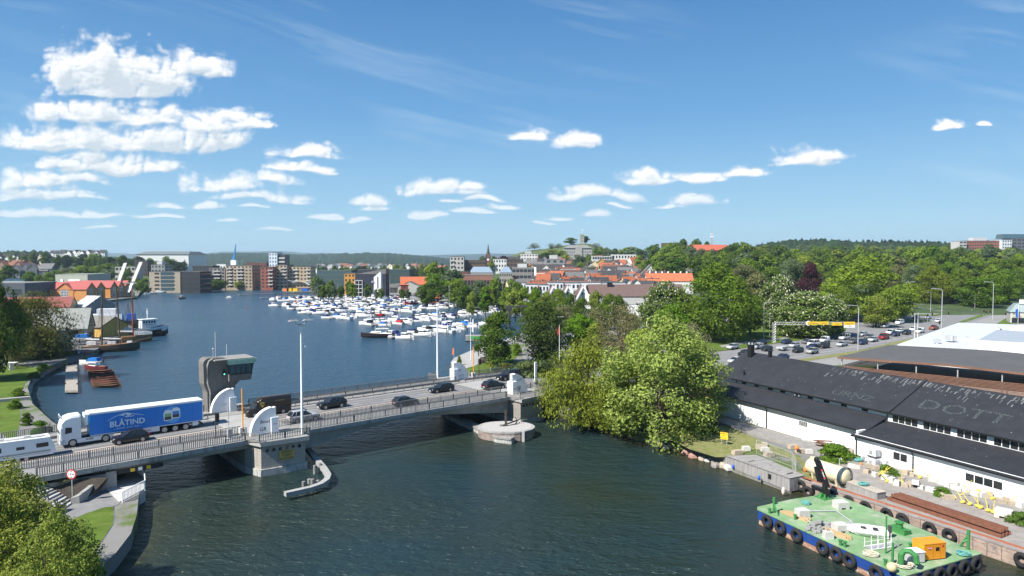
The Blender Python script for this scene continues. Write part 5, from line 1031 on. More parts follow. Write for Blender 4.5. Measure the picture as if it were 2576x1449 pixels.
fr.box(-1.9,1.9,-.55,-.47,.05,.14).box(-1.9,1.9,.47,.55,.05,.14)
for x in np.linspace(-1.85,1.85,5):
 for y in(-.5,.5):fr.tube([(x,y,.1),(x,y,1.05)],.035,5)
for y in(-.5,.5):fr.tube([(-1.85,y,.55),(1.85,y,.55)],.02,4)
gw.scale=(.82,.8,.9);fr.build('frame',MA['white_paint'],gw);MB().box(-1.85,1.85,-.46,.46,.06,.1).build('tread',MA['steel_grey'],gw)
M_('block_pale',(.5,.49,.46),.9,.12,1.5,.3,dark=(.38,.36,.33),dthr=(.55,.7));M_('block_stone',(.42,.35,.27),.9,.2,1.2,.5,dark=(.3,.25,.2),dthr=(.5,.65))
def block(x,y,z,rz,w,d,h,label,m='block_pale',hook=False,feet=True):
 o=thing('concrete_block',label,'block',G(x,y,z),rz,'concrete mooring blocks');b=MB()
 if feet:b.box(-w/2,w/2,-d/2,d/2,h*.25,h).box(-w/2,-w*.2,-d/2,d/2,0,h*.25).box(w*.2,w/2,-d/2,d/2,0,h*.25)
 else:b.hexa([(-w/2,-d/2,0),(w/2,-d/2,0),(w/2,d/2,0),(-w/2,d/2,0)],[(-w*.44,-d*.44,h),(w*.46,-d*.45,h*.95),(w*.45,d*.46,h),(-w*.45,d*.43,h*.97)])
 b.build('block',MA[m],o)
 if hook:MB().torus((0,0,h+.05),.12,.03,'y',10,5).build('ring',MA['rust'],o)
block(2018,1299,1.6,BGA+R(75),1.2,1.0,.75,'pale concrete block with lifting holes near the planks on the barge');block(2115,1278,1.6,BGA+R(75),1.3,1.1,.75,'pale concrete block by the crane at the quay side of the barge');block(2113,1336,1.6,BGA+R(75),1.2,1.1,.75,'pale concrete block left of the white dinghy');block(2083,1354,1.6,BGA+R(70),.85,.7,.7,'whitish rough concrete block with a rusty ring on the barge','block_pale',True,False)
M_('net_grey',(.3,.3,.28),.95,.3,3,.8);M_('plank',(.42,.3,.16),.8,.2,1,stretch=(.2,2,2));M_('rope_pale',(.55,.5,.4),.9,.15,4);M_('rope_teal',(.12,.35,.32),.9,.15,4)
def heap(name,label,cat,loc,m,rx,ry,h,n=22,sd=1,par=None):
 rr=random.Random(sd);o=thing(name,label,cat,loc,rr.uniform(0,3));mb=MB()
 for k in range(n):
  a,q=rr.uniform(0,6.3),math.sqrt(rr.random());x,y=rx*q*math.cos(a),ry*q*math.sin(a);mb.ball((x,y,h*(1-q)*.7),(rx*.28,ry*.25,h*.35),6,4)
 mb.build('heap',m,o);return o
heap('net_pile','heap of grey crab nets and cages on the barge deck','net',G(2060,1328,1.6),MA['net_grey'],1.8,.9,.8,26,4)
for i,(x,y,lab)in enumerate(((2002,1299,'bundle of planks beside the first concrete block on the barge'),(2100,1342,'bundle of planks pointing at the white dinghy'))):
 o=onb('planks',lab,'planks',x,y,1.6,R(8));mb=MB();rr=random.Random(i)
 for k in range(6):mb.box(-1.6+rr.uniform(-.3,.3),1.5+rr.uniform(-.3,.4),-.5+k*.15,-.38+k*.15,.0,.1+.1*(k%2))
 mb.build('boards',MA['plank'],o)
o=onb('steel_frame','flat galvanised frame with grey netting on the barge deck','frame',2070,1302,1.62,R(68));MB().tube([(-2.0,-1.6,.1),(2.2,-1.6,.1),(2.2,1.6,.1),(-2.0,1.6,.1),(-2.0,-1.6,.1)],.07,5).build('frame',MA['galv'],o);MB().box(-2.0,2.2,-3.2,-1.5,.0,.04).build('netting',MA['steel_grey'],o)
def coil(label,loc,m,r=.5,sd=0,grp='coils of rope'):
 rr=random.Random(sd);o=thing('rope_coil',label,'rope',loc,0,grp);pts=[]
 for k in range(60):a=k*.62;q=r*(.45+.55*abs(math.sin(k*.41+sd)));pts.append((q*math.cos(a),q*.8*math.sin(a),.05+.004*k))
 MB().tube(pts,.045,5).build('rope',m,o);return o
for x,y,m,r,lab in((2028,1268,'rope_teal',.5,'teal rope coil near the crane'),(2191,1397,'rope_pale',.7,'pale rope coil in front of the gangway'),(2272,1424,'rope_pale',.9,'pale tangled rope at the green vent pipe'),(2423,1396,'rope_teal',.6,'teal rope by the mooring frame')):coil(lab+' on the barge',G(x,y,1.62),MA[m],r,int(x))
fbu=thing('fender_ball','round cream fender ball at the green vent pipe','fender',G(2243,1427,2.0));MB().ball((0,0,0),.42,14,9).build('ball',M_('cream',(.55,.46,.27),.6,.1,2),fbu,True)
# things on the quay
tk2=thing('storage_tank','long cream cylindrical tank on saddles with a black hose coiled at its end','tank',G(2081,1212,1.5),QA-R(2));M_('tank_cream',(.66,.58,.38),.5,.06,.7)
rings=[[(x,r*math.cos(a),1.35+r*math.sin(a))for a in np.linspace(0,2*math.pi,21)[:-1]]for x,r in((-2.75,.35),(-2.6,.75),(-2.35,.93),(-1.5,.97),(1.6,.97),(2.4,.93),(2.65,.7),(2.75,.3))]
MB().loft(rings).build('shell',MA['tank_cream'],tk2,True)
for x in(-1.6,.3,1.7):MB().hexa([(x-.12,-.55,0),(x+.12,-.55,0),(x+.12,.55,0),(x-.12,.55,0)],[(x-.12,-.8,.85),(x+.12,-.8,.85),(x+.12,.8,.85),(x-.12,.8,.85)]).build('saddle',MA['tank_cream'],tk2)
MB().cyl(-2.0,0,2.3,2.45,.4).build('manhole',MA['tank_cream'],tk2);MB().tube([(1.6,0,2.3),(1.6,0,3.2),(1.8,0,3.35),(1.9,0,3.15)],.05,5).build('vent_pipe',MA['galv'],tk2)
hb_=MB()
for k in range(4):hb_.torus((2.1+.14*k,0,1.25),1.02+.03*k,.05,'x',22,5)
hb_.build('hose',M_('hose_blue',(.03,.06,.09),.6,.2,2),tk2)
ctb=thing('crate','long low grey timber box with teal rope on top at the quay edge','crate',(QM@Vector((3.5,2.0,1.52)))[:],QA-R(8));MB().box(-2.4,2.4,-.65,.65,0,.75).build('box',MA['wood_grey'],ctb);MB().box(-2.45,2.45,-.7,.7,.75,.82).build('lid',M_('crate_lid',(.4,.36,.3),.9,.15,1),ctb)
coil('teal rope on the low timber box',Vector(ctb.location)+Vector((0,0,.85)),MA['rope_teal'],.6,3)
stb=thing('steel_beams','stack of long rusty steel channel beams on the quay','beams',(QM@Vector((12.2,2.6,1.52)))[:],QA-R(3))
for k,(y,z)in enumerate(((-.65,0),(0,0),(.65,0),(-.35,.42),(.35,.42))):MB().box(-5.9+.1*k,5.8-.05*k,y-.26,y+.26,z,z+.06).box(-5.9+.1*k,5.8-.05*k,y-.26,y-.2,z+.06,z+.36).box(-5.9+.1*k,5.8-.05*k,y+.2,y+.26,z+.06,z+.36).build('beam',MA['rust'],stb)
def ibc(loc,rz,label):
 if 'ibc' not in PROT:
  o=thing('tote',label,'tote',loc,rz,'white liquid totes by the warehouse');PROT['ibc']=o
  MB().box(-.52,.52,-.45,.45,.16,1.1).cyl(0,0,1.1,1.18,.15).build('tank',mat('tote_white',(.72,.75,.77),.35,.06,2),o);MB().box(-.6,.6,-.5,.5,0,.06).box(-.6,-.4,-.5,.5,.06,.15).box(.4,.6,-.5,.5,.06,.15).box(-.1,.1,-.5,.5,.06,.15).build('pallet',MA['steel_dark'],o)
  c=MB()
  for z in(.2,.42,.64,.86,1.1):c.tube([(-.58,-.5,z),(.58,-.5,z),(.58,.5,z),(-.58,.5,z),(-.58,-.5,z)],.018,4)
  for x in np.linspace(-.58,.58,5):c.tube([(x,-.5,.1),(x,-.5,1.1)],.015,4).tube([(x,.5,.1),(x,.5,1.1)],.015,4)
  for y in(-.25,0,.25):c.tube([(-.58,y,.1),(-.58,y,1.1)],.015,4).tube([(.58,y,.1),(.58,y,1.1)],.015,4)
  c.build('cage',MA['galv'],o);MB().box(-.3,.05,-.53,-.51,.45,.85).build('plate',MA['steel_grey'],o);proto(o)
 else:o=dup(PROT['ibc'],loc,rz,label)
 return o
ib=lambda x,y,z=1.55:G(x,y,z)
i0=ib(2198,1174);ibc(ib(2181,1164),WA,'white liquid tote at the back left of the pile');ibc(i0,WA,'white liquid tote carrying another tote');ibc(ib(2224,1176),WA,'white liquid tote at the right end of the pile');ibc(i0+Vector((.15,.25,1.2)),WA,'white liquid tote on top of the pile, red capped')
M_('buoy_yellow',(.66,.5,.09),.55,.12,2,dark=(.75,.7,.5),dthr=(.62,.75))
def buoy(loc,rz,tilt,label,kind=0):
 k=('buoy',kind)
 if k not in PROT:
  o=thing('buoy',label,'buoy',loc,rz,'yellow buoys laid up along the warehouse');PROT[k]=o
  MB().loft([[(r*math.cos(a),r*math.sin(a),z)for a in np.linspace(0,2*math.pi,15)[:-1]]for z,r in((0,.1),(.08,.34),(.2,.42),(.32,.36),(.42,.12))]).build('float',MA['buoy_yellow'],o,True)
  MB().tube([(0,0,.4),(0,0,1.75)],.075,8,0,.05).build('staff',MA['buoy_yellow'],o)
  if kind:MB().box(-.3,.3,-.03,.03,1.75,1.82).box(-.03,.03,-.3,.3,1.83,1.9).build('topmark',MA['buoy_yellow'],o)
  proto(o)
 else:o=dup(PROT[k],loc,rz,label)
 o.rotation_euler=(0,tilt,rz);o.scale=(.7,.7,.85);return o
z6=lambda x,y:(2075.4+x*.2621,1069+y*.2621)
bu=[(500,480,.9,1,'beside the totes'),(545,465,.8,0,'nearest the white totes'),(565,500,.3,0,'by the bush below the totes'),(610,550,-.8,0,'lying toward the bush'),(735,560,.05,1,'standing upright among pale blocks'),(920,515,-.8,0,'leaning right on the retaining ledge'),(1000,500,.1,1,'standing thin against the white wall'),(1095,520,.1,1,'upright in the middle of the wall'),(1120,525,-.9,0,'leaning far over beside an upright one'),(1170,550,.7,0,'propped against another near mid wall'),(1345,600,.7,0,'leaning left at the end of the middle group'),(1240,700,.9,1,'lying on stones in front of the ledge'),(1480,650,-.9,0,'pale one leaning right under the window end'),(1575,640,-.1,1,'tall upright one near the right end'),(1330,755,-.7,0,'leftmost of the front cluster on the quay'),(1400,770,-.6,0,'second of the front cluster'),(1465,790,0,0,'upright in the front cluster'),(1505,805,-.6,0,'fourth of the front cluster'),(1570,835,-.3,0,'whitish one of the front cluster'),(1615,850,.05,0,'last of the front cluster, by the big block'),(1620,720,-.8,0,'deep yellow one leaning on the ledge'),(1750,750,.7,0,'lying across stones at the right'),(1760,700,0,1,'pale thin one near the right picture edge'),(1900,770,.9,0,'at the very right picture edge')]
for i,(x,y,ti,kd,lab)in enumerate(bu):buoy(G(*z6(x,y),1.55 if y-x*.28>330 else 1.95),QA+.4*math.sin(i*3),ti,'yellow spar buoy '+lab,kd)
lg=thing('ledge','low concrete ledge with timber edge along the warehouse wall','ledge');lg.matrix_world=WM
MB().box(-25,38,-3.2,-.02,1.3,1.95).build('slab',MA['concrete_grey'],lg);MB().box(2,38,-3.35,-3.2,1.3,2.0).build('edge',MA['wood_grey'],lg)
st_=[(260,275,1),(260,410,0),(300,415,0),(420,410,1),(490,435,1),(400,460,1),(480,495,0),(580,525,0),(690,575,0),(640,550,0),(760,590,1),(820,585,1),(740,540,1),(870,570,0),(930,610,0),(1010,640,0),(830,490,1),(790,475,1),(1030,540,0),(1090,560,0),(1140,575,0),(1190,595,0),(1230,610,0),(1280,630,0),(1335,635,0),(1390,650,0),(1450,680,0),(1520,690,0),(1580,695,1),(1090,665,0),(1140,690,1),(1190,710,1),(1690,745,1),(1740,745,1),(1800,770,1),(1880,790,0),(1830,905,0),(1250,585,0)]
rr=random.Random(5)
for i,(x,y,c)in enumerate(st_):
 p=G(*z6(x,y),1.53)
 block(*z6(x,y),1.53 if y-x*.28>330 else 1.95,rr.uniform(0,3),rr.uniform(.6,1.0),rr.uniform(.5,.8),rr.uniform(.4,.6),('tan hewn stone ' if c else 'pale concrete lump ')+'in the row along the ledge, number %d counted from the totes'%(i+1),'block_stone' if c else 'block_pale',False,False)
block(*z6(1718,890),1.53,QA+.2,1.5,1.0,.9,'big pale concrete block at the end of the front buoy cluster')
z5=lambda x,y:(1698+x*.1736,1038+y*.1736)
for x,y,c,w,lab in((1215,520,1,.9,'tan stone left behind the mesh fence'),(1295,490,1,.8,'jagged tan stone on top of the fence group'),(1305,560,0,1.1,'white rough block at the mesh fence foot'),(1360,630,1,1.3,'flat tan slab in the grass behind the fence'),(900,600,1,1.4,'tilted pale slab by the timber shed corner'),(1030,545,0,1.1,'white slab lying in the grass'),(1710,520,1,1.3,'tan block carrying an orange buoy'),(1820,580,1,1.3,'tan block below the orange buoy'),(1940,590,0,1.0,'white stained block right of the orange buoy'),(1890,440,0,1.0,'whitish block against the warehouse wall')):
 block(*z5(x,y),1.55,QA+w,w,.8,.55,lab,'block_stone' if c else 'block_pale',False,False)
for x,y,lab in((1765,530,'orange round buoy on a stone behind the quay'),):o=thing('float',lab,'buoy',G(*z5(x,y),2.2));MB().ball((0,0,.2),.3,12,8).build('ball',MA['orange'],o,True)
for x,y,lab in((1885,860,'orange bottle shaped float at the tank foot'),(345,410,'orange float by the bollard blocks below the totes')):
 o=thing('float',lab,'buoy',G(*(z5(x,y)if y>800 else z6(x,y)),1.55));MB().ball((0,0,.35),(.2,.2,.4),10,8).build('ball',MA['orange'],o,True)
bs=thing('scrap_steel','jumbled stack of rusty steel sheets against the warehouse wall','scrap',G(*z5(2150,500),1.95),WA);rr=random.Random(9)
for k in range(8):a=rr.uniform(-.4,.4);MB().box(-1.3,1.3,-.25,.25,.0,.06).build('sheet',MA['rust']if k%3 else MA['steel_grey'],bs,loc=(rr.uniform(-.4,.4),rr.uniform(-.3,.3),.12*k)).rotation_euler=(rr.uniform(-.1,.1),rr.uniform(-.15,.15),a)
coil('dark blue hose coil near the downpipe by the totes',G(*z6(235,255),2.1),MA['hose_blue'],.9,8);coil('teal rope heap on the ledge left of the totes',G(*z6(320,345),2.0),MA['rope_teal'],.6,12);coil('teal rope heap below the ledge left of the totes',G(*z6(285,385),1.6),MA['rope_teal'],.5,15)
sd_=thing('timber_shed','weathered grey timber jetty shed with board sides standing over the water','shed');sd_.matrix_world=QM
f0,f1_,b1,b0=(-13.9,-1.5),(-3.3,-2.0),(-3.2,.6),(-12.2,2.4)
MB().hexa([(*f0,.55),(*f1_,.25),(f1_[0],f1_[1]+.1,.25),(f0[0],f0[1]+.1,.55)],[(*f0,1.85),(*f1_,1.85),(f1_[0],f1_[1]+.1,1.85),(f0[0],f0[1]+.1,1.85)]).hexa([(f1_[0]-.1,f1_[1]+.1,.2),(*f1_,.2),(*b1,.2),(b1[0]-.1,b1[1],.2)],[(f1_[0]-.1,f1_[1]+.1,1.85),(*f1_,1.85),(*b1,1.85),(b1[0]-.1,b1[1],1.85)]).build('board_wall',striped(mat('boards_grey',(.30,.29,.28),.9,.35,1.4,.4,stretch=(2.5,1,.15),dark=(.17,.16,.155),dthr=(.5,.65)),'X',6,.35,.1),sd_)
striped(M_('deck_boards',(.26,.25,.24),.9,.3,1.2,.3,stretch=(2.5,.2,1),dark=(.36,.35,.33),dthr=(.5,.65)),'X',5,.45,.08)
MB().prism([f0,f1_,b1,b0],1.7,1.87).build('deck',MA['deck_boards'],sd_)
for k,(x,y)in enumerate(((-11.5,-.2),(-9,0),(-7.5,-.6),(-5.5,-.5))):MB().box(x-1.1,x+1.1,y-.5,y+.6,1.87,1.95+.03*k).build('loose_boards',MA['deck_boards'],sd_,).rotation_euler=(0,0,R(2))
for x in(-13.7,-11.2,-8.6,-5.6,-3.4):MB().cyl(x,-1.4-.05*(x+14)*.6,-1.5,.9,.13,n=8).build('pile',MA['wood_grey'],sd_)
MB().box(-6.55,-6.1,-1.92,-1.86,.9,1.5).build('window',MA['black'],sd_)
for x,y,lab in((866,795,'small blue fender on the shed boards, nearest the bank'),(1240,955,'round blue float hanging under the shed window')):o=thing('float',lab,'buoy',G(*z5(x,y),.6)+Vector((-.3,-.3,0)));MB().ball((0,0,.2),(.18,.18,.32),10,8).build('ball',MA['blue'],o,True)
o=thing('float','white and pink fender hanging at the shed corner','buoy',G(*z5(1570,1160),.5));MB().ball((0,0,.2),(.22,.22,.5),10,8).build('ball',M_('pinkwhite',(.7,.55,.5),.5,.1,2),o,True)
mf=thing('mesh_fence','temporary galvanised mesh fence panels behind the timber shed','fence');P_=[G(*z5(*q),1.55)for q in((1180,600),(1425,690),(1690,790),(1750,905))];fr=MB()
for a,b in zip(P_[:-1],P_[1:]):
 for z in(.1,1.1,1.95):fr.tube([a+Vector((0,0,z)),b+Vector((0,0,z))],.02,4)
 for k in range(13):p=a.lerp(b,k/12);fr.tube([p+Vector((0,0,.1)),p+Vector((0,0,1.95))],.008 if 0<k<12 else.03,4)
fr.build('panels',MA['galv'],mf)
ys=thing('notice_sign','yellow cable warning sign on two posts in the grass','sign',G(*z5(710,460),1.6),R(-35));MB().tube([(-.4,0,0),(-.4,0,1.3)],.04,5).tube([(.4,0,-.1),(.4,0,1.3)],.04,5).build('post',MA['galv'],ys)
pl=MB().box(-.55,.55,-.06,-.03,.75,1.75).build('plate',MA['yellow_sign'],ys)
for k,tx in enumerate(('HØYSPENNING','KABEL','BRU - 150')):text(tx,.15,MA['ink'],'lettering',pl,(0,-.065,1.55-.3*k),(R(90),0,0),bold=.004)
sheet('grass_bank',[(1645,1098),(1700,1112),(1735,1130),(1800,1150),(1835,1150),(1900,1130),(2010,1160),(2025,1185),(1985,1190),(2040,1212),(2060,1200),(2010,1150),(1920,1110),(1860,1085),(1800,1060),(1700,1060),(1640,1070)],1.56,MA['grass_dry'])
rr=random.Random(21);cols=('granite','granite_red','block_stone','block_pale')
rp=[(1640,1112),(1665,1120),(1690,1124),(1712,1128),(1735,1136),(1758,1142),(1775,1147),(1790,1148),(1806,1156),(1745,1150),(1768,1156),(1782,1160),(1796,1166),(1812,1166),(1820,1174),(1835,1180),(1800,1174),(1725,1141),(1700,1132),(1676,1127),(1655,1119)]
for i,(x,y)in enumerate(rp):
 o=thing('boulder',('grey','reddish','tan','pale')[i%4]+' boulder on the waterline, number %d from the %s'%(i+1,'willow towards the shed'),'boulder',G(x,y,.15),rr.uniform(0,6),'boulders along the bank');r0=rr.uniform(.45,.85);mb=MB();rings=[]
 for z,k in((-.4,.7),(0,1),(.45,.95),(.8,.6)):rings.append([(r0*k*math.cos(a)*(1+.2*math.sin(3*a+i)),r0*.8*k*math.sin(a)*(1+.2*math.cos(2*a+i)),r0*z)for a in np.linspace(0,2*math.pi,8)[:-1]])
 mb.loft(rings).build('rock',MA[cols[i%4]],o)
# trees
def leaf_mat(name,trans=.36,col=None):
 m=bpy.data.materials.new(name);m.use_nodes=True;nt=m.node_tree;N=nt.nodes;L=nt.links;N.clear()
 oi=N.new('ShaderNodeObjectInfo');at=N.new('ShaderNodeAttribute');at.attribute_name='rnd'
 mr=N.new('ShaderNodeMapRange');L.new(at.outputs['Fac'],mr.inputs[0]);mr.inputs[3].default_value=.55;mr.inputs[4].default_value=1.45
 hs=N.new('ShaderNodeHueSaturation');hm=N.new('ShaderNodeMapRange');L.new(at.outputs['Fac'],hm.inputs[0]);hm.inputs[3].default_value=.515;hm.inputs[4].default_value=.485
 L.new(hm.outputs[0],hs.inputs['Hue']);L.new(mr.outputs[0],hs.inputs['Value'])
 if col:hs.inputs['Color'].default_value=(*col,1)
 else:L.new(oi.outputs['Color'],hs.inputs['Color'])
 d=N.new('ShaderNodeBsdfDiffuse');t=N.new('ShaderNodeBsdfTranslucent');L.new(hs.outputs[0],d.inputs[0]);L.new(hs.outputs[0],t.inputs[0])
 mx=N.new('ShaderNodeMixShader');mx.inputs[0].default_value=trans;L.new(d.outputs[0],mx.inputs[1]);L.new(t.outputs[0],mx.inputs[2])
 out=N.new('ShaderNodeOutputMaterial');L.new(mx.outputs[0],out.inputs[0]);return m
MA['leaf']=leaf_mat('leaf');MA['blossom']=leaf_mat('blossom_white',.2,(.62,.60,.46));MA['flower_yellow']=leaf_mat('flower_yellow',.2,(.7,.6,.05))
M_('bark',(.10,.075,.055),.95,.3,2,.5);M_('bark_pale',(.42,.40,.37),.9,.25,3,.3)
def leaves_mesh(name,P,Nn,S,m,rng,aspect=.62,down=None):
 n=len(P);up=rng.normal(size=(n,3))
 if down is not None:up=up*.35+np.array([0,0,-1.0])*down
 a=np.cross(Nn,up);a/=np.linalg.norm(a,axis=1,keepdims=True)+1e-9;b=np.cross(Nn,a);b/=np.linalg.norm(b,axis=1,keepdims=True)+1e-9
 a=a*(S*aspect)[:,None];b=b*S[:,None]
 V=np.stack([P-b,P+a*.9-b*.1,P+b,P-a*.9+b*.1],1).reshape(-1,3).astype(np.float32)
 me=bpy.data.meshes.new(name);me.vertices.add(4*n);me.vertices.foreach_set('co',V.ravel());me.loops.add(4*n);me.loops.foreach_set('vertex_index',np.arange(4*n,dtype=np.int32))
 me.polygons.add(n);me.polygons.foreach_set('loop_start',np.arange(0,4*n,4,dtype=np.int32));me.polygons.foreach_set('loop_total',np.full(n,4,np.int32));me.update()
 at=me.attributes.new('rnd','FLOAT','POINT');at.data.foreach_set('value',np.repeat(rng.random(n)*.7+.3*rng.random(),4).astype(np.float32))
 me.materials.append(m);return me
def crown_pts(rng,n,K,env,lobe,flat=.8):
 """leaf places on the outside of K clumps spread through an envelope env(t)=radius at height t (0..1)"""
 C=[]
 while len(C)<K:
  t=rng.random();e=env(t)
  if rng.random()>e+.15:continue
  a=rng.random()*6.283;q=math.sqrt(rng.random())*max(0.02,e-lobe*.6)
  C.append((q*math.cos(a),q*math.sin(a),t))
 C=np.array(C);R_=lobe*(.65+.7*rng.random(K));w=R_**2;ix=rng.choice(K,n,p=w/w.sum())
 d=rng.normal(size=(n,3));d[:,2]=d[:,2]+.35;d/=np.linalg.norm(d,axis=1,keepdims=True)
 rad=R_[ix]*(.72+.36*rng.random(n))
 P=C[ix]+d*rad[:,None]*np.array([1,1,flat]);Nn=d+rng.normal(size=(n,3))*.45;Nn/=np.linalg.norm(Nn,axis=1,keepdims=True)
 return P,Nn,C,ix
ENV={'broad':lambda t:(math.sin(math.pi*min(1,(t*.86+.16)))**.55)*.5,'round':lambda t:math.sqrt(max(0,1-(2*t-1)**2))*.5,'tall':lambda t:(math.sin(math.pi*(t*.9+.08))**.7)*.32,'cone':lambda t:.30*(1-t)+.02,'poplar':lambda t:.13*math.sin(math.pi*(t*.9+.06))**.5,'shrub':lambda t:math.sqrt(max(0,1-t*t))*.5}
def tree_proto(kind,name,n,K,env,leaf,H=10.,crown0=.16,lobe=.17,seed=1,m='leaf',bark='bark',limbs=7,flowers=0,width=1.0,down=None,aspect=.62):
 """crown and trunk of unit width*H; the crown runs from crown0*H to H"""
 rng=np.random.default_rng(seed);o=thing(name,'tree','tree')
 P,Nn,C,ix=crown_pts(rng,n,K,ENV[env],lobe)
 hh=H*(1-crown0);sc=np.array([H*width,H*width,hh]);off=np.array([0,0,H*crown0])
 if down is not None:
  hang=rng.random(n)**1.5*.34*(np.linalg.norm(P[:,:2],axis=1)/.45);P[:,2]-=hang;P[:,2]=np.maximum(P[:,2],.0)
 S=leaf*(.7+.6*rng.random(n));W=P*sc+off
 c=link('crown',leaves_mesh(name+'_crown',W,Nn,S,MA[m],rng,aspect,down),o)
 if flowers:
  k=rng.choice(n,flowers,replace=False);up=P[k]+Nn[k]*.015;Fl=up*sc+off+np.array([0,0,leaf*.4]);Nf=rng.normal(size=(flowers,3));Nf[:,2]=.2;Nf/=np.linalg.norm(Nf,axis=1,keepdims=True)
  link('blossom',leaves_mesh(name+'_blossom',Fl,Nf,leaf*(.55+.3*rng.random(flowers)),MA['blossom'],rng,.38,-1.2),o)
 tr=MB();rr=random.Random(seed);r0=H*.022+.05
 if env!='shrub':
  tr.tube([(0,0,-1.0),(0.02*H*.1,0,H*crown0),(.01*H,.01*H,H*(crown0+.35*(1-crown0)))],r0,7,0,r0*.55)
  if env in('cone','poplar'):tr.tube([(.01*H,.01*H,H*(crown0+.3)),(0,0,H*.97)],r0*.5,5,0,.02)
 if env not in('cone','poplar'):
  for q in C[rng.choice(len(C),min(limbs,len(C)),replace=False)]:
   e=q*sc+off;b=Vector((0,0,H*(crown0+rr.uniform(-.02,.3*(1-crown0)))))if env!='shrub' else Vector((0,0,0));e=Vector(e);md=b.lerp(e,.5)+Vector((rr.uniform(-.3,.3),rr.uniform(-.3,.3),.3))*H*.05
   tr.tube([b,md,e],r0*.42,5,0,r0*.1)
 tr.build('trunk',MA[bark],o);return proto(o)
TP={}
def tproto(key,*a,**k):TP[key]=[tree_proto(key,*a,**k),0]
tproto('oak_tree','oak_tree',15000,90,'broad',.34,20,.10,.125,3)
tproto('bright_tree','bright_tree',21000,150,'broad',.19,16,.01,.092,4,limbs=26)
tproto('willow_tree','willow_tree',20000,70,'broad',.26,14,.02,.13,5,down=1.6,aspect=.3,limbs=12)
tproto('chestnut_tree','chestnut_tree',9000,70,'broad',.36,14,.10,.14,6,flowers=2300)
for i in range(4):tproto('leafy_tree%d'%i,'leafy_tree',2600,34+8*i,('broad','round','broad','tall')[i],.50,12,.16,.16 if i<3 else.12,20+i)
for i in range(2):tproto('park_tree%d'%i,'park_tree',7000,60,('broad','round')[i],.36,15,.13,.135,30+i)
tproto('sparse_tree','sparse_tree',5200,60,'round',.22,13,.08,.15,40,limbs=26)
tproto('birch_tree','birch_tree',9000,55,'tall',.26,15,.06,.12,42,bark='bark_pale',limbs=14,width=1.15)
tproto('spruce_tree','spruce_tree',2600,50,'cone',.42,14,.04,.10,43,width=.9)
tproto('poplar_tree','poplar_tree',1300,24,'poplar',.4,12,.06,.09,44)
tproto('street_tree','street_tree',1500,22,'round',.26,6,.3,.17,45,width=.75)
tproto('shrub','shrub',2600,26,'shrub',.16,3,.0,.17,46,limbs=5,width=1.5)
tproto('hedge','hedge',4200,40,'shrub',.15,2,.0,.15,47,limbs=3,width=3.0)
TW={}
for k,(o,_)in TP.items():
 vs=np.array([v.co for c in o.children if c.name.startswith('crown')for v in c.data.vertices]);TW[k]=(float(np.percentile(vs[:,0],98.5)-np.percentile(vs[:,0],1.5)),float(np.percentile(vs[:,2],99.3)))
TREE_RR=random.Random(77)
def tree(kind,x,ytop,w,Y,col,label,group=None,z=None,cat='tree'):
 """crown top at photo pixel (x, ytop), crown w pixels wide, standing at distance Y"""
 top=D(x,ytop,Y);gz=hgt(top.x,Y)if z is None else z;h=max(1.0,top.z-gz);wid=w*Y/FPX
 o,used=TP[kind];rz=TREE_RR.uniform(0,6.28);loc=(top.x,Y,gz-.05)
 if not used:TP[kind][1]=1;o.location=loc;o.rotation_euler=(0,0,rz)
 else:o=dup(o,loc,rz)
 o.scale=(wid/TW[kind][0],wid/TW[kind][0],h/TW[kind][1]);tag(o,label,cat)
 if group:o['group']=group
 elif 'group' in o:del o['group']
 v=TREE_RR.uniform(1.08,1.36);paint(o,tuple(c*v for c in col),('crown',));return o
GR=(.118,.175,.024);GD=(.07,.115,.019);GL=(.165,.21,.036);GY_=(.2,.245,.035);GB_=(.125,.135,.055);GE=(.03,.052,.022);GP=(.05,.02,.026);GS=(.1,.14,.065);GO=(.11,.115,.03)
T=tree
T('willow_tree',1478,862,205,113,(.19,.225,.032),'yellow green weeping willow hanging over the water beside the right pier',z=1.2)
T('bright_tree',1665,801,275,104,(.25,.31,.075),'big pale green broad tree leaning over the water between willow and black roof',z=.9)
T('bright_tree',1748,852,150,112,(.22,.28,.06),'smaller pale green tree tucked against the big one, by the red awning',z=1.4)
T('bright_tree',1575,900,140,107,(.19,.235,.034),'low pale green tree between the weeping willow and the big pale tree',z=.9)
T('park_tree0',1253,786,98,172,GD,'dark green conical lime tree on the café lawn by the path',z=1.6);T('birch_tree',1368,762,96,176,(.055,.085,.02),'dark drooping birch with white stem beside the curved path',z=1.6);T('park_tree1',1463,793,86,182,(.085,.165,.014),'vivid green round maple right of the birch',z=1.6)
T('sparse_tree',1562,768,112,168,(.135,.125,.06),'brownish olive half leafed tree behind the weeping willow',z=1.6);T('sparse_tree',1740,815,90,150,(.16,.16,.08),'greyish budding tree behind the big pale green one',z=1.6);T('park_tree0',1500,812,70,178,GL,'light green tree between the maple and the brownish tree',z=1.6)
T('leafy_tree0',1610,830,80,150,GY_,'yellow green tree just behind the big pale tree crown',z=1.6)
T('oak_tree',1800,670,172,222,(.10,.16,.02),'largest dark green oak in the centre of the tree belt',z=1.7);T('chestnut_tree',1676,714,112,232,(.085,.13,.028),'white blossoming chestnut left of the large oak',z=1.7);T('park_tree1',1690,768,78,205,(.09,.17,.014),'bright green maple in front of the left chestnut',z=1.7)
T('chestnut_tree',1965,700,105,262,(.085,.125,.03),'white blossoming chestnut right of the large oak',z=1.7);T('chestnut_tree',2032,738,152,236,(.09,.135,.03),'lowest and broadest blossoming chestnut beside the sign gantry',z=1.7);T('chestnut_tree',2090,745,70,240,(.08,.125,.03),'small blossoming chestnut at the right side of the broad one',z=1.7)
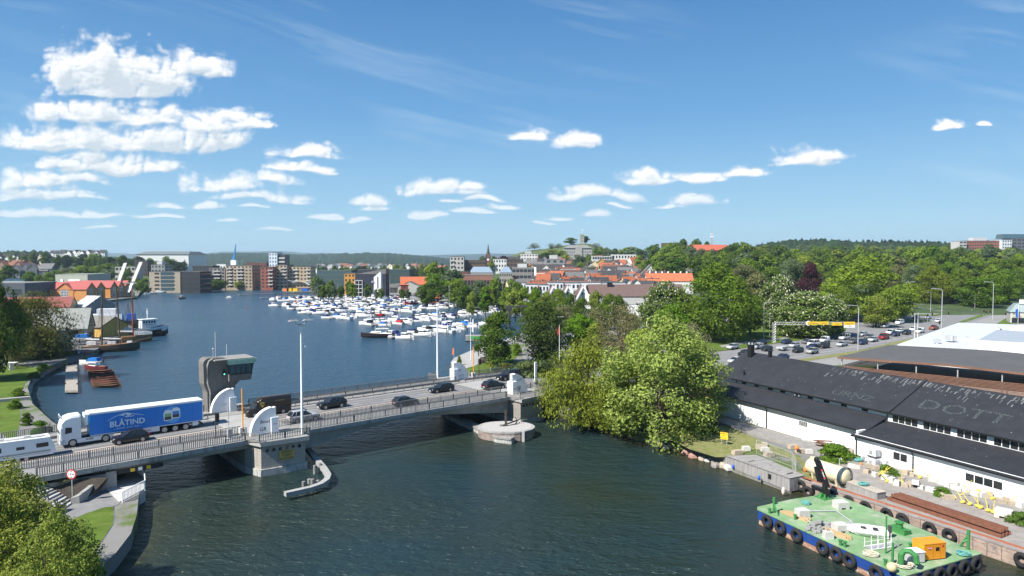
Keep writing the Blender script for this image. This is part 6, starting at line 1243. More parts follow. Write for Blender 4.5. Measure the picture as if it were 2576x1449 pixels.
T('park_tree0',1905,690,90,280,GB_,'olive brown thin crown between the oak and the chestnuts',z=1.8);T('park_tree1',1888,745,80,240,GD,'dark shaded tree at the foot of the oak by the road',z=1.7)
T('oak_tree',2182,654,188,306,(.13,.19,.022),'huge bright green oak above the junction car park',z=1.8);T('park_tree0',2120,720,70,292,GR,'green tree at the left flank of the huge junction oak',z=1.8);T('park_tree1',2255,720,80,290,GR,'green tree at the right flank of the huge junction oak',z=1.8);T('park_tree0',2205,745,80,270,GL,'lighter green tree at the front of the huge junction oak',z=1.8)
T('park_tree1',1996,654,72,345,GS,'pale grey green lime left of the copper beech');T('park_tree0',2040,664,60,330,GP,'dark purple copper beech beside a white villa');T('chestnut_tree',2085,705,40,325,(.11,.13,.06),'small whitish blossoming tree in front of the white villa')
T('oak_tree',2344,674,92,395,(.13,.165,.02),'yellow green oak standing alone on the park lawn',z=1.8);T('leafy_tree1',2396,711,54,400,GS,'grey green rounded tree right of the lone park oak',z=1.8);T('park_tree0',2462,700,92,372,(.085,.15,.016),'bright green tree at the start of the avenue',z=1.8);T('leafy_tree3',2428,662,50,440,GE,'tall dark tree behind the avenue start',z=1.8)
for i in range(8):T(('park_tree0','park_tree1')[i%2],2508+i*11,690-i*6,78,390+i*22,(.085-.003*i,.145-.005*i,.016),'avenue tree by the shop, %s from its near end'%ORD[i],'trees of the avenue',z=1.8)
tf=[(1089,661,52,470,GR),(1096,690,58,430,(.09,.16,.015)),(1074,711,44,400,GD),(1140,680,62,450,GS),(1150,702,60,400,GR),(1166,716,42,360,GD),(1200,706,50,400,GS),(1221,724,30,330,(.09,.17,.015)),(1188,735,26,320,GL),(1243,703,44,380,GR),(1294,704,42,370,GR),(1277,724,44,330,GR),(1296,727,40,310,GL),(1320,724,42,310,GR),(1347,725,46,300,(.10,.17,.015)),(1376,735,44,285,GL),(1405,728,54,275,GR),(1436,740,38,260,GD),(1464,750,52,250,(.07,.11,.02)),(1500,733,38,270,GL),(1533,741,52,260,(.10,.16,.02)),(1558,745,44,250,GD),(1330,775,48,235,(.07,.11,.018)),(1423,768,48,235,GB_),(1395,790,44,215,GB_),(1502,775,52,220,GB_),(1590,790,40,230,GR),(1627,760,36,260,GR)]
for i,(x,y,w,Y,c)in enumerate(tf):T('leafy_tree%d'%(i%4)if Y>300 else 'park_tree%d'%(i%2),x,y,w,Y,c,('mid green','fresh green','dark green','grey green')[i%4]+' tree number %d of the belt behind the marina, counted from the left'%(i+1),'trees behind the marina',1.6)
for x,y,n in((1258,707,'left'),(1269,709,'right')):T('spruce_tree',x,y,17,370,(.03,.05,.028),'blue green spruce, the %s one of a pair in the harbour belt'%n)
for i,(x,y,w)in enumerate(((922,714,18),(947,727,10),(959,725,14),(1010,727,15),(1026,727,15),(886,712,22),(860,718,16),(841,720,18),(826,720,16),(812,719,16),(800,697,28),(833,706,22),(878,707,22),(814,709,24))):
 T('street_tree' if i<10 else 'leafy_tree%d'%(i%4),x,y,w,430 if i<10 else 470,(GD,GS,GR)[i%3],'small quay tree number %d along the marina promenade'%(i+1),'promenade trees',1.6)
for i,(x,y,w,Y,k,c,lab)in enumerate(((1458,642,34,760,'leafy_tree2',GS,'grey green tree standing high among the red roofs'),(1461,661,28,700,'leafy_tree1',GR,'darker green tree below the high grey green one'),(1214,645,22,820,'leafy_tree3',GS,'pale tree left of the church spire'),(1236,655,16,760,'leafy_tree1',GL,'light tree at the foot of the church'),(1266,644,28,900,'leafy_tree1',GP,'round copper coloured beech right of the church'),(1242,645,18,880,'leafy_tree0',GD,'dark tree between church and copper beech'),(1490,668,28,640,'sparse_tree',GB_,'thin brownish tree in the middle of town'),(1322,662,24,690,'leafy_tree1',GD,'dark green bush tree between the town roofs'),(1436,598,31,1190,'leafy_tree1',GD,'broad dark tree group left of the stone tower'),(1473,594,18,1215,'leafy_tree3',GD,'dark tree directly behind the stone tower'),(1345,612,24,1180,'sparse_tree',GB_,'loose leaning trees on the left crest of the castle hill'),(1331,622,16,1170,'sparse_tree',GB_,'thin bare tree lowest on the castle hill crest'),(1388,612,16,1180,'sparse_tree',GB_,'bare tree on the crest left of the school'),(1406,613,22,1180,'sparse_tree',GB_,'bare bushy tree just above the school roof'),(1501,612,22,1190,'sparse_tree',GB_,'bare tree on the cliff right of the tower'),(1607,644,24,700,'leafy_tree3',GL,'pale tall tree amid white houses'),(1619,659,24,640,'leafy_tree1',GR,'green round tree below the pale tall one'),(1480,640,18,800,'leafy_tree0',GR,'small tree under the school front'),(1423,640,26,880,'leafy_tree1',GL,'light green tree below the school left corner'))):
 T(k,x,y,w,Y,c,lab,z=None if Y<1150 else D(x,{1436:615,1473:612}.get(x,626),Y).z)
rr=random.Random(8)
for i in range(26):
 x=1272+i*5.6;f=(x-1272)/145;y=646-24*f+rr.uniform(0,14)+(6 if i%3 else 0);Y=1060+rr.uniform(-20,50)
 T('leafy_tree%d'%rr.randrange(4),x,y,rr.uniform(24,38),Y,(GR,GL,GD,(.09,.13,.03))[i%4],('fresh','light','dark','olive')[i%4]+' green bush on the castle hill slope, %d from its left foot'%(i+1),'bushes on the castle hill',D(x,y+14,Y).z)
for i,(x,y,w)in enumerate(((1500,626,20),(1512,622,26),(1530,624,30),(1548,626,22),(1562,628,20),(1587,622,52),(1606,625,40),(1575,624,30))):T('leafy_tree%d'%(i%4),x,y,w,950,(GD,GR,GS)[i%3],'tree number %d of the wood between the castle hill and the red roofed hall'%(i+1),'trees right of the castle hill')
kn=[(1646,617,48,690,GD),(1672,622,40,660,GR),(1693,611,50,680,GR),(1718,603,28,720,GD),(1752,603,34,740,GD),(1735,618,40,650,GS),(1760,627,32,640,GS),(1779,609,20,740,GD),(1790,628,32,650,GS),(1783,634,40,630,GR),(1833,617,50,660,GD),(1852,612,36,690,GD),(1873,611,44,680,GR),(1906,630,54,600,GD),(1898,622,22,680,GP),(1710,651,42,520,(.05,.10,.013)),(1750,645,50,510,GD),(1793,645,52,500,GD),(1825,650,58,480,GD),(1872,638,52,540,GS),(1880,651,86,450,(.09,.15,.018)),(1876,668,86,390,GB_),(1943,672,72,400,(.085,.14,.018)),(1988,655,66,430,GS),(1660,640,56,600,GR),(1685,648,46,560,GD),(1640,640,34,620,GD),(1704,630,44,600,GR),(1725,640,40,570,GR),(1820,634,46,600,GR),(1850,632,46,590,GD),(1930,640,50,540,GR),(1958,618,46,700,GD),(1998,628,52,640,GR),(1976,634,40,620,GD)]
for i,(x,y,w,Y,c)in enumerate(kn):T('leafy_tree%d'%(i%4)if Y>480 else 'park_tree%d'%(i%2),x,y,w,Y,c,('dark','mid green','bushy','rounded')[i%4]+' tree number %d of the wooded knoll below the red roofed hall'%(i+1),'trees on the wooded knoll')
pk_=[(2310,623,62,520,GR),(2344,621,62,530,(.07,.13,.014)),(2168,625,64,560,GR),(2273,626,34,640,GD),(2363,638,62,480,GD),(2388,660,54,440,(.085,.15,.016)),(2451,636,36,560,GR),(2486,616,36,600,GS),(2023,645,74,470,GL),(2120,666,60,430,GD),(2215,662,60,470,GB_),(2256,668,56,440,GB_),(2300,668,50,430,GS),(2085,640,60,560,GD),(2060,625,44,700,GR),(2110,628,50,680,GL),(2140,640,50,560,GR),(2225,640,54,560,GR),(2250,640,50,570,GB_),(2330,650,60,470,GR),(2400,640,44,560,GD),(2425,648,50,500,GR),(2460,655,56,470,(.10,.165,.02)),(2500,650,56,480,GR),(2530,655,56,450,GD),(2565,640,56,470,GR),(2500,668,60,420,GR),(2095,650,46,520,GR),(2190,630,44,640,GD),(2420,672,52,430,GR),(2290,640,40,600,GR),(2200,645,40,560,GS),(2380,625,40,720,GR),(2548,628,34,600,GS),(2410,622,30,760,GD)]
for i,(x,y,w,Y,c)in enumerate(pk_):T('leafy_tree%d'%(i%4)if Y>480 else 'park_tree%d'%(i%2),x,y,w,Y,c,('full','spreading','dense','round')[i%4]+' park tree number %d between the junction oak and the hospital'%(i+1),'trees of the park')
i=0
for Y,y0,y1,n in((1050,616,622,30),(880,622,630,28),(760,630,636,26)):
 for k in range(n):
  x=1905+690*(k+rr.random())/n;i+=1
  T('leafy_tree%d'%rr.randrange(4),x,rr.uniform(y0,y1),rr.uniform(24,40),Y,(GR,GD,GL,GS)[rr.randrange(4)],'tree number %d in the far belt below the pine hill'%i,'far tree belt')
rp_=random.Random(14)
for k in range(46):
 x=1885+k*15+rp_.uniform(-5,5);y=itp(x,(1860,1900,1940,2000,2060,2120,2260,2420,2600),(646,616,609,602,601,604,605,609,604))-rp_.uniform(0,3.5)
 T('spruce_tree' if k%4 else 'leafy_tree3',x,y,rp_.uniform(7,13),1480,(.028,.045,.02),'pine number %d on the skyline of the pine hill'%(k+1),'pines on the skyline',D(x,y+14,1480).z)
T('oak_tree',-45,665,150,150,GD,'dark green tree at the left picture edge beside the lawn',z=1.6);T('willow_tree',88,742,165,186,(.115,.125,.03),'olive green drooping willow in front of the boat museum',z=1.5);T('park_tree1',14,770,90,178,GD,'dark tree left of the olive willow',z=1.5);T('sparse_tree',35,800,90,170,(.1,.11,.03),'thin branched tree in the shade of the willow',z=1.5)
T('bright_tree',22,1172,215,54,(.25,.285,.055),'yellow green leafy tree filling the lower left corner',z=1.2);T('bright_tree',-60,1230,300,50,(.24,.27,.05),'yellow green tree cut by the left edge near the corner',z=1.2);T('bright_tree',130,1300,225,47,(.21,.255,.05),'lower yellow green crown reaching toward the stone revetment',z=1.0)
lf=[(221,655,26,700,GD),(207,669,54,640,GR),(168,676,38,620,GB_),(74,684,36,560,(.08,.15,.015)),(98,692,28,540,GR),(121,686,34,560,GR),(140,680,30,580,GR),(273,663,44,760,GR),(268,680,48,640,GS),(322,678,28,640,GD),(361,701,24,560,GR),(345,700,20,570,GR),(512,694,32,640,GD),(541,688,28,660,(.09,.16,.015)),(549,702,36,620,GD),(463,712,18,600,GR),(478,715,20,600,GB_),(494,712,20,610,GD),(602,706,20,640,GL),(530,705,24,620,GD),(579,693,5,660,GE),(592,695,5,660,GE),(618,692,6,660,GE),(797,697,30,600,GR),(185,684,36,600,GL),(240,670,40,680,GR),(300,672,40,720,GS),(20,668,40,600,GD),(330,668,30,760,GR)]
for i,(x,y,w,Y,c)in enumerate(lf):T('poplar_tree' if w<8 else 'leafy_tree%d'%(i%4),x,y,w,Y,c,('dark','green','leafy','broad')[i%4]+' tree number %d on the far left shore, counted roughly outward'%(i+1),'trees on the far left shore',1.5 if Y>560 and 300<x<820 else None)
for i in range(34):
 x=2+i*14+rr.uniform(-4,4);T('leafy_tree%d'%rr.randrange(4),x,rr.uniform(636,652)+(8 if x>330 else 0),rr.uniform(16,30),1000 if i%2 else 850,(GD,GR,GE)[rr.randrange(3)],'tree number %d of the wooded slope on the left skyline'%(i+1),'trees on the left slope')
for i in range(40):
 x=800+i*10.5+rr.uniform(-3,3);T('leafy_tree%d'%rr.randrange(4)if i%3 else 'spruce_tree',x,rr.uniform(664,676),rr.uniform(12,22),rr.uniform(900,1100),(GD,GE,GR)[rr.randrange(3)],'tree number %d of the shelter belt behind the green glass offices'%(i+1),'shelter belt trees',1.5)
sh=[('hedge',1268,912,60,160,(.085,.115,.04),'dull green clipped bushes beside the café path'),('hedge',1330,908,125,142,(.10,.13,.05),'large grey green bush bed inside the curve of the path'),('hedge',1376,915,60,143,(.06,.08,.03),'dark bush at the right end of the bush bed'),('hedge',1392,902,60,160,(.06,.08,.03),'low dark hedge under the birch'),('shrub',1155,895,12,172,GR,'small young spruce shaped shrub on the café terrace'),('shrub',1300,865,25,190,(.09,.15,.015),'bright shrub at the round path lamp'),('shrub',107,915,32,163,(.07,.14,.015),'rounded shrub at the head of the stone bank'),('shrub',85,936,30,153,GD,'shrub on the left bank below the rounded one'),('shrub',47,976,32,132,(.10,.165,.02),'shrub on the left bank opposite the rowing boats'),('shrub',38,1003,30,121,(.10,.165,.02),'shrub on the left bank by the stone bench'),('shrub',66,1038,28,109,(.07,.13,.016),'shrub on the left bank behind the caravan roof'),('shrub',103,1058,50,100,(.075,.145,.016),'large shrub between caravan and truck on the left bank'),('shrub',165,1205,50,76,(.15,.17,.08),'pale grey green shrub on the planted bank by the steps'),('shrub',135,1202,40,77,(.15,.17,.08),'second pale shrub higher on the planted bank'),('hedge',220,1205,70,79,(.035,.022,.025),'dark purple ground shrub under the bridge edge'),('shrub',2010,1058,40,107,(.09,.16,.02),'green bush behind the white tank on the quay'),('hedge',2105,1118,80,90,(.09,.16,.02),'leafy bush between tank and totes'),('shrub',2230,1170,50,84,(.09,.165,.02),'leafy bush among the yellow buoys'),('shrub',2250,1200,34,82,(.08,.15,.02),'low bush under the buoy ledge'),('shrub',2370,1235,46,76,(.08,.15,.02),'low bush among stones near the middle buoys'),('hedge',2570,1290,60,68,(.09,.15,.03),'weedy patch at the right picture edge'),('shrub',1760,1095,50,104,(.11,.17,.04),'light shrub on the grass bank left of the cable sign'),('shrub',1735,1075,70,108,(.10,.16,.03),'tall shrub in the shade of the pale tree'),('shrub',1790,1085,40,104,(.09,.16,.02),'green shrub right behind the cable sign'),('shrub',1900,1072,44,112,(.08,.15,.02),'shrub against the old retaining wall')]
for k,x,y,w,Y,c,lab in sh:T(k,x,y,w,Y,c,lab,z=None if Y>120 or x>1600 else(3.0 if 'planted' in lab or 'purple' in lab else 1.5),cat='shrub')
fb=T('shrub',215,1392,90,51,(.10,.17,.02),'bush with yellow flowers at the foot of the corner tree',z=1.3,cat='shrub')
rng=np.random.default_rng(5);n=260;P_=rng.normal(size=(n,3));P_[:,2]=abs(P_[:,2]);P_/=np.linalg.norm(P_,axis=1,keepdims=True);cl_=rng.choice(4,n);P_=P_*np.array([2.2,2.2,2.4]);P_=P_[(P_[:,0]>.2)|(P_[:,1]<-.8)]
link('blossom',leaves_mesh('yellow_flowers',P_,np.tile([0,-.5,.8],(len(P_),1)),np.full(len(P_),.13),MA['flower_yellow'],rng),fb)
# boats and the marina (bow towards +x)
def hull_mb(L,B,H,sheer=.35,tr=.9):
 mb=MB();rings=[]
 for i in range(9):
  f=i/8;x=-L/2+L*f;w=B/2*(1-max(0,(f-.5)/.5)**2.3)*(tr+(1-tr)*min(1,f/.35));w=max(w,.03);z1=H*(1+sheer*f*f);zb=-.35 if f<.85 else-.35+(f-.85)*H*3
  rings.append([(x,-w*.72*(1-.4*f),zb),(x,-w*.95,zb+(z1-zb)*.5),(x,-w,z1),(x,w,z1),(x,w*.95,zb+(z1-zb)*.5),(x,w*.72*(1-.4*f),zb)])
 return mb.loft(rings)
def cabin_mb(x0,x1,w0,w1,z0,z1,rake0=.2,rake1=.8):
 return MB().hexa([(x0,-w0,z0),(x1,-w1,z0),(x1,w1,z0),(x0,w0,z0)],[(x0+rake0,-w0*.86,z1),(x1-rake1,-w1*.84,z1),(x1-rake1,w1*.84,z1),(x0+rake0,w0*.86,z1)])
M_('deck_cream',(.6,.58,.53),.6,.08,1);M_('teak',(.3,.15,.06),.5,.2,2,stretch=(.4,3,1));M_('sailcloth',(.7,.69,.66),.9,.08,2);M_('navy_stripe',(.02,.03,.09),.4,.05,1)
def boat_proto(kind):
 o=thing({'sail':'sailing_boat','snekke':'wooden_boat','open':'motor_boat','flybridge':'motor_yacht'}.get(kind,'cabin_cruiser'),'boat','boat')
 P_=MA['paintobj']
 if kind=='cruiser':
  hull_mb(8.4,2.9,1.15).build('hull',P_,o);cabin_mb(-.9,3.0,1.2,.75,1.2,1.75,.0,.6).build('foredeck',MA['gelcoat'],o);cb=cabin_mb(-1.6,1.5,1.2,1.05,1.2,2.5,.1,.9).build('cabin',MA['gelcoat'],o)
  cabin_mb(-1.4,1.42,1.22,1.07,1.75,2.25,.1,.65).build('window',MA['glass_dark'],cb);cabin_mb(-3.7,-1.4,1.25,1.25,1.25,2.35,.5,.1).build('canopy',MA['clothobj'],o)
 elif kind=='flybridge':
  hull_mb(11,3.6,1.5).build('hull',P_,o);cb=cabin_mb(-3.2,3.0,1.55,1.1,1.5,3.0,.2,1.5).build('cabin',MA['gelcoat'],o);cabin_mb(-2.9,2.8,1.57,1.12,2.15,2.7,.2,.85).build('window',MA['glass_dark'],cb)
  fb=cabin_mb(-3.3,.4,1.3,1.2,3.0,3.6,.2,.7).build('flybridge',MA['gelcoat'],o);MB().tube([(-2.6,-1.2,3.4),(-2.9,-1.1,4.4),(-2.9,1.1,4.4),(-2.6,1.2,3.4)],.08,5).build('radar_arch',MA['white_paint'],fb);cabin_mb(-2.4,.3,1.22,1.1,3.6,4.1,.3,.5).build('canopy',MA['clothobj'],o)
 elif kind=='open':
  hull_mb(6.2,2.3,.95).build('hull',P_,o);MB().box(-2.8,1.0,-.8,.8,1.02,1.06).build('cockpit',MA['deck_cream'],o);cabin_mb(.1,.9,.85,.7,1.0,1.75,.3,.5).build('windscreen',MA['glass_dark'],o);cabin_mb(-2.6,.35,.95,.9,1.1,1.85,.5,.2).build('canopy',MA['clothobj'],o)
  MB().box(-3.55,-3.1,-.2,.2,.7,1.5).build('outboard',MA['steel_dark'],o)
 elif kind=='snekke':
  hull_mb(7,2.4,1.1,.5,.6).build('hull',P_,o);cb=cabin_mb(-.6,1.9,.9,.65,1.2,2.35,.05,.3).build('cabin',MA['gelcoat'],o);cabin_mb(-.5,1.87,.92,.67,1.65,2.1,.05,.2).build('window',MA['glass_dark'],cb);MB().box(-2.9,-.7,-.8,.8,1.12,1.16).build('deck',MA['teak'],o)
 elif kind=='sail':
  hull_mb(9.5,3.0,1.15).build('hull',P_,o);cabin_mb(-4.3,3.2,1.3,.7,1.2,1.34,0,0).build('deck',MA['deck_cream'],o);cb=cabin_mb(-1.2,2.2,.95,.6,1.3,1.8,.1,.6).build('cabin',MA['gelcoat'],o);cabin_mb(-1.0,2.0,.97,.62,1.4,1.6,.1,.4).build('window',MA['glass_dark'],cb)
  m_=MB().tube([(.6,0,1.2),(.6,0,12.5)],.08,6,0,.05);m_.tube([(.6,-.8,8),(.6,.8,8)],.03,4);m_.tube([(.6,0,2.3),(-3.4,0,2.4)],.06,5);m_.tube([(4.6,0,1.6),(.6,0,12.4),(-4.6,0,1.4)],.014,3).build('mast',MA['galv'],o);MB().tube([(.4,0,2.5),(-1.5,0,2.62),(-3.3,0,2.5)],.17,6).build('sail_cover',MA['clothobj'],o)
 return proto(o)
BPROT={}
HW=(.70,.70,.69);CN=((.02,.035,.12),(.02,.02,.025),(.025,.03,.04),(.02,.14,.42),(.55,.55,.53),(.35,.33,.28),(.45,.03,.03));CNN=('navy blue','black','charcoal','bright blue','white','beige','red')
def boat(kind,loc,rz,hull,canopy,label,group=None,sc=1.0):
 if kind not in BPROT:o=BPROT[kind]=boat_proto(kind);o.location=loc;o.rotation_euler=(0,0,rz)
 else:o=dup(BPROT[kind],loc,rz)
 o.scale=(sc,sc,sc);tag(o,label,'boat')
 if group:o['group']=group
 elif 'group' in o:del o['group']
 paint(o,hull,('hull',));paint(o,canopy,('canopy','sail_cover'));return o
PIERS=[((980,848),(1214,811)),((932,817),(1232,781)),((826,800),(1182,763)),((775,787),(1060,757)),((732,777),(1030,750)),((694,769),(1000,747)),((683,755),(960,741)),((655,749),(900,737)),((600,741),(800,733))]
rr=random.Random(31);NB=0
jm=M_('jetty',(.34,.32,.29),.9,.2,1.2,stretch=(1,.2,1))
KN={'cruiser':'cabin cruiser','flybridge':'motor yacht','open':'motor boat','snekke':'small wheelhouse boat','sail':'sailing boat'}
for pi,(a,b)in enumerate(PIERS):
 A_,B_=G(*a,.7),G(*b,.7);d=B_-A_;d.z=0;L_=d.length;d/=L_;n=Vector((-d.y,d.x,0));nm=ORD[pi]
 jo=thing('jetty',nm+' floating jetty counted from the bridge, with boats along both sides','jetty',group='marina jetties')
 MB().hexa([A_-n*.9-Vector((0,0,.25)),B_-n*.9-Vector((0,0,.25)),B_+n*.9-Vector((0,0,.25)),A_+n*.9-Vector((0,0,.25))],[A_-n*.9,B_-n*.9,B_+n*.9,A_+n*.9]).build('deck',jm,jo)
 pl_=MB()
 for k in range(int(L_/5)):
  for s in(-1,1):p=A_+d*(2+k*5)+n*s*.8;pl_.cyl(p.x,p.y,-1.5,.7+.0*k,.13,n=6)
 pl_.build('piles',MA['wood_dark'],jo)
 for side in(-1,1):
  s=2.5+rr.uniform(0,2);c=0
  while s<L_-2:
   kind=rr.choices(('cruiser','flybridge','open','snekke','sail'),(40,13,27,9,11))[0];bw={'cruiser':3.7,'flybridge':4.4,'open':3.2,'snekke':3.4,'sail':3.9}[kind]
   if rr.random()<(.9 if pi>2 else.8)and NB<297:
    sc=rr.uniform(.76,1.02);half={'cruiser':4.2,'flybridge':5.5,'open':3.2,'snekke':3.5,'sail':4.8}[kind]*sc
    p=A_+d*s+n*side*(half+1.3);out=rr.random()<.6;ang=math.atan2(n.y*side,n.x*side)+(0 if out else math.pi)+rr.uniform(-.06,.06);ci=rr.choices(range(7),(34,16,14,14,14,5,3))[0]
    hc=HW if rr.random()<.93 else rr.choice(((.02,.03,.08),(.25,.1,.04),(.4,.03,.03)));hn='white' if hc is HW else{.02:'blue',.25:'varnished',.4:'red'}[hc[0]]
    c+=1;NB+=1
    lab='%s %s%s, %s from open end, %s side of %s jetty'%(hn,KN[kind],'' if kind=='snekke' else ', %s cover'%CNN[ci],ORD[c-1]if c<15 else 'number %d'%c,'far' if side>0 else 'near',nm)
    boat(kind,(p.x,p.y,0),ang,hc,CN[ci],lab,'boats berthed in the marina',sc)
   s+=bw+rr.uniform(0,.9)
k=0
for pi,(a,b)in enumerate(PIERS[:6]):
 A_,B_=G(*a,0),G(*b,0);d=(B_-A_);L_=d.length;d/=L_;n=Vector((-d.y,d.x,0))
 for j in range(5 if pi<3 else 4):
  p=A_+d*(-4+j*L_*.17)-n*(12.5+(j%2));k+=1;o=MB().cyl(0,0,-2,2.6,.18,.15,8).build('mooring_pile',MA['wood_dark'],None,loc=p);tag(o,'dark timber mooring pile, %s in front of the %s jetty'%(ORD[j],ORD[pi]),'pile','mooring piles in the marina')
sb=boat('sail',G(947,850,0)+Vector((0,1.5,0)),R(182),(.022,.014,.016),(.7,.69,.66),'black hulled sailing boat with a red rubbing strake at the end of the first jetty',None,1.25)
ket=MB().tube([(-2.6,0,1.2),(-2.6,0,9)],.06,5);ket.build('mast',MA['galv'],sb);MB().box(-4.6,4.0,-1.53,1.53,.55,.68).build('strake',MA['red'],sb)if False else None
boat('snekke',G(458,752,0),R(260),(.24,.1,.05),CN[1],'brown wooden launch under way in the middle of the river');boat('open',G(580,751,0),R(10),HW,CN[4],'small open boat under way beyond the red spar buoy')
for i,(x,y,kd)in enumerate(((372,741,'open'),(385,739.5,'open'),(405,737,'cruiser'),(424,736,'cruiser'),(437,735,'open'))):boat(kd,G(x,y,0),R(10),HW,CN[4],'white boat at the far rocky shore, %s from the orange hut'%ORD[i],'boats at the far shore')
for i,(x,y)in enumerate(((478,805),)):pass
for x,y,c,lab in((501,805,'green','light green spar buoy off the tug'),(409,771,'green','thin green spar buoy near the launch'),(579,757,'red','red spar buoy next to the small open boat'),(620,777,'red','larger red spar buoy in mid river'),(731,812,'red','red spar buoy left of the jetties'),(667,740,'red','faint red spar buoy by the marina entrance'),(504,728,'green','faint green spar at the far shore')):
 o=thing('spar_buoy',lab,'buoy',G(x,y,0));MB().tube([(0,0,-.5),(0,0,1.9)],.2,8,0,.1).build('spar',MA['green']if c=='green' else mat('buoy_red_%d'%x,(.55,.1,.1),.5,.1,1),o)
rp=thing('pier','short grey plank pier with rowing boats moored on its right','pier');a,b,c,d=G(166,920,.8),G(194,917,.8),G(196,982,.8),G(163,982,.8)
MB().prism([(p.x,p.y)for p in(a,d,c,b)],.35,.8).build('deck',striped(mat('pier_planks',(.32,.29,.25),.9,.25,1.2),'Y',3,.6,.08),rp)
for x,y in((165,975),(194,976),(167,935),(192,935)):p=G(x,y,0);MB().cyl(p.x,p.y,-1.5,1.1,.12,n=7).build('pile',MA['wood_dark'],rp)
rowc=((.16,.07,.04),(.2,.05,.04),(.14,.075,.05),(.17,.06,.04),(.12,.06,.04),(.2,.07,.05),(.16,.08,.05),(.13,.07,.04))
def rowboat(x,y,col,label,L=6.0,B=1.35):
 p=G(x,y,0);o=thing('rowing_boat',label,'boat',p,R(4),'narrow rowing boats at the plank pier');rings=[]
 for i in range(9):
  f=i/8;xx=-L/2+L*f;w=max(.03,B/2*math.sin(math.pi*(f*.9+.05))**.7);z=.55+.3*(2*f-1)**2;rings.append([(xx,-w*.5,.05),(xx,-w,z),(xx,-w*.88,z),(xx,-w*.5,.18),(xx,w*.5,.18),(xx,w*.88,z),(xx,w,z),(xx,w*.5,.05)])
 h=MB().loft(rings).build('hull',MA['clothobj'],o);h.color=(*col,1)
 for k in(-.22,0,.22):MB().box(L*k-.1,L*k+.1,-B*.4,B*.4,.4,.45).build('thwart',MA['wood_brown'],o)
 return o
for i,y in enumerate((937,943,949,955,960,965,970,975)):rowboat(252+i*2.4,y,rowc[i],'%s reddish brown rowing boat from the white cabin boat towards the bridge'%ORD[i])
boat('snekke',G(240,930,0),R(176),(.17,.03,.035),CN[1],'white and dark red cabin boat with two portholes beside the rowing boats',None,.85)
boat('open',G(228,918,0),R(175),HW,CN[3],'white boat under a blue tarpaulin beside the plank pier',None,1.05)
# harbour front of the marina
bh=thing('boathouse','dark red boathouse with an orange tiled roof on the marina quay','boathouse');p0=G(1084,761,1.5)
def gable_parts(o,L,Dp,he,hr,wm,rm,over=.4,z0=-2.0,col=None,rcol=None):
 w=MB().box(-L/2,L/2,-Dp/2,Dp/2,z0,he).add([(-L/2,-Dp/2,he),(-L/2,Dp/2,he),(-L/2,0,hr),(L/2,-Dp/2,he),(L/2,Dp/2,he),(L/2,0,hr)],[(0,2,1),(3,4,5)]).build('wall',wm,o)
 k=(hr-he)/(Dp/2);r=MB()
 for s in(-1,1):r.hexa([(-L/2-over,s*(Dp/2+over),he-over*k),(L/2+over,s*(Dp/2+over),he-over*k),(L/2+over,0,hr),(-L/2-over,0,hr)][::s],[(-L/2-over,s*(Dp/2+over),he-over*k+.18),(L/2+over,s*(Dp/2+over),he-over*k+.18),(L/2+over,0,hr+.18),(-L/2-over,0,hr+.18)][::s])
 rf=r.build('roof',rm,o)
 if col:w.color=(*col,1)
 if rcol:rf.color=(*rcol,1)
 return w,rf
bh.location=p0;bh.rotation_euler=(0,0,R(4));gable_parts(bh,10,6.5,3.2,5.6,M_('wall_red',(.13,.03,.025),.8,.1,1),MA['tile_orange'],.8)
for x in(-2.5,1.2,3.2):MB().box(x-.5,x+.5,-3.3,-3.24,1.2,2.3).build('window',MA['white_paint'],bh)
bl_=thing('boat_lift','dark T-shaped boat lift column with a long beam on the marina quay','crane',G(1281,816,1.0));MB().cyl(0,0,-1,6.8,.55,n=10).hexa([(-.9,-.5,5.6),(.9,-.5,5.6),(.9,.5,5.6),(-.9,.5,5.6)],[(-1.6,-.7,7.2),(1.6,-.7,7.2),(1.6,.7,7.2),(-1.6,.7,7.2)]).build('column',MA['steel_dark'],bl_);MB().box(-1.8,7.6,-.6,.6,7.2,7.9).build('beam',MA['steel_dark'],bl_)
shore_sheet('harbour_promenade',37,49,[(1345,780),(1250,757),(1150,742),(1050,732),(960,723),(880,718),(790,717),(735,720)],'asphalt_pale')
shore_sheet('harbour_yard',48,51,[(1330,862),(1420,860),(1560,820),(1600,790),(1500,770),(1330,745),(1200,730),(1060,724),(1050,733),(1150,743),(1250,758),(1330,778)],'asphalt',1.55)
GPK='cars parked along the marina'
for i,(x,y,kd,c,n)in enumerate(((835,727,'hatch',WH,'white'),(895,722,'minivan',WH,'white'),(1122,738,'jeep',DK,'black'),(1176,748,'hatch',RD,'red'),(1192,750,'wagon',WH,'white'),(1205,753,'hatch',SV,'silver'),(1226,757,'hatch',GY,'grey'),(1240,760,'suv',WH,'white'),(1258,762,'wagon',DK,'black'),(1146,757,'hatch',WH,'white'),(1136,755,'hatch',RD,'red'),(1296,740,'hatch',WH,'white'),(1308,741,'hatch',SV,'silver'),(1317,742,'wagon',WH,'white'),(1252,772,'hatch',SV,'silver'),(1350,768,'suv',DK,'black'),(1370,772,'wagon',GY,'grey'),(1060,745,'minivan',WH,'white'),(1040,744,'suv',DK,'black'),(1078,748,'hatch',WH,'white'),(1340,785,'suv',DK,'black'),(1362,789,'hatch',DB,'dark blue'))):
 car(kd,G(x,y,1.6),R(rr.uniform(-20,60)),c,'%s parked car, number %d along the marina quay from the far end'%(n,i+1),GPK)
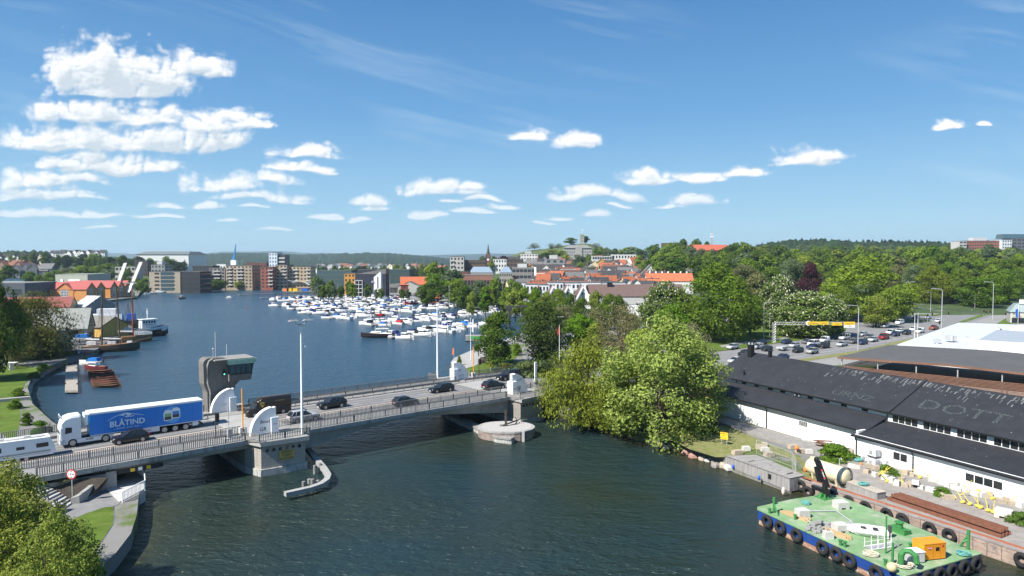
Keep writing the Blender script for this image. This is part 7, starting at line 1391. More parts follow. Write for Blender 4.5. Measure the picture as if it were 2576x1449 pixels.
for i,(x,y,kd,s)in enumerate(((1190,763,'cruiser',.9),(1215,766,'cruiser',.9),(1140,760,'open',1),(1150,758,'cruiser',.8),(1330,775,'flybridge',.85),(1355,775,'cruiser',1),(1375,800,'cruiser',1.0),(1545,795,'flybridge',.9),(1360,812,'cruiser',1),(1440,830,'cruiser',1),(1470,858,'cruiser',1),(1310,770,'cruiser',1),(1290,763,'open',1),(1400,850,'cruiser',1.0),(1270,762,'cruiser',1.0))):
 boat(kd,G(x,y,1.5)+Vector((0,0,1.0)),R(rr.uniform(0,40)),HW,CN[i%5],'white boat on land, number %d counted inland along the marina yard'%(i+1),'boats laid up ashore',s)
o=thing('covered_boat','boat ashore under a bright blue tarpaulin by the marina quay','boat',G(1288,779,1.5),R(10));MB().loft([[(x,-w,.9),(x,-w*.8,1.6),(x,0,2.1 if abs(x)<2.6 else 1.3),(x,w*.8,1.6),(x,w,.9)]for x,w in((-3,.5),(-2,1.1),(0,1.25),(2,1.0),(3.2,.2))]).box(-2,2,-.3,.3,0,1).build('tarpaulin',MA['blue'],o)
shore_sheet('cafe_terrace',51,55,[(1175,935),(1215,905),(1240,893),(1262,876),(1300,856)],'concrete',1.55)
sheet('lawn',[(1150,950),(1160,930),(1205,917),(1235,903),(1262,876),(1300,862),(1312,880),(1290,910),(1255,945),(1225,962)],1.56,MA['grass'])
sheet('cycle_path',[(1308,852),(1330,868),(1335,880),(1300,915),(1320,925),(1350,938),(1372,930),(1345,915),(1350,890),(1370,872),(1360,858),(1330,846)],1.57,MA['asphalt_pale']);marks([(1322,866,1312,890,5),(1312,890,1330,915,4)],.14,1.6)
sheet('lawn',[(1345,914),(1352,892),(1385,880),(1420,890),(1410,918),(1372,930)],1.58,MA['grass'])
pv=thing('pavilion','dark open café pavilion with slatted roof on the terrace','pavilion',G(1232,896,1.55),R(38));
for x in(-2.5,2.5):
 for y in(-1.8,1.8):MB().box(x-.1,x+.1,y-.1,y+.1,0,2.6).build('post',MA['steel_dark'],pv)
MB().box(-2.8,2.8,-2.1,2.1,2.6,2.75).build('roof',MA['steel_grey'],pv);MB().box(2.45,2.55,-1.9,1.9,.1,1.9).build('back_wall',MA['wood_dark'],pv)
for i,(x,y)in enumerate(((1217,905),(1228,908),(1212,913),(1238,904))):
 o=thing('picnic_table','dark picnic table number %d on the café terrace'%(i+1),'table',G(x,y,1.56),R(38),'picnic tables on the terrace');MB().box(-.8,.8,-.35,.35,.68,.74).build('top',MA['wood_dark'],o)
 for s in(-1,1):MB().box(-.8,.8,s*.75-.13,s*.75+.13,.4,.45).build('bench',MA['wood_dark'],o);MB().box(s*.55-.05,s*.55+.05,-.8,.8,.0,.68).build('leg',MA['wood_dark'],o)
kf=thing('timber_fence','dark timber fence along the back of the café terrace','fence',G(1255,893,1.55),R(42));MB().box(-4,4,-.06,.06,0,1.7).build('boards',MA['wood_dark'],kf)
fj=thing('floating_stage','grey board sided pontoon with green banner behind the terrace','pontoon',G(1222,858,0),R(2));MB().box(-7,5,-2,2,.4,2.0).build('hull',MA['wood_grey'],fj);MB().box(-5.5,.5,-2.06,-2.0,1.0,1.9).build('banner',MA['green'],fj)
o=thing('kayak','orange kayak lying at the pontoon','kayak',G(1238,868,.3),R(-8));MB().ball((0,0,0),(2.2,.4,.3),10,6).build('hull',MA['orange'],o)
for x,y,c,lab,h in((1142,905,'orange','orange and white feather flag at the terrace corner',3.2),(1191,860,'white_paint','pale feather flag on a tall pole behind the terrace',7.5)):
 o=thing('flag',lab,'flag',G(x,y,1.5));MB().tube([(0,0,0),(0,0,h)],.04,5).build('pole',MA['galv'],o);MB().hexa([(-.5,-.02,h*.45),(0,-.02,h*.4),(0,.02,h*.4),(-.5,.02,h*.45)],[(-.3,-.02,h*.97),(0,-.02,h),(0,.02,h),(-.3,.02,h*.97)]).build('cloth',MA[c],o)
jp=car('jeep',G(1355,898,1.6),R(5),(.10,.012,.03),'dark red off-roader parked under the birch',None,True)
def flagpole(x,y,ytop,label,col=None):
 b_=G(x,y,1.6);t=D(x,ytop,b_.y).z-1.6;o=thing('flagpole',label,'flagpole',b_);MB().tube([(0,0,0),(0,0,t)],.09,6,0,.05).build('pole',MA['white_paint'],o)
 if col:MB().hexa([(-.5,-.02,t*.74),(0,-.02,t*.8),(0,.02,t*.8),(-.5,.02,t*.74)],[(-.4,-.02,t*.88),(0,-.02,t*.97),(0,.02,t*.97),(-.4,.02,t*.88)]).build('cloth',MA[col],o)
flagpole(1407,921,817,'white flagpole with a limp red flag beside the hedge','red');flagpole(1184,905,800,'white flagpole on the café terrace');flagpole(2300,855,787,'left of two white flagpoles at the white roofed hall');flagpole(2308,857,787,'right of two white flagpoles, flying a dark blue flag','navy_stripe')
# buildings
M_('pane_far',(.03,.04,.05),.15,.3,.3,spec=.6);M_('balcony',(.45,.45,.44),.7,.1,.5)
WIN={}
def window(parent,c,w,h,face,m='pane_far',name='window'):
 """a window set on a wall: face is the outward direction (fx, fy)"""
 k=(m,name)
 if k not in WIN:WIN[k]=MB().box(-.5,.5,-.06,.06,-.5,.5).build(name,MA[m],parent);o=WIN[k]
 else:o=WIN[k].copy();COL.objects.link(o)
 o.name=name;o.parent=parent;o.location=c;o.scale=(w,1,h);o.rotation_euler=(0,0,math.atan2(face[1],face[0])+math.pi/2);return o
def block_house(label,x0,x1,ytop,Y,dep,col,floors=0,cols=0,name='apartment_block',cat='building',rz=0,scols=0,zb=None,roofcol=(.1,.1,.1),ww=.5,wh_=.45,wm='pane_far',group=None,par=.35,plant=None):
 """flat roofed block: front between photo columns x0 and x1 at distance Y, roof edge at ytop"""
 a,b=D(x0,ytop,Y),D(x1,ytop,Y);z0=hgt((a.x+b.x)/2,Y)if zb is None else zb;W_=(b.x-a.x);Hh=a.z-z0
 o=thing(name,label,cat,((a.x+b.x)/2,Y,z0),rz,group);h=W_/2
 w=MB().box(-h,h,0,dep,-6,Hh).build('wall',MA['wallobj'],o);w.color=(*col,1)
 r=MB().box(-h-.15,h+.15,-.15,dep+.15,Hh,Hh+par).build('roof',MA['wallobj'],o);r.color=(*roofcol,1)
 if plant:q=MB().box(-h*.5,h*.3,dep*.3,dep*.8,Hh+par,Hh+par+plant).build('plant_room',MA['wallobj'],o);q.color=(.5,.5,.5,1)
 fh=Hh/max(1,floors)
 for i in range(floors):
  z=fh*(i+.55)
  for j in range(cols):window(o,(-h+W_*(j+.5)/cols,0,z),W_/cols*ww,fh*wh_,(0,-1),wm)
  sd=1 if(a.x+b.x)<0 else-1
  for j in range(scols):window(o,(sd*h,dep*(j+.5)/scols,z),dep/scols*ww,fh*wh_,(sd,0),wm)
 return o,W_,Hh
def bands(o,W_,Hh,n,m='balcony',x0=0.,x1=1.,d=1.0,name='balcony'):
 fh=Hh/n
 for i in range(1,n):
  b_=MB().box(-W_/2+W_*x0,-W_/2+W_*x1,-d,-.02,fh*i-.1,fh*i+.85).build(name,MA[m],o)
TAN=(.37,.29,.2);TG=(.22,.2,.18);DKG=(.035,.035,.038);GRY=(.25,.25,.245);BRN=(.11,.075,.055);WHT=(.62,.62,.61);RDB=(.26,.09,.06);NVY=(.035,.038,.055)
B=block_house
sh_o,W_,Hh=B('huge white shipyard hall with a beige lower wall and grey hipped roof',340,474,640,1000,60,(.62,.63,.63),name='shipyard_hall',roofcol=(.13,.14,.14),zb=1.5)
MB().hexa([(-W_/2-1,-1,Hh),(W_/2+1,-1,Hh),(W_/2+1,61,Hh),(-W_/2-1,61,Hh)],[(-W_/2+9,14,Hh+4.5),(W_/2-4,14,Hh+4.5),(W_/2-4,46,Hh+4.5),(-W_/2+9,46,Hh+4.5)]).build('hipped_roof',mat('hall_roof',(.14,.16,.16),.7,.1,.05),sh_o)
gd=MB();gd.hexa([(-W_/2+4,-.3,-3),(6,-.3,-3),(6,-.05,-3),(-W_/2+4,-.05,-3)],[(-W_/2+10,-.3,Hh*.45),(0,-.3,Hh*.45),(0,-.05,Hh*.45),(-W_/2+10,-.05,Hh*.45)]);gd.build('cladding',mat('hall_beige',(.38,.37,.32),.8,.08,.1),sh_o);MB().box(17,33,-.3,-.05,-3,Hh*.68).build('door',mat('hall_door',(.26,.23,.18),.8,.08,.1),sh_o)
for x in(3,16,33):MB().box(x,x+.9,-.4,-.05,-3,Hh*.78).build('door_post',MA['wall_red'],sh_o)
B('dark brown brick tower block left of the shipyard hall',338,371,656,760,14,(.06,.045,.04),6,3,scols=2,zb=1.5);B('grey beige block with dark roof storey in front of the shipyard hall',380,414,666,720,16,GRY,5,4,scols=2,zb=1.5,plant=3)
o,W_,Hh=B('pale beige apartment block with rows of dark balconies behind the raised bridge leaves',289,340,671,680,14,(.40,.38,.34),4,5,zb=1.5,wh_=.5,ww=.7)
o,W_,Hh=B('sand coloured office with a wide glazed centre on the river shore',375,453,684,590,18,(.35,.3,.23),5,2,zb=1.5,scols=2,ww=.3);
for i in range(5):window(o,(W_*.08,-.02,Hh*(i+.5)/5),W_*.42,Hh/5*.8,(0,-1),'glass_blue')
B('black office with horizontal window bands beside the sand coloured office',456,503,684,580,22,DKG,4,1,zb=1.5,ww=.94,wh_=.35,scols=2)
B('dark block with white sun blinds behind the black office',484,535,669,660,16,(.045,.045,.05),4,6,zb=1.5,scols=2);B('low dark roofed brick hall between trees on the shore',504,557,693,640,18,(.24,.19,.14),2,5,zb=1.5,roofcol=(.05,.05,.055));B('white penthouse block above the dark brown flats',545,568,664,720,12,WHT,2,3,zb=1.5)
o,W_,Hh=B('grey brown block of flats with roof terraces left of the tan waterfront flats',526,566,675,640,18,TG,6,4,zb=1.5,scols=3);bands(o,W_,Hh,6,x0=.3,x1=.7)
o,W_,Hh=B('tan waterfront apartment block, the widest, with two columns of white balconies',568,634,668,640,20,TAN,7,7,zb=1.5,scols=4,roofcol=(.06,.06,.06));bands(o,W_,Hh,7,x0=.08,x1=.25);bands(o,W_,Hh,7,x0=.42,x1=.66)
o,W_,Hh=B('brick red apartment block squeezed between the tan ones',656,686,672,640,18,RDB,6,3,zb=1.5,scols=4,roofcol=(.06,.05,.05));bands(o,W_,Hh,6,x0=.62,x1=1.)
o,W_,Hh=B('narrow tan apartment block right of the red one',694,722,667,650,20,TAN,7,3,zb=1.5,scols=4,roofcol=(.05,.05,.05));bands(o,W_,Hh,7,x0=.5,x1=.95)
o,W_,Hh=B('tan apartment block nearest the footbridge with dark right side',727,781,671,655,18,(.40,.31,.2),6,6,zb=1.5,scols=4,roofcol=(.06,.06,.06));bands(o,W_,Hh,6,x0=.15,x1=.42);bands(o,W_,Hh,6,x0=.8,x1=1.)
B('low red and grey penthouse roof behind the tan flats',619,670,661,740,14,(.14,.06,.05),2,6,zb=1.5)
o,W_,Hh=B('white and dark stacked apartment tower rising above the waterfront flats',676,697,636,720,16,(.55,.62,.68),9,3,zb=1.5,ww=.4);MB().box(W_/2,W_/2+8,2,16,-3,Hh-2).build('dark_wing',MA['steel_dark'],o)
for i in range(8):MB().box(W_/2+.3,W_/2+7.5,1.2,2,Hh*(i+.3)/9,Hh*(i+.75)/9).build('balcony',MA['balcony'],o)
cr2=thing('harbour_crane','blue lattice harbour crane with a white base above the flats','crane',D(589,664,900));MB().box(-3.5,3.5,-3,3,-12,5).build('base',MA['white_paint'],cr2);MB().loft([[(-3,-1,5),(1,-1,5),(1,1,5),(-3,1,5)],[(0,-.8,15),(2,-.8,15),(2,.8,15),(0,.8,15)],[(2.4,-.3,26),(3,-.3,26),(3,.3,26),(2.4,.3,26)]]).build('jib',M_('crane_blue',(.03,.19,.42),.6,.1,.5),cr2)
o,W_,Hh=B('long green glass office curving along the harbour front',797,884,681,560,20,(.06,.095,.085),5,12,zb=1.5,ww=.8,wh_=.45,wm='glass_blue',roofcol=(.1,.13,.12));o,W_,Hh=B('green glass office wing behind the navy block',975,1030,679,560,22,(.05,.075,.065),5,9,zb=1.5,ww=.8,wh_=.45,wm='glass_blue',roofcol=(.1,.12,.11));B('dark flat block joining the glass wings',900,985,679,575,14,(.04,.045,.05),3,6,zb=1.5)
B('ochre yellow cube block in front of the green glass office',866,893,688,520,14,(.5,.25,.05),4,3,zb=4.0);o,W_,Hh=B('navy slate apartment block with white framed balconies at the corner',893,970,690,500,16,NVY,5,7,zb=1.5,ww=.3,wh_=.4);MB().hexa([(-W_/2,0,Hh),(W_/2,0,Hh),(W_/2,16,Hh),(-W_/2,16,Hh)],[(-W_/2+4,2,Hh+.4),(W_/2,2,Hh+4),(W_/2,14,Hh+4),(-W_/2+4,14,Hh+.4)]).build('sloping_roof',MA['steel_dark'],o)
fr=MB()
for k in range(5):fr.box(-W_/2+.2,-W_/2+5.6,-1.4,-.05,k*2.9,k*2.9+.25)
for x in(.2,2.9,5.5):fr.box(-W_/2+x-.12,-W_/2+x+.12,-1.4,-1.15,0,11.8)
fr.build('balcony_frame',MA['white_paint'],o)
o=thing('stair_tower','white angular tower with a projecting balcony in front of the navy block','tower',D(950,732,470));k=(732-690)/FPX*470;MB().hexa([(-2.6,0,-2),(2.2,0,-2),(2.2,5,-2),(-2.6,5,-2)],[(-2.6,0,k-2),(2.2,0,k+2),(2.2,5,k+2),(-2.6,5,k-2)]).build('wall',MA['white_wall'],o);MB().box(-4.2,-2.6,-.5,3,k*.5,k*.5+1.2).build('balcony',MA['steel_grey'],o);MB().box(-.2,.5,-.1,0,k*.15,k*.85).build('window',MA['pane_far'],o)
def gable(label,x,ybase,L,Dp,he,hr,rz,wcol,rcol,Y=None,name='house',cat='house',z=1.5,nw=0,fl=1,group=None,chim=0,over=.4,tile=None):
 p=G(x,ybase,z)if Y is None else Vector(((x-1288)/FPX*Y,Y,hgt((x-1288)/FPX*Y,Y)))
 o=thing(name,label,cat,p,rz,group);gable_parts(o,L,Dp,he,hr,MA['wallobj'],tile or MA['roofobj'],over,-6,wcol,rcol)
 for i in range(nw):
  for f in range(fl):
   window(o,(-L/2+L*(i+.5)/nw,-Dp/2,he*(f+.5)/fl),min(1.3,L/nw*.5),he/fl*.5,(0,-1))
 if nw:
  for sd in(-1,1):
   for f in(-1,1):window(o,(sd*L/2,f*Dp*.2,he*.55),1.1,1.5,(sd,0))
 for c in range(chim):MB().box(-L*.2+c*L*.4-.35,-L*.2+c*L*.4+.35,-.35,.35,hr-.6,hr+1.1).build('chimney',MA['brick'],o)
 return o
M_('brick',(.24,.12,.08),.9,.2,2)
gable('dark grey roofed timber hall with an orange gable porch facing the marina',1003,736,40,16,4.5,8.5,R(-12),(.055,.05,.045),(.10,.10,.10),name='hall',cat='building',nw=9);gable('grey boarded gable hall at the right end of the dark roofed hall',1040,737,16,20,5.5,9.5,R(75),(.30,.31,.29),(.11,.11,.11),name='hall',cat='building');gable('steep orange timber porch gable facing the marina',972,736,6,7,4,8.2,R(80),(.35,.17,.06),(.12,.11,.1),name='porch',cat='building')
gable('brick red building with a broad orange roof behind the green glass wing',1054,703,30,22,7,13,R(10),(.2,.05,.04),(.42,.115,.05),Y=560,name='building',cat='building',nw=5,fl=2)
tp=thing('stage_tent','white ribbed tent roof over a timber stage on the marina tip','tent',G(756,729,1.5));MB().loft([[(x,-4,2+6.5*k),(x+1.5,4,.8+6.0*k),(x+1.6,4,1.1+6.0*k),(x,-4,2.3+6.5*k)]for x,k in((-10,1),(-5,.85),(0,.9),(5,.7),(9,.35))]).build('canvas',MA['sailcloth'],tp);MB().box(-11,8,-4,4,0,1.6).build('stage',MA['wood_brown'],tp)
for i,(x,c)in enumerate(((742,'yellow_sign'),(730,'yellow_sign'),(768,'blue'),(720,'orange'))):o=thing('container',('left yellow','second yellow','blue','orange')[i]+' container on the marina tip','container',G(x,733,1.5));MB().box(-2.5,2.5,-1.2,1.2,.1,2.5).box(-2.6,2.6,-1.3,1.3,2.5,2.6).build('box',MA[c],o)
fb=thing('footbridge','grey footbridge on a thick concrete pier across the canal mouth','bridge');a,b=D(655,712,655),D(802,708,655)
MB().hexa([(a.x,653,3.2),(0*0+G(690,718,0).x,653,6.0),(G(690,718,0).x,657,6.0),(a.x,657,3.2)],[(a.x,653,4.2),(G(690,718,0).x,653,7.0),(G(690,718,0).x,657,7.0),(a.x,657,4.2)]).hexa([(G(690,718,0).x,653,6.0),(b.x,653,6.6),(b.x,657,6.6),(G(690,718,0).x,657,6.0)],[(G(690,718,0).x,653,7.0),(b.x,653,7.6),(b.x,657,7.6),(G(690,718,0).x,657,7.0)]).build('deck',MA['concrete'],fb);p=G(690,719,0)
for x in(-3.6,3.6):MB().box(p.x+x-3.2,p.x+x+3.2,650,660,-2,6.0).build('pier',MA['concrete_pale'],fb)
lh=thing('lighthouse','small white lighthouse with a red cap on the far shore','lighthouse',G(449,729,1.0));MB().tube([(0,0,0),(0,0,6)],.75,10,0,.6).tube([(0,0,6),(0,0,9)],1.5,12,0,1.4).build('tower',MA['white_paint'],lh);MB().tube([(0,0,9),(0,0,11)],1.7,12,0,.2).build('cap',MA['red'],lh)
gable('little orange boat hut on the far shore',367,734,7,5,2.5,4,R(5),(.5,.24,.07),(.3,.3,.3),name='hut',cat='hut')
M_('wall_orange',(.55,.245,.07),.8,.08,.4);M_('roof_red',(.36,.085,.075),.7,.12,.3);striped(MA['roof_red'],'X',.8,.85,.1)
ow=thing('waterfront_warehouse','orange waterfront warehouses in a row with red gabled roofs','warehouse',G(62.7,755,1.6));e=G(217.7,755,1.6)-G(62.7,755,1.6);wid=e.length;ow.rotation_euler=(0,0,math.atan2(e.y,e.x))
for k,(y0,y1)in enumerate(((0,10.5),(10.5,21),(27,36),(36,45),(45,54))):
 x0=0 if k<2 else 8;w_=MB().box(x0,wid,y0,y1,-2,7.2).add([(wid,y0,7.2),(wid,y1,7.2),(wid,(y0+y1)/2,11.4),(x0,y0,7.2),(x0,y1,7.2),(x0,(y0+y1)/2,11.4)],[(0,1,2),(3,5,4)]).build('wall',MA['wall_orange'],ow)
 r=MB();m_=(y0+y1)/2
 r.hexa([(x0-.4,y0-.5,6.9),(wid+.5,y0-.5,6.9),(wid+.5,m_,11.45),(x0-.4,m_,11.45)],[(x0-.4,y0-.5,7.1),(wid+.5,y0-.5,7.1),(wid+.5,m_,11.65),(x0-.4,m_,11.65)]).hexa([(x0-.4,m_,11.45),(wid+.5,m_,11.45),(wid+.5,y1+.2,7.0),(x0-.4,y1+.2,7.0)],[(x0-.4,m_,11.65),(wid+.5,m_,11.65),(wid+.5,y1+.2,7.2),(x0-.4,y1+.2,7.2)]);r.build('roof',MA['roof_red'],ow)
 br=MB();br.box(wid+.02,wid+.12,m_-.12,m_+.12,6,11).hexa([(wid+.02,y0+.3,7),(wid+.12,y0+.3,7),(wid+.12,y0+.6,7),(wid+.02,y0+.6,7)],[(wid+.02,m_-.15,11.2),(wid+.12,m_-.15,11.2),(wid+.12,m_+.15,11.2),(wid+.02,m_+.15,11.2)]).box(wid+.02,wid+.12,y0+.1,y0+.4,0,7.2).box(wid+.02,wid+.12,y0+1,y1-1,6.9,7.2);br.build('timber_frame',MA['balcony'],ow)
 f=MB().box(wid,wid+.1,m_-1.7,m_+1.7,.6,7.0).build('window',MA['white_paint'],ow);g_=MB()
 for i in range(4):
  for j in range(6):g_.box(wid+.1,wid+.13,m_-1.55+i*.8,m_-.95+i*.8,.8+j*1.02,1.6+j*1.02)
 g_.build('pane',MA['pane_far'],f)
for cx_ in(5.2,26.5):
 d_=MB().box(cx_-6,cx_+6,-.25,2,-2,6.6).add([(cx_-6,-.25,6.6),(cx_+6,-.25,6.6),(cx_,-.25,10.9)],[(0,1,2)]).build('wall',MA['wall_orange'],ow);MB().hexa([(cx_-6.6,-.7,6.3),(cx_,-.7,11.1),(cx_,6,11.1),(cx_-6.6,1,6.3)],[(cx_-6.6,-.7,6.5),(cx_,-.7,11.35),(cx_,6,11.35),(cx_-6.6,1,6.5)]).hexa([(cx_,-.7,11.1),(cx_+6.6,-.7,6.3),(cx_+6.6,1,6.3),(cx_,6,11.1)],[(cx_,-.7,11.35),(cx_+6.6,-.7,6.5),(cx_+6.6,1,6.5),(cx_,6,11.35)]).build('roof',MA['roof_red'],ow)
 f=MB().box(cx_-2.7,cx_+2.7,-.4,-.26,.5,6.8).build('window',MA['white_paint'],ow);g_=MB()
 for i in range(5):
  for j in range(6):g_.box(cx_-2.5+i*1.04,cx_-1.7+i*1.04,-.44,-.4,.7+j*1.02,1.45+j*1.02)
 g_.build('pane',MA['pane_far'],f)
db=thing('drawbridge','bascule drawbridge with two raised white leaves on steel pylons','bridge');
for(xb,yb,xt,yt,xc,yc)in((297,711,315,662,287,738),(333,711,354,660,322,735)):
 Y=500;b_,t_,c_=D(xb,yb,Y),D(xt,yt,Y+9),D(xc,yc,Y-6);u=Vector((1.25,0,0));q=Vector((0,.5,.2))
 MB().hexa([b_-u,b_+u,b_+u+q,b_-u+q],[t_-u,t_+u,t_+u+q,t_-u+q]).build('leaf',MA['concrete_pale'],db);MB().hexa([c_-u*.8,c_+u*.8,c_+u*.8+q,c_-u*.8+q],[b_-u*.8,b_+u*.8,b_+u*.8+q,b_-u*.8+q]).build('counterweight',MA['white_paint'],db)
 MB().box(b_.x-1.0,b_.x-.4,Y-.4,Y+.4,-1,b_.z+1).box(b_.x+.6,b_.x+1.2,Y-.4,Y+.4,-1,b_.z+1).build('pylon',MA['steel_grey'],db)
a=D(262,712,500);b=D(345,709,500);MB().box(a.x,b.x,499.7,500.3,a.z-.3,a.z+.3).box(a.x-.5,a.x+.3,499.6,500.4,0,a.z+2).build('cross_beam',MA['steel_grey'],db)
B('slate blue flat building with a dark window band left of the orange warehouses',-60,62,713,430,30,(.08,.09,.11),1,3,zb=1.5,ww=.6,wh_=.3,roofcol=(.2,.2,.2));B('pale sage green windowless block behind the orange warehouses',139,220,691,520,30,(.36,.38,.32),1,0,zb=1.5,roofcol=(.3,.32,.28));
for x0,x1 in((152,159),(172,202)):a,b=D(x0,703,519.8),D(x1,715,519.8);o=thing('hoarding','white panel on the sage green block, %s one'%('narrow' if x0<160 else 'wide'),'panel',(0,0,0));MB().box(a.x,b.x,519.6,519.9,b.z,a.z).build('panel',MA['white_paint'],o)
B('long low hall with saw tooth skylights behind the slate blue building',8,142,709,560,24,(.4,.43,.42),1,0,zb=1.5,roofcol=(.42,.44,.44))
for k in range(6):
 a=D(14+k*21,708,565);o=MB().hexa([(-3.2,0,0),(3.2,0,0),(3.2,14,0),(-3.2,14,0)],[(-.6,2,2.2),(3.0,2,.4),(3.0,12,.4),(-.6,12,2.2)]).build('skylight',MA['glass_blue'],None,loc=a);tag(o,'blue saw tooth skylight, %s from the left on the long low hall'%ORD[k],'skylight','saw tooth skylights')
M_('slate_roof',(.30,.31,.29),.9,.3,1.2,.5,dark=(.2,.21,.19),dthr=(.5,.65));M_('wall_sand',(.52,.38,.21),.85,.08,.5);M_('wall_yellow',(.55,.36,.09),.85,.08,.5)
def museum(label,xr,yb,L,Dp,he,hr,rz,wm,rm,gcol=None,nm='boat_museum'):
 p=G(xr,yb,1.5);o=thing(nm,label,'building',p,rz);w=MB().box(-L,0,0,Dp,-2,he).add([(0,0,he),(0,Dp,he),(0,Dp/2,hr),(-L,0,he),(-L,Dp,he),(-L,Dp/2,hr)],[(0,1,2),(3,5,4)]).build('wall',wm,o);k=(hr-he)/(Dp/2)
 MB().hexa([(-L-.3,-.5,he-.5*k),(.35,-.5,he-.5*k),(.35,Dp/2,hr),(-L-.3,Dp/2,hr)],[(-L-.3,-.5,he-.5*k+.25),(.35,-.5,he-.5*k+.25),(.35,Dp/2,hr+.25),(-L-.3,Dp/2,hr+.25)]).hexa([(-L-.3,Dp/2,hr),(.35,Dp/2,hr),(.35,Dp+.5,he-.5*k),(-L-.3,Dp+.5,he-.5*k)],[(-L-.3,Dp/2,hr+.25),(.35,Dp/2,hr+.25),(.35,Dp+.5,he-.5*k+.25),(-L-.3,Dp+.5,he-.5*k+.25)]).build('roof',rm,o);return o
mo=museum('sand coloured boat museum with a mossy grey stone roof and lettered gable',219.5,858,42,9,4.6,10.4,R(18),MA['wall_sand'],MA['slate_roof'])
MB().box(-.75,.05,-.08,.0,-1,4.4).build('quoin',MA['concrete_pale'],mo)
for x in(-3.6,-7.0):f=MB().box(x-1.0,x+1.0,-.1,.0,1.0,3.6).build('window',MA['black'],mo)
for y,z in((3.2,6.4),(5.0,6.4)):MB().box(-.02,.06,y-.45,y+.45,z-.95,z+.95).build('window',MA['black'],mo)
MB().box(-.02,.08,2.8,6.0,0,2.7).build('door',mat('door_brown',(.06,.03,.025),.6,.1,1),mo);MB().box(-.02,.08,6.3,7.2,1.2,3.4).build('window',MA['black'],mo)
text('TEKNISK MUSEUM',.62,MA['wood_dark'],'lettering',mo,(.05,4.5,4.7),(R(90),0,R(90)));text('MUSEUM',.3,MA['white_paint'],'lettering',mo,(.09,2.2,3.0),(R(90),0,R(90)))
museum('long sand walled museum wing in the shade of the willow',150,893,40,9,3.6,7.6,R(14),MA['wall_sand'],MA['slate_roof'],nm='museum_wing')
museum('small ochre yellow house with dark weathered roof beside the museum gable',254,849,9,11,3.6,6.6,R(-20),MA['wall_yellow'],M_('roof_weathered',(.17,.165,.145),.9,.25,1.5,.3,stretch=(3,.3,1)),nm='yellow_house')
museum('long house with red tiled roof behind the boat museum',176,792,40,10,4,8.5,R(14),MA['wall_sand'],striped(mat('tile_red',(.25,.075,.065),.8,.2,.8),'Z',2.5,.75,.15),nm='red_roofed_house');museum('house with patchy white grey sheet roof at the end of the red tiled one',216,790,10,15,3.6,8.4,R(-26),MA['wood_grey'],mat('roof_patchy',(.5,.54,.55),.7,.15,.6,stretch=(1,.15,1),dark=(.2,.23,.24),dthr=(.5,.56)),nm='sheet_roofed_house')
shore_sheet('museum_quay',12,21,[(150,800),(100,830),(60,880),(90,915)],'asphalt')
def ship(name,label,x,y,L,B_,H,rz,hull,sc_deck='teak',z=0):
 o=thing(name,label,'ship',G(x,y,z),rz);hull_mb(L,B_,H,.45,.75).build('hull',hull,o);hull_mb(L*.95,B_*.86,H*1.02,.45,.75).build('deck',MA[sc_deck],o);return o
M_('hull_tarred',(.075,.055,.04),.7,.3,.8,stretch=(.2,1,3),dark=(.2,.15,.08),dthr=(.55,.65));M_('hull_varnish',(.27,.15,.05),.5,.25,.8,stretch=(.2,1,3),dark=(.13,.1,.08),dthr=(.5,.62));M_('mast_wood',(.085,.055,.04),.7,.2,1);M_('mast_red',(.25,.075,.045),.6,.15,1)
s1=ship('schooner','two masted dark wooden schooner with furled sails at the museum quay',281,884,15.5,4.4,1.9,R(22),MA['hull_tarred']);s1.location.z=0
def mast(o,x,h,m,r=.2,rake=-.02,yard=0,name='mast',gaff=True):
 b_=MB().tube([(x,0,1),(x+rake*h,0,h)],r,8,0,r*.5);
 if yard:b_.tube([(x+rake*yard,-1.2,yard),(x+rake*yard,1.2,yard)],.09,5).ball((x+rake*yard*1.1,0,yard+.8),.28)
 mo_=b_.build(name,MA[m],o);rg=MB()
 for sx in(-2.2,-1.2,1.2):rg.tube([(x+sx,-2.0,2.2),(x+rake*h*.8,0,h*.82)],.035,3).tube([(x+sx,2.0,2.2),(x+rake*h*.8,0,h*.82)],.035,3)
 rg.tube([(x+5,0,3),(x+rake*h,0,h*.95)],.03,3);rg.build('rigging',MA['mast_wood'],mo_);return mo_
mast(s1,-2.6,18.5,'mast_wood',.27,.02,12);mast(s1,2.4,20,'mast_wood',.27,-.04,13.5);MB().tube([(-3.0,0,3.4),(-7.2,0,3.7)],.16,6).tube([(3.1,0,3.4),(-2.4,0,3.8)],.16,6).tube([(6.5,0,2.9),(11,0,4.0)],.16,6,0,.07).build('boom',MA['mast_wood'],s1);MB().tube([(-3.2,0,3.75),(-6.8,0,4.1)],.3,6).tube([(2.6,0,3.75),(-2.2,0,4.1)],.28,6).build('furled_sail',MA['sailcloth'],s1)
MB().box(-6.5,-4,-1.1,1.1,2.3,3.3).box(-1,1.2,-1,1,2.3,3.1).box(4.2,5.6,-.8,.8,2.4,3.0).build('deckhouse',MA['gelcoat'],s1)
s2=ship('sailing_barge','varnished wooden sailing boat with tall red mast and grey tarpaulin',345,860,9.5,3.8,2.0,R(35),MA['hull_varnish']);mast(s2,-1.2,19.5,'mast_red',.3,0);MB().loft([[(x,-w,2.5),(x,0,z),(x,w,2.5)]for x,w,z in((-.8,1.8,4.2),(2,1.7,3.9),(4.6,.9,3.3))]).build('tarpaulin',mat('tarp_grey',(.24,.26,.27),.8,.2,1),s2);MB().tube([(-1.4,0,3.6),(-5.6,0,3.9)],.35,6).build('furled_sail',MA['sailcloth'],s2)
s3=ship('tug','black and white tug boat with white wheelhouse at the quay end',379,846,12.5,4.8,2.2,R(48),MA['black'],'steel_dark');M_('bulwark_white',(.72,.73,.74),.5,.05,1)
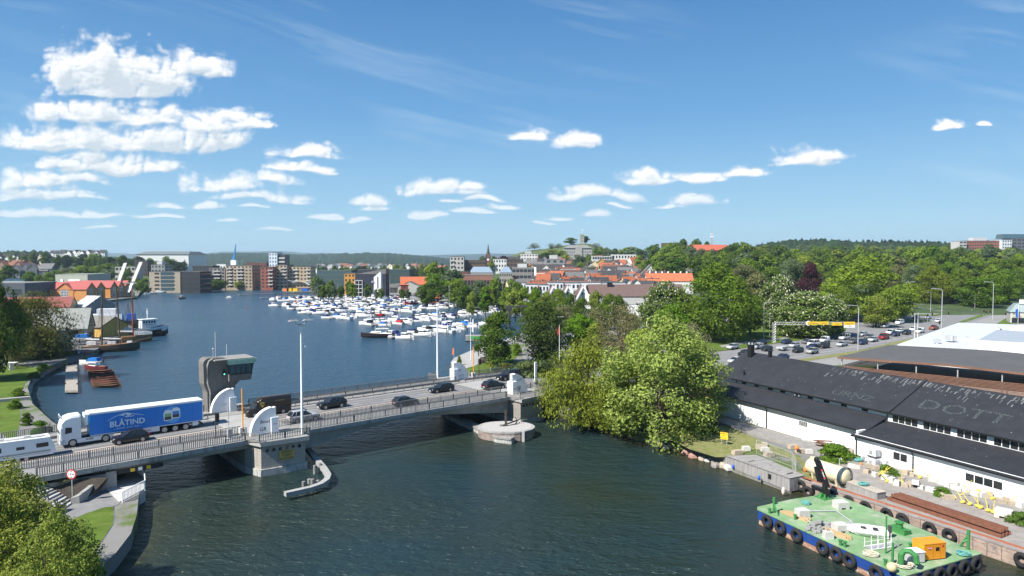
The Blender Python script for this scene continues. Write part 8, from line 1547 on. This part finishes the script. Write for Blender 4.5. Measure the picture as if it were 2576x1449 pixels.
hull_mb(12.6,4.9,3.0,.35,.75).build('bulwark',MA['bulwark_white'],s3).scale=(1,1,1);s3.children[-1].location.z=0
for c in s3.children:
 if c.name.startswith('bulwark'):c.data.transform(Matrix.Translation((0,0,0)));[setattr(v,'co',Vector((v.co.x,v.co.y,max(v.co.z,1.95))))for v in c.data.vertices]
 if c.name.startswith('deck'):c.location.z=.9
wh3=MB().hexa([(-3.5,-1.7,2.6),(1.8,-1.7,2.6),(1.8,1.7,2.6),(-3.5,1.7,2.6)],[(-3.4,-1.6,6.3),(1.6,-1.6,6.3),(1.6,1.6,6.3),(-3.4,1.6,6.3)]).box(-3.8,2.0,-1.9,1.9,6.3,6.5).build('wheelhouse',MA['bulwark_white'],s3)
for y in(-1.2,-.6,0,.6,1.2):MB().box(1.62,1.74,y-.2,y+.2,5.1,5.8).box(y*1.5-1.2,y*1.5-.7,-1.72,-1.6,5.1,5.8).build('window',MA['glass_dark'],wh3)
text('SVENDUNG',.42,MA['ink'],'lettering',wh3,(-.9,-1.71,4.5),(R(90),0,0));MB().tube([(-1,0,6.4),(-1,0,10.5)],.12,6).tube([(-1,-.9,8.6),(-1,.9,8.6)],.08,5).ball((-1,0,9.2),.3).build('mast',MA['white_paint'],s3);MB().tube([(-4.6,0,3),(-4.6,0,6)],.3,7).tube([(-4.6,0,5.8),(-7,0,4.6)],.2,6).build('deck_crane',MA['steel_dark'],s3)
s4=ship('coaster','white superstructured ship with blue tank behind the schooner masts',296,826,26,6,2.6,R(20),MA['black'],'steel_dark');MB().box(-9,2,-2.4,2.4,2.7,6).box(-7,0,-2.2,2.2,6,8.2).build('superstructure',MA['bulwark_white'],s4);MB().box(3.5,6.5,-1.5,1.5,2.8,6).build('tank',MA['blue'],s4);mast(s4,4,13,'mast_wood',.15,0)
boat('open',G(195,868,1.5)+Vector((0,0,1)),R(200),HW,CN[3],'white boat with blue canopy on a cradle in front of the museum windows',None,1.25);boat('cruiser',G(300,842,1.5)+Vector((0,0,.9)),R(25),HW,CN[4],'shrink wrapped white boat on the quay between the masts',None,1.0)
def person(p,col,label,pose='sit',legs=(.03,.035,.06),rz=0):
 o=thing('person',label,'person',p,rz,'people');sk=bpy.data.meshes.new('body');
 if pose=='sit':V=[(0,0,.48),(0,0,.75),(0,0,1.0),(0,0,1.12),(0,-.02,1.24),(.1,-.22,.48),(-.1,-.22,.48),(.11,-.45,.46),(-.11,-.45,.46),(.11,-.46,.1),(-.11,-.46,.1),(.2,0,1.0),(-.2,0,1.0),(.25,-.06,.75),(-.25,-.06,.75),(.16,-.26,.62),(-.16,-.26,.62)]
 elif pose=='bend':V=[(0,.1,.9),(0,-.1,1.1),(0,-.32,1.25),(0,-.42,1.3),(0,-.55,1.34),(.1,.08,.85),(-.1,.08,.85),(.12,0,.48),(-.12,0,.48),(.13,.06,.06),(-.13,.06,.06),(.2,-.32,1.25),(-.2,-.32,1.25),(.24,-.5,1.0),(-.24,-.5,1.0),(.18,-.72,.86),(-.18,-.72,.86)]
 else:V=[(0,0,.95),(0,0,1.2),(0,0,1.42),(0,0,1.52),(0,-.02,1.64),(.1,0,.9),(-.1,0,.9),(.12,-.02,.5),(-.12,-.02,.5),(.13,.02,.06),(-.13,.02,.06),(.21,0,1.42),(-.21,0,1.42),(.26,-.02,1.15),(-.26,-.02,1.15),(.24,-.2,.95),(-.24,-.2,.95)]
 E_=[(0,1),(1,2),(2,3),(3,4),(0,5),(0,6),(5,7),(6,8),(7,9),(8,10),(2,11),(2,12),(11,13),(12,14),(13,15),(14,16)];RD_=[.15,.15,.16,.07,.11,.1,.1,.07,.07,.055,.055,.08,.08,.055,.055,.045,.045]
 sk.from_pydata(V,E_,[]);b=link('body',sk,o);m_=b.modifiers.new('skin','SKIN');b.modifiers.new('sub','SUBSURF').levels=1
 for i,r in enumerate(RD_):sk.skin_vertices[0].data[i].radius=(r,r)
 sk.skin_vertices[0].data[0].use_root=True
 me=bpy.data.meshes.new_from_object(b.evaluated_get(bpy.context.evaluated_depsgraph_get()));b.modifiers.clear();b.data=me
 for q in(mat('shirt',col,.9,.1,3),mat('trousers',legs,.9,.1,3),MA['skin']):me.materials.append(q)
 hz=V[0][2]-.02
 for f in me.polygons:c=f.center;f.material_index=2 if(c-Vector(V[4])).length<.17 or(c-Vector(V[15])).length<.1 or(c-Vector(V[16])).length<.1 else(1 if c.z<hz else 0)
 MB().ball((V[4][0],V[4][1]+.02,V[4][2]+.06),(.115,.12,.085),10,6).build('hair',MA['wood_dark'],o);return o
bn=thing('bench','dark bench on the museum quay where a group of people sits','bench',G(207,893,1.56),R(10));MB().box(-2.2,2.2,-.2,.2,.4,.46).box(-2,-1.8,-.15,.15,0,.4).box(1.8,2,-.15,.15,0,.4).build('seat',MA['wood_dark'],bn)
for i,(c,lab)in enumerate((((.02,.02,.02),'person in black sitting at the left end of the quay bench'),((.6,.62,.65),'person in a white top sitting on the quay bench'),((.07,.15,.35),'person in a blue top sitting mid bench on the quay'),((.45,.03,.05),'person in a red top sitting on the quay bench'),((.35,.1,.09),'person in a rust red top sitting at the right end of the bench'))):person(Vector(bn.location)+Vector((-1.7+i*.82,-.02,0)),c,lab,rz=R(10))
person(G(2512,838,6.6),(.7,.7,.7),'person in a white T-shirt standing on the white flat roof','stand');person(G(2519,838,6.6),(.05,.04,.04),'person in dark clothes bending down on the white flat roof','bend',(.3,.12,.09),R(-80))
# town
OR=(.31,.095,.045);DR=(.045,.046,.05);GRr=(.14,.14,.14);BR=(.2,.09,.06);CRM=(.58,.48,.3)
o,W_,Hh=B('scaffolded grey white high block left of the church',1132,1167,646,640,14,(.42,.4,.37),7,4,scols=0);bands(o,W_,Hh,7,x0=.02,x1=.3)
B('wide dark brown block with blue window band below the church',1166,1222,655,650,16,BRN,4,7,wh_=.3,ww=.8);B('low red brick block with glazed top at the harbour street',1140,1181,684,520,14,(.19,.07,.05),3,5,ww=.8,roofcol=(.05,.06,.06));B('long low grey roofed row behind the harbour trees',1160,1240,692,460,12,(.25,.13,.1),1,10,roofcol=(.2,.19,.18),ww=.8)
MA['mansard']=mat('mansard_blue',(.2,.27,.35),.6,.1,.5)
for x0,x1,n in((1180,1240,'left'),(1257,1289,'right')):
 o,W_,Hh=B('block with pale blue mansard roof, the %s of two'%n,x0,x1,686,540,18,(.3,.28,.25),3,6,roofcol=(.2,.27,.35));MB().hexa([(-W_/2,0,Hh),(W_/2,0,Hh),(W_/2,18,Hh),(-W_/2,18,Hh)],[(-W_/2+3,4,Hh+4.6),(W_/2-3,4,Hh+4.6),(W_/2-3,14,Hh+4.6),(-W_/2+3,14,Hh+4.6)]).build('mansard_roof',MA['mansard'],o)
B('grey cubic block with a dark window strip and white flue',1288,1346,674,560,20,(.22,.21,.2),3,6,roofcol=(.24,.24,.24),ww=.85,plant=3);o=thing('flue','tall white round flue beside the grey cubic block','chimney',D(1347,692,555));MB().cyl(0,0,-4,6.5,.9).build('pipe',MA['white_paint'],o)
B('dark brown flats right of the copper beech',1274,1317,653,720,14,BRN,4,5,roofcol=(.05,.05,.05),ww=.7);B('white terrace flats between church and brown flats',1240,1281,652,760,14,WHT,3,6);B('white flats with dark corner boxes below the castle hill',1310,1352,639,860,14,WHT,4,6,plant=3);B('grey pitched theatre block in the middle of town',1372,1420,652,720,20,GRY,3,3,roofcol=(.08,.08,.085),plant=4)
B('brick office with a pale blue top storey',1412,1452,679,560,16,(.3,.14,.09),3,6,roofcol=(.3,.36,.4));o,W_,Hh=B('white vaulted hall beside the brick office',1350,1398,689,540,16,(.66,.67,.67),1,0,roofcol=(.62,.64,.64));B('flat pale school annex right of the castle hill school',1490,1545,644,900,14,(.5,.5,.48),2,9,ww=.8);B('low white block under the dark round wood',1540,1600,640,900,14,(.6,.6,.58),2,8)
for i,(x0,x1,yt,Y,f)in enumerate(((1303,1324,712,390,3),(1323,1352,716,370,3),(1356,1381,717,372,3),(1380,1417,711,392,3),(1416,1459,712,394,3),(1457,1512,711,398,2),(1508,1574,712,400,2))):
 o,W_,Hh=B('white flat roofed apartment house, %s from the left behind the harbour trees'%ORD[i],x0,x1,yt,Y,12,(.64,.65,.66),f,3+i//3,scols=3,roofcol=(.11,.115,.12),par=.3)
 if i in(1,2,4):bands(o,W_,Hh,f,x0=.6,x1=.95)
MA['tile_brown']=mat('tile_brown',(.13,.085,.075),.85,.2,.6,.2)
h0=D(1487,768,330);hl=thing('market_hall','big white hall with three gables and a long brown tiled roof','building',(h0.x,330,1.6));
w=MB().box(0,46,0,22,-2,9);r=MB().hexa([(-.5,-.5,8.8),(46.5,-.5,8.8),(46.5,11,14.2),(-.5,11,14.2)],[(-.5,-.5,9.1),(46.5,-.5,9.1),(46.5,11,14.5),(-.5,11,14.5)]).hexa([(-.5,11,14.2),(46.5,11,14.2),(46.5,22.5,8.8),(-.5,22.5,8.8)],[(-.5,11,14.5),(46.5,11,14.5),(46.5,22.5,9.1),(-.5,22.5,9.1)])
tr=MB();gl=MB()
for cx_,y_ in((-4,-1.5),(-11,1),(-17.8,3.5)):
 w.box(cx_-3.6,cx_+3.6,y_,y_+16,-2,7.2).add([(cx_-3.6,y_,7.2),(cx_+3.6,y_,7.2),(cx_,y_,13.6)],[(0,1,2)])
 for s in(-1,1):
  r.hexa([(cx_+s*4.0,y_-.4,6.9),(cx_,y_-.4,13.9),(cx_,y_+16,13.9),(cx_+s*4.0,y_+16,6.9)][::s],[(cx_+s*4.2,y_-.4,7.2),(cx_,y_-.4,14.3),(cx_,y_+16,14.3),(cx_+s*4.2,y_+16,7.2)][::s]);tr.hexa([(cx_+s*4.3,y_-.75,6.6),(cx_+s*3.5,y_-.75,6.6),(cx_+s*3.5,y_-.4,6.6),(cx_+s*4.3,y_-.4,6.6)],[(cx_+s*.45,y_-.75,14.4),(cx_,y_-.75,13.3),(cx_,y_-.4,13.3),(cx_+s*.45,y_-.4,14.4)])
 gl.box(cx_-.8,cx_+.8,y_-.06,y_-.01,3.5,11)
w.build('wall',MA['white_wall'],hl);r.build('roof',MA['tile_brown'],hl);tr.build('bargeboard',MA['white_paint'],hl);gl.build('window',MA['glass_blue'],hl);MB().box(9,11.5,8,10,13.5,15.5).build('roof_vent',MA['black'],hl);MB().box(3,44,-.2,-.02,5.2,8.6).build('grey_band',MA['concrete_pale'],hl)
orr=gable('long building with a bright orange tiled roof and white chimneys',1682,0,31,14,8,13,R(-4),WHT,OR,Y=470,name='long_house',cat='building',tile=MA['tile_orange'])
for k in range(7):MB().box(-13+k*4.2,-12.2+k*4.2,1.5,2.8,11,14.4).build('chimney',MA['white_paint'],orr)
HP=[gable('house',1300,0,11,8.5,6,9.5,0,WHT,OR,Y=470,nw=3,fl=2,chim=1),gable('house',1340,0,14,9,5,9,0,WHT,DR,Y=470,nw=4,fl=1,chim=2),gable('house',1380,0,9,8,6.5,10.5,0,WHT,GRr,Y=470,nw=2,fl=2)]
for h in HP:proto(h)
rr=random.Random(42);used=set();cN={OR:'orange',DR:'black',GRr:'grey',BR:'brown'};wN={WHT:'white',CRM:'cream',(.3,.32,.33):'grey',(.45,.24,.07):'ochre',(.62,.62,.6):'pale'}
for ri,(Y,xa,xb,n)in enumerate(((440,1315,1635,13),(475,1290,1640,14),(515,1350,1650,13),(555,1350,1650,14),(600,1300,1640,14),(650,1350,1640,14),(705,1320,1640,14),(770,1290,1640,13),(840,1250,1640,13),(930,1230,1620,12))):
 for k in range(n):
  x=xa+(xb-xa)*(k+.5+rr.uniform(-.3,.3))/n;rc=rr.choices((OR,DR,GRr,BR),(26,34,22,18))[0];wc=rr.choices(list(wN),(52,16,12,8,12))[0];j=rr.randrange(3);rz=rr.choice((0,0,R(90),R(90),R(20),R(-25)))+rr.uniform(-.15,.15);Y2=Y+rr.uniform(-12,12);X=(x-1288)/FPX*Y2
  loc=(X,Y2,hgt(X,Y2)-.2)
  if j not in used:used.add(j);o=HP[j];o.location=loc;o.rotation_euler=(0,0,rz)
  else:o=dup(HP[j],loc,rz)
  o.scale=(rr.uniform(1.0,1.45),rr.uniform(1.0,1.3),rr.uniform(1.0,1.3));paint(o,wc,('wall',));paint(o,rc,('roof',))
  tag(o,'%s house with %s roof, %s from left in the %s town row'%(wN[wc],cN[rc],ORD[k],ORD[ri]),'house','houses of the town')
M_('church_brick',(.15,.075,.055),.9,.2,.5);M_('spire_slate',(.05,.05,.055),.7,.2,.5);M_('grey_stone',(.33,.32,.30),.9,.15,.4,.2)
cz=hgt((1228-1288)/FPX*850,850);c_=thing('church','brown brick church tower with a tall dark spire and clock','church',D(1228,655,850));c_.location.z=cz;h=D(1228,612,850).z-cz
MB().box(-3.2,3.2,-3.2,3.2,-3,h*.48).box(-2.4,2.4,-2.4,2.4,h*.48,h*.62).build('tower',MA['church_brick'],c_);MB().tube([(0,0,h*.6),(0,0,h*.74),(0,0,h)],2.5,8,0,.1).build('spire',MA['spire_slate'],c_);MB().tube([(0,-3.2,h*.42),(0,-3.35,h*.42)],1.3,14).build('clock_face',MA['white_paint'],c_)
for s in(-1,1):
 for q in(-1,1):MB().tube([(s*2.8,q*2.8,h*.48),(s*2.8,q*2.8,h*.6)],.7,6,0,.05).build('pinnacle',MA['spire_slate'],c_)
o,W_,Hh=B('large grey stone school with hipped roof under the castle hill top',1420,1489,624,1080,22,(.34,.335,.325),3,15,name='school',zb=D(1450,645,1080).z,roofcol=(.2,.2,.195),ww=.4,wh_=.5);MB().hexa([(-W_/2-1,-1,Hh),(W_/2+1,-1,Hh),(W_/2+1,23,Hh),(-W_/2-1,23,Hh)],[(-W_/2+8,10,Hh+5),(W_/2-8,10,Hh+5),(W_/2-8,13,Hh+5),(-W_/2+8,13,Hh+5)]).build('hipped_roof',mat('school_roof',(.2,.2,.19),.8,.1,.3),o);MB().box(-4,6,-1.2,3,-3,Hh+.5).add([(-4.5,-1.3,Hh+.5),(6.5,-1.3,Hh+.5),(1,-1.3,Hh+5),(1,10,Hh+5)],[(0,1,2),(0,2,3),(1,3,2)]).build('centre_bay',MA['grey_stone'],o)
b_=D(1464,614,1200);st2=thing('stone_tower','square grey stone tower with battlements on top of the castle hill','tower',b_);h=D(1464,589,1200).z-b_.z;t_=MB().box(-3.3,3.3,-3.3,3.3,-4,h*.9).box(-3.8,3.8,-3.8,3.8,h*.9,h*.96)
for x in(-3.4,-1.2,1.2,3.4):
 for y in(-3.4,3.4):t_.box(x-.5,x+.5,y-.4,y+.4,h*.96,h+.3)
t_.build('tower',MA['grey_stone'],st2);MB().tube([(0,0,h),(0,0,h+8)],.15,5).box(0,1.6,-.03,.03,h+6.4,h+7.8).build('flagpole',MA['white_paint'],st2)
for x,z in((-1.3,.3),(1.3,.3),(-1.3,.55),(1.3,.55),(-1.3,.75),(1.3,.75)):window(st2,(x,-3.32,h*z),.9,2.0,(0,-1))
rh=gable('long red brick hall with an orange roof on the wooded knoll',1778,0,40,16,12,17.5,R(3),RDB,(.40,.10,.06),Y=700,name='hall',cat='building',nw=10,fl=3);rh.location.z=D(1778,616,700).z-17.5
B('dark flat house top among trees left of the red roofed hall',1768-100,1822-100,606+6,760,10,BRN,1,6,zb=D(1690,625,760).z)
for x,yt,yb,Y,n in((1790.6,574,616,760,'red and white lattice mast behind the red roofed hall'),(1969,586,607,1500,'left thin mast on the pine hill'),(1981,584,606,1500,'middle thin mast on the pine hill'),(1993,589,606,1500,'right thin mast on the pine hill')):
 p=D(x,yb,Y);h=D(x,yt,Y).z-p.z;o=thing('radio_mast',n,'mast',p,0,'radio masts');l_=MB()
 s=1.2 if Y<1000 else.5
 for q in((-s,-s),(s,-s),(0,s)):l_.tube([(q[0],q[1],-2),(q[0]*.4,q[1]*.4,h*.75)],s*.18,4)
 for k in range(9):z=h*.75*k/9;f=1-.6*k/9;l_.tube([(-s*f,-s*f,z),(s*f*.93,-s*f*.93,z+h*.08)],s*.12,4).tube([(s*f,-s*f,z),(-s*f*.93,-s*f*.93,z+h*.08)],s*.12,4)
 l_.tube([(0,0,h*.74),(0,0,h)],s*.3,5,0,s*.1).build('lattice',MA['galv']if Y>1000 else MA['steel_grey'],o)
 if Y<1000:MB().box(-1.6,1.6,-1,1,h*.45,h*.52).box(-1.2,1.2,-.8,.8,h*.62,h*.67).build('antenna',MA['white_paint'],o)
o,W_,Hh=B('long red brick hospital block with white balconies on the right skyline',2432,2521,606,900,18,(.28,.11,.075),6,14,zb=30,wh_=.4,ww=.6,plant=4);o,W_,Hh=B('white balcony end of the brick hospital',2414,2432,607,896,18,(.45,.44,.42),6,2,zb=30,ww=.8);B('white panelled hospital wing next to the brick block',2521,2546,603,895,18,(.55,.58,.6),6,4,zb=30);o,W_,Hh=B('dark hospital wing under a sloping glass roof at the right edge',2547,2640,600,900,20,(.12,.12,.13),6,8,zb=30,ww=.7);MB().hexa([(-W_/2-10,2,Hh),(W_/2,2,Hh),(W_/2,18,Hh),(-W_/2-10,18,Hh)],[(-W_/2-9,6,Hh+6),(0,6,Hh+6),(0,17,Hh+6),(-W_/2-9,17,Hh+6)]).build('glass_roof',MA['glass_blue'],o)
B('low white pavilion in front of the hospital',2376,2436,642,760,14,(.5,.52,.53),2,10,ww=.8,zb=19)
for lab,x,Y,wc,rc,j in(('white villa half hidden behind the copper beech',2078,345,CRM,GRr,0),('orange roofed house at the foot of the hospital',2513,640,WHT,OR,0),('pale house with yellow wall beside the orange roofed one',2549,660,CRM,DR,1),('small grey house in the park trees',2262,560,(.3,.32,.33),GRr,1),('white house in the trees right of the red roofed hall',1968,560,WHT,DR,0),('white gabled house at the foot of the knoll',1726,560,WHT,GRr,0),('long white house with dark mansard at the town edge',1660,520,WHT,DR,1),('white house beside the pale tall tree',1600,640,WHT,GRr,2),('grey house behind the park lime trees',2185,620,(.3,.32,.33),DR,1),('black roofed house on the right slope',2115,600,(.3,.32,.33),DR,1)):
 X=(x-1288)/FPX*Y;o=dup(HP[j],(X,Y,hgt(X,Y)),rr.uniform(-.4,.4),lab,sc=1.25 if 'villa' in lab or 'long' in lab else 1.0);paint(o,wc,('wall',));paint(o,rc,('roof',))
 if 'group' in o:del o['group']
i=0
for Y,xs_,wc,rc,f in((900,range(-10,84,8),WHT,DR,1.3),(760,range(-8,66,14),(.2,.13,.11),BR,1.4),(720,range(60,130,16),(.09,.1,.12),GRr,1.3),(1250,range(140,262,11),WHT,DR,1.2),(880,range(70,130,22),(.45,.4,.32),DR,1.5)):
 for x in xs_:
  X=(x-1288)/FPX*Y;i+=1;o=dup(HP[i%3],(X,Y,hgt(X,Y)+(2 if Y<1200 else 3)),rr.choice((R(90),0,R(75))),'%s house on the left hillside, number %d of its slope'%('white' if wc is WHT else 'dark brick' if wc[0]==.2 else 'slate' if wc[0]==.09 else 'beige',i),'houses on the left hillside',f);paint(o,wc,('wall',));paint(o,rc,('roof',))
for k in range(26):
 x=800+k*13+rr.uniform(-5,5);Y=rr.uniform(1200,2200);o=dup(HP[k%3],((x-1288)/FPX*Y,Y,1.5),rr.uniform(0,3),'tiny far house number %d on the plain behind the shelter belt'%(k+1),'far houses on the plain',1.8);paint(o,rr.choice((WHT,WHT,CRM,RDB)),('wall',));paint(o,rr.choice((BR,DR,GRr)),('roof',))
# street furniture
LP={}
def lamp(x,yb,yt,label,arm=-1,z=1.6):
 b=G(x,yb,z);h=D(x,yt,b.y).z-z
 if not LP:
  o=thing('street_lamp',label,'street lamp',b,0,'street lamps');LP[0]=o;MB().tube([(0,0,0),(0,0,9.4)],.11,7,0,.07).build('pole',MA['galv'],o);MB().tube([(0,0,9.4),(.25,0,9.9),(1.9,0,10)],.06,6).build('arm',MA['galv'],o);MB().box(1.6,2.5,-.16,.16,9.95,10.08).build('lamp_head',MA['steel_grey'],o);proto(o)
 else:o=dup(LP[0],b,0,label)
 o.scale=(-arm if arm<0 else 1,1,h/10);o.scale=(h/10,1,h/10);o.rotation_euler=(0,0,0 if arm>0 else math.pi);return o
for a in((1388,915,797,'street lamp by the hedge under the birch',1),(1571,880,806,'street lamp in front of the brownish tree',-1),(1711,850,776,'street lamp before the green maple by the chestnut',1),(1921,852,760,'left tall street lamp in front of the right chestnut',1),(1936,848,788,'lower street lamp beside the tall one near the gantry leg',-1),(2158,882,768,'street lamp in the grass verge among the queue',-1),(2277,800,709,'street lamp right of the huge junction oak',1),(2368,840,726,'tall street lamp at the white roof corner',-1),(2497,805,709,'tall street lamp before the avenue',-1),(2341,786,735,'thin street lamp at the park lawn',-1),(2452,778,742,'street lamp at the avenue mouth',-1),(1520,770,738,'street lamp at the brown roofed hall',1)):lamp(*a)
for x,yb,yt in((876,735,695),(934,745,694),(981,752,690),(1084,765,700),(1130,770,716),(1210,785,752),(1290,796,758)):b=G(x,yb,1.6);h=D(x,yt,b.y).z-1.6;o=MB().tube([(0,0,0),(0,0,h)],.12,5,0,.08).build('quay_lamp',MA['galv'],None,loc=b);tag(o,'thin pale lamp pole on the marina wall, %s from its far end'%ORD[(876,934,981,1084,1130,1210,1290).index(x)],'lamp pole','quay lamp poles')
gy=thing('sign_gantry','lattice sign gantry with yellow direction boards across the boulevard','gantry');b=G(1947,862,1.6);e=G(2200,861,1.6);zt=D(1947,813,b.y).z;d=(e-b);d.z=0;L_=d.length;gy.location=b;gy.rotation_euler=(0,0,math.atan2(d.y,d.x));q=zt-1.6;l_=MB()
for y in(-.4,.4):
 for z in(q-.5,q+.3):l_.tube([(0,y,z),(L_*.75,y,z)],.04,4)
for k in range(24):x=L_*.75*k/24;l_.tube([(x,-.4,q-.5),(x+L_*.03,-.4,q+.3)],.025,4)
for x in(-.4,.4):
 for y in(-.4,.4):l_.tube([(x,y,0),(x,y,q+.3)],.06,4)
for k in range(8):l_.tube([(-.4,-.4,q*k/8),(.4,-.4,q*(k+1)/8)],.04,4)
l_.build('lattice',MA['galv'],gy);MB().tube([(L_*.33,-.5,q),(L_*.33,-.6,q)],.8,16).build('round_sign',MA['white_paint'],gy)
for x0,x1,c,t1,z0 in((.32,.42,'yellow_sign','↖ E18 Sentrum',0),(.43,.53,'yellow_sign','← Sentrum',0),(.56,.66,'yellow_sign','↑ Horten',-.3),(.68,.79,'yellow_sign','↱ Oslo  E18',-.1),(.68,.79,'white_paint','↱ Kjelle',-1.0)):
 p_=MB().box(L_*x0,L_*x1,-.7,-.62,q-.45+z0,q+.55+z0-(.2 if 'Kj' in t1 else 0)).build('direction_board',MA[c],gy);text(t1.replace('↖ ','< ').replace('← ','< ').replace('↑ ','^ ').replace('↱ ','> '),.48,MA['ink'],'lettering',p_,(L_*(x0+x1)/2,-.715,q+z0),(R(90),0,0))
def tlight(x,yb,yt,label):
 b=G(x,yb,1.6);h=D(x,yt,b.y).z-1.6;o=thing('traffic_light',label,'traffic light',b,0,'traffic lights of the junction');MB().tube([(0,0,0),(0,0,h)],.07,5).build('pole',MA['steel_grey'],o);MB().box(-.25,.25,-.2,.05,h-1.1,h).build('lamp_box',MA['black'],o);MB().tube([(0,-.2,h-.25),(0,-.23,h-.25)],.12,8).build('lens',MA['lamp_red'],o)
for i,(x,yb,yt)in enumerate(((1898,880,852),(2190,815,792),(2261,800,785),(2333,815,790),(2345,805,787),(2386,800,785),(2363,825,808),(2445,785,770),(2475,796,780),(2481,798,782),(2490,800,781),(2530,800,786),(2420,775,762))):tlight(x,yb,yt,'traffic light number %d of the junction, counted from the lower left'%(i+1))
sm=thing('statue','small bronze statue on a pale stone plinth in the park','statue',G(2307,764,1.8));MB().box(-2.2,2.2,-1,1,0,.8).box(-.7,.7,-.7,.7,.8,2).build('plinth',MA['concrete_pale'],sm);MB().loft([[(r*math.cos(a),r*math.sin(a),z)for a in np.linspace(0,6.283,9)[:-1]]for z,r in((2,.35),(2.8,.3),(3.6,.42),(4.0,.2),(4.3,.25),(4.6,.1))]).build('figure',MA['copper'],sm)
hp=thing('hedge','long dark clipped hedge on the park lawn right of the statue','hedge');a,b=G(2345,772,1.7),G(2418,769,1.7);n=Vector((0,.9,0));MB().hexa([a-n,b-n,b+n,a+n],[p+Vector((0,0,1.3))for p in(a-n,b-n,b+n,a+n)]).build('foliage',mat('hedge_leaf',(.03,.055,.015),.95,.4,2,1),hp)
gv=thing('garden_vase','white conical sculpture with a plate on the left lawn','sculpture',G(29,930,1.5));MB().tube([(0,0,0),(0,0,1.6)],.75,4,0,.3).build('cone',MA['concrete_pale'],gv);MB().box(-1.4,1.4,-.5,.5,1.7,1.82).build('plate',MA['white_paint'],gv)
sbn=thing('stone_bench','long grey stone block bench on the left bank behind the caravan','bench',G(18,1010,1.5),R(35));MB().box(-3.5,3.5,-.5,.5,0,.6).build('block',MA['concrete'],sbn)
# haze
hz=MB().box(-9000,9000,-60,12500,-6,235).build('haze',[]);tag(hz,kind='stuff')
hm=bpy.data.materials.new('haze');hm.use_nodes=True;nt=hm.node_tree;nt.nodes.clear();pvn=nt.nodes.new('ShaderNodeVolumePrincipled');pvn.inputs['Color'].default_value=(.66,.86,1,1);pvn.inputs['Density'].default_value=.000085;pvn.inputs['Anisotropy'].default_value=.2;out=nt.nodes.new('ShaderNodeOutputMaterial');nt.links.new(pvn.outputs[0],out.inputs['Volume']);hz.data.materials.append(hm)
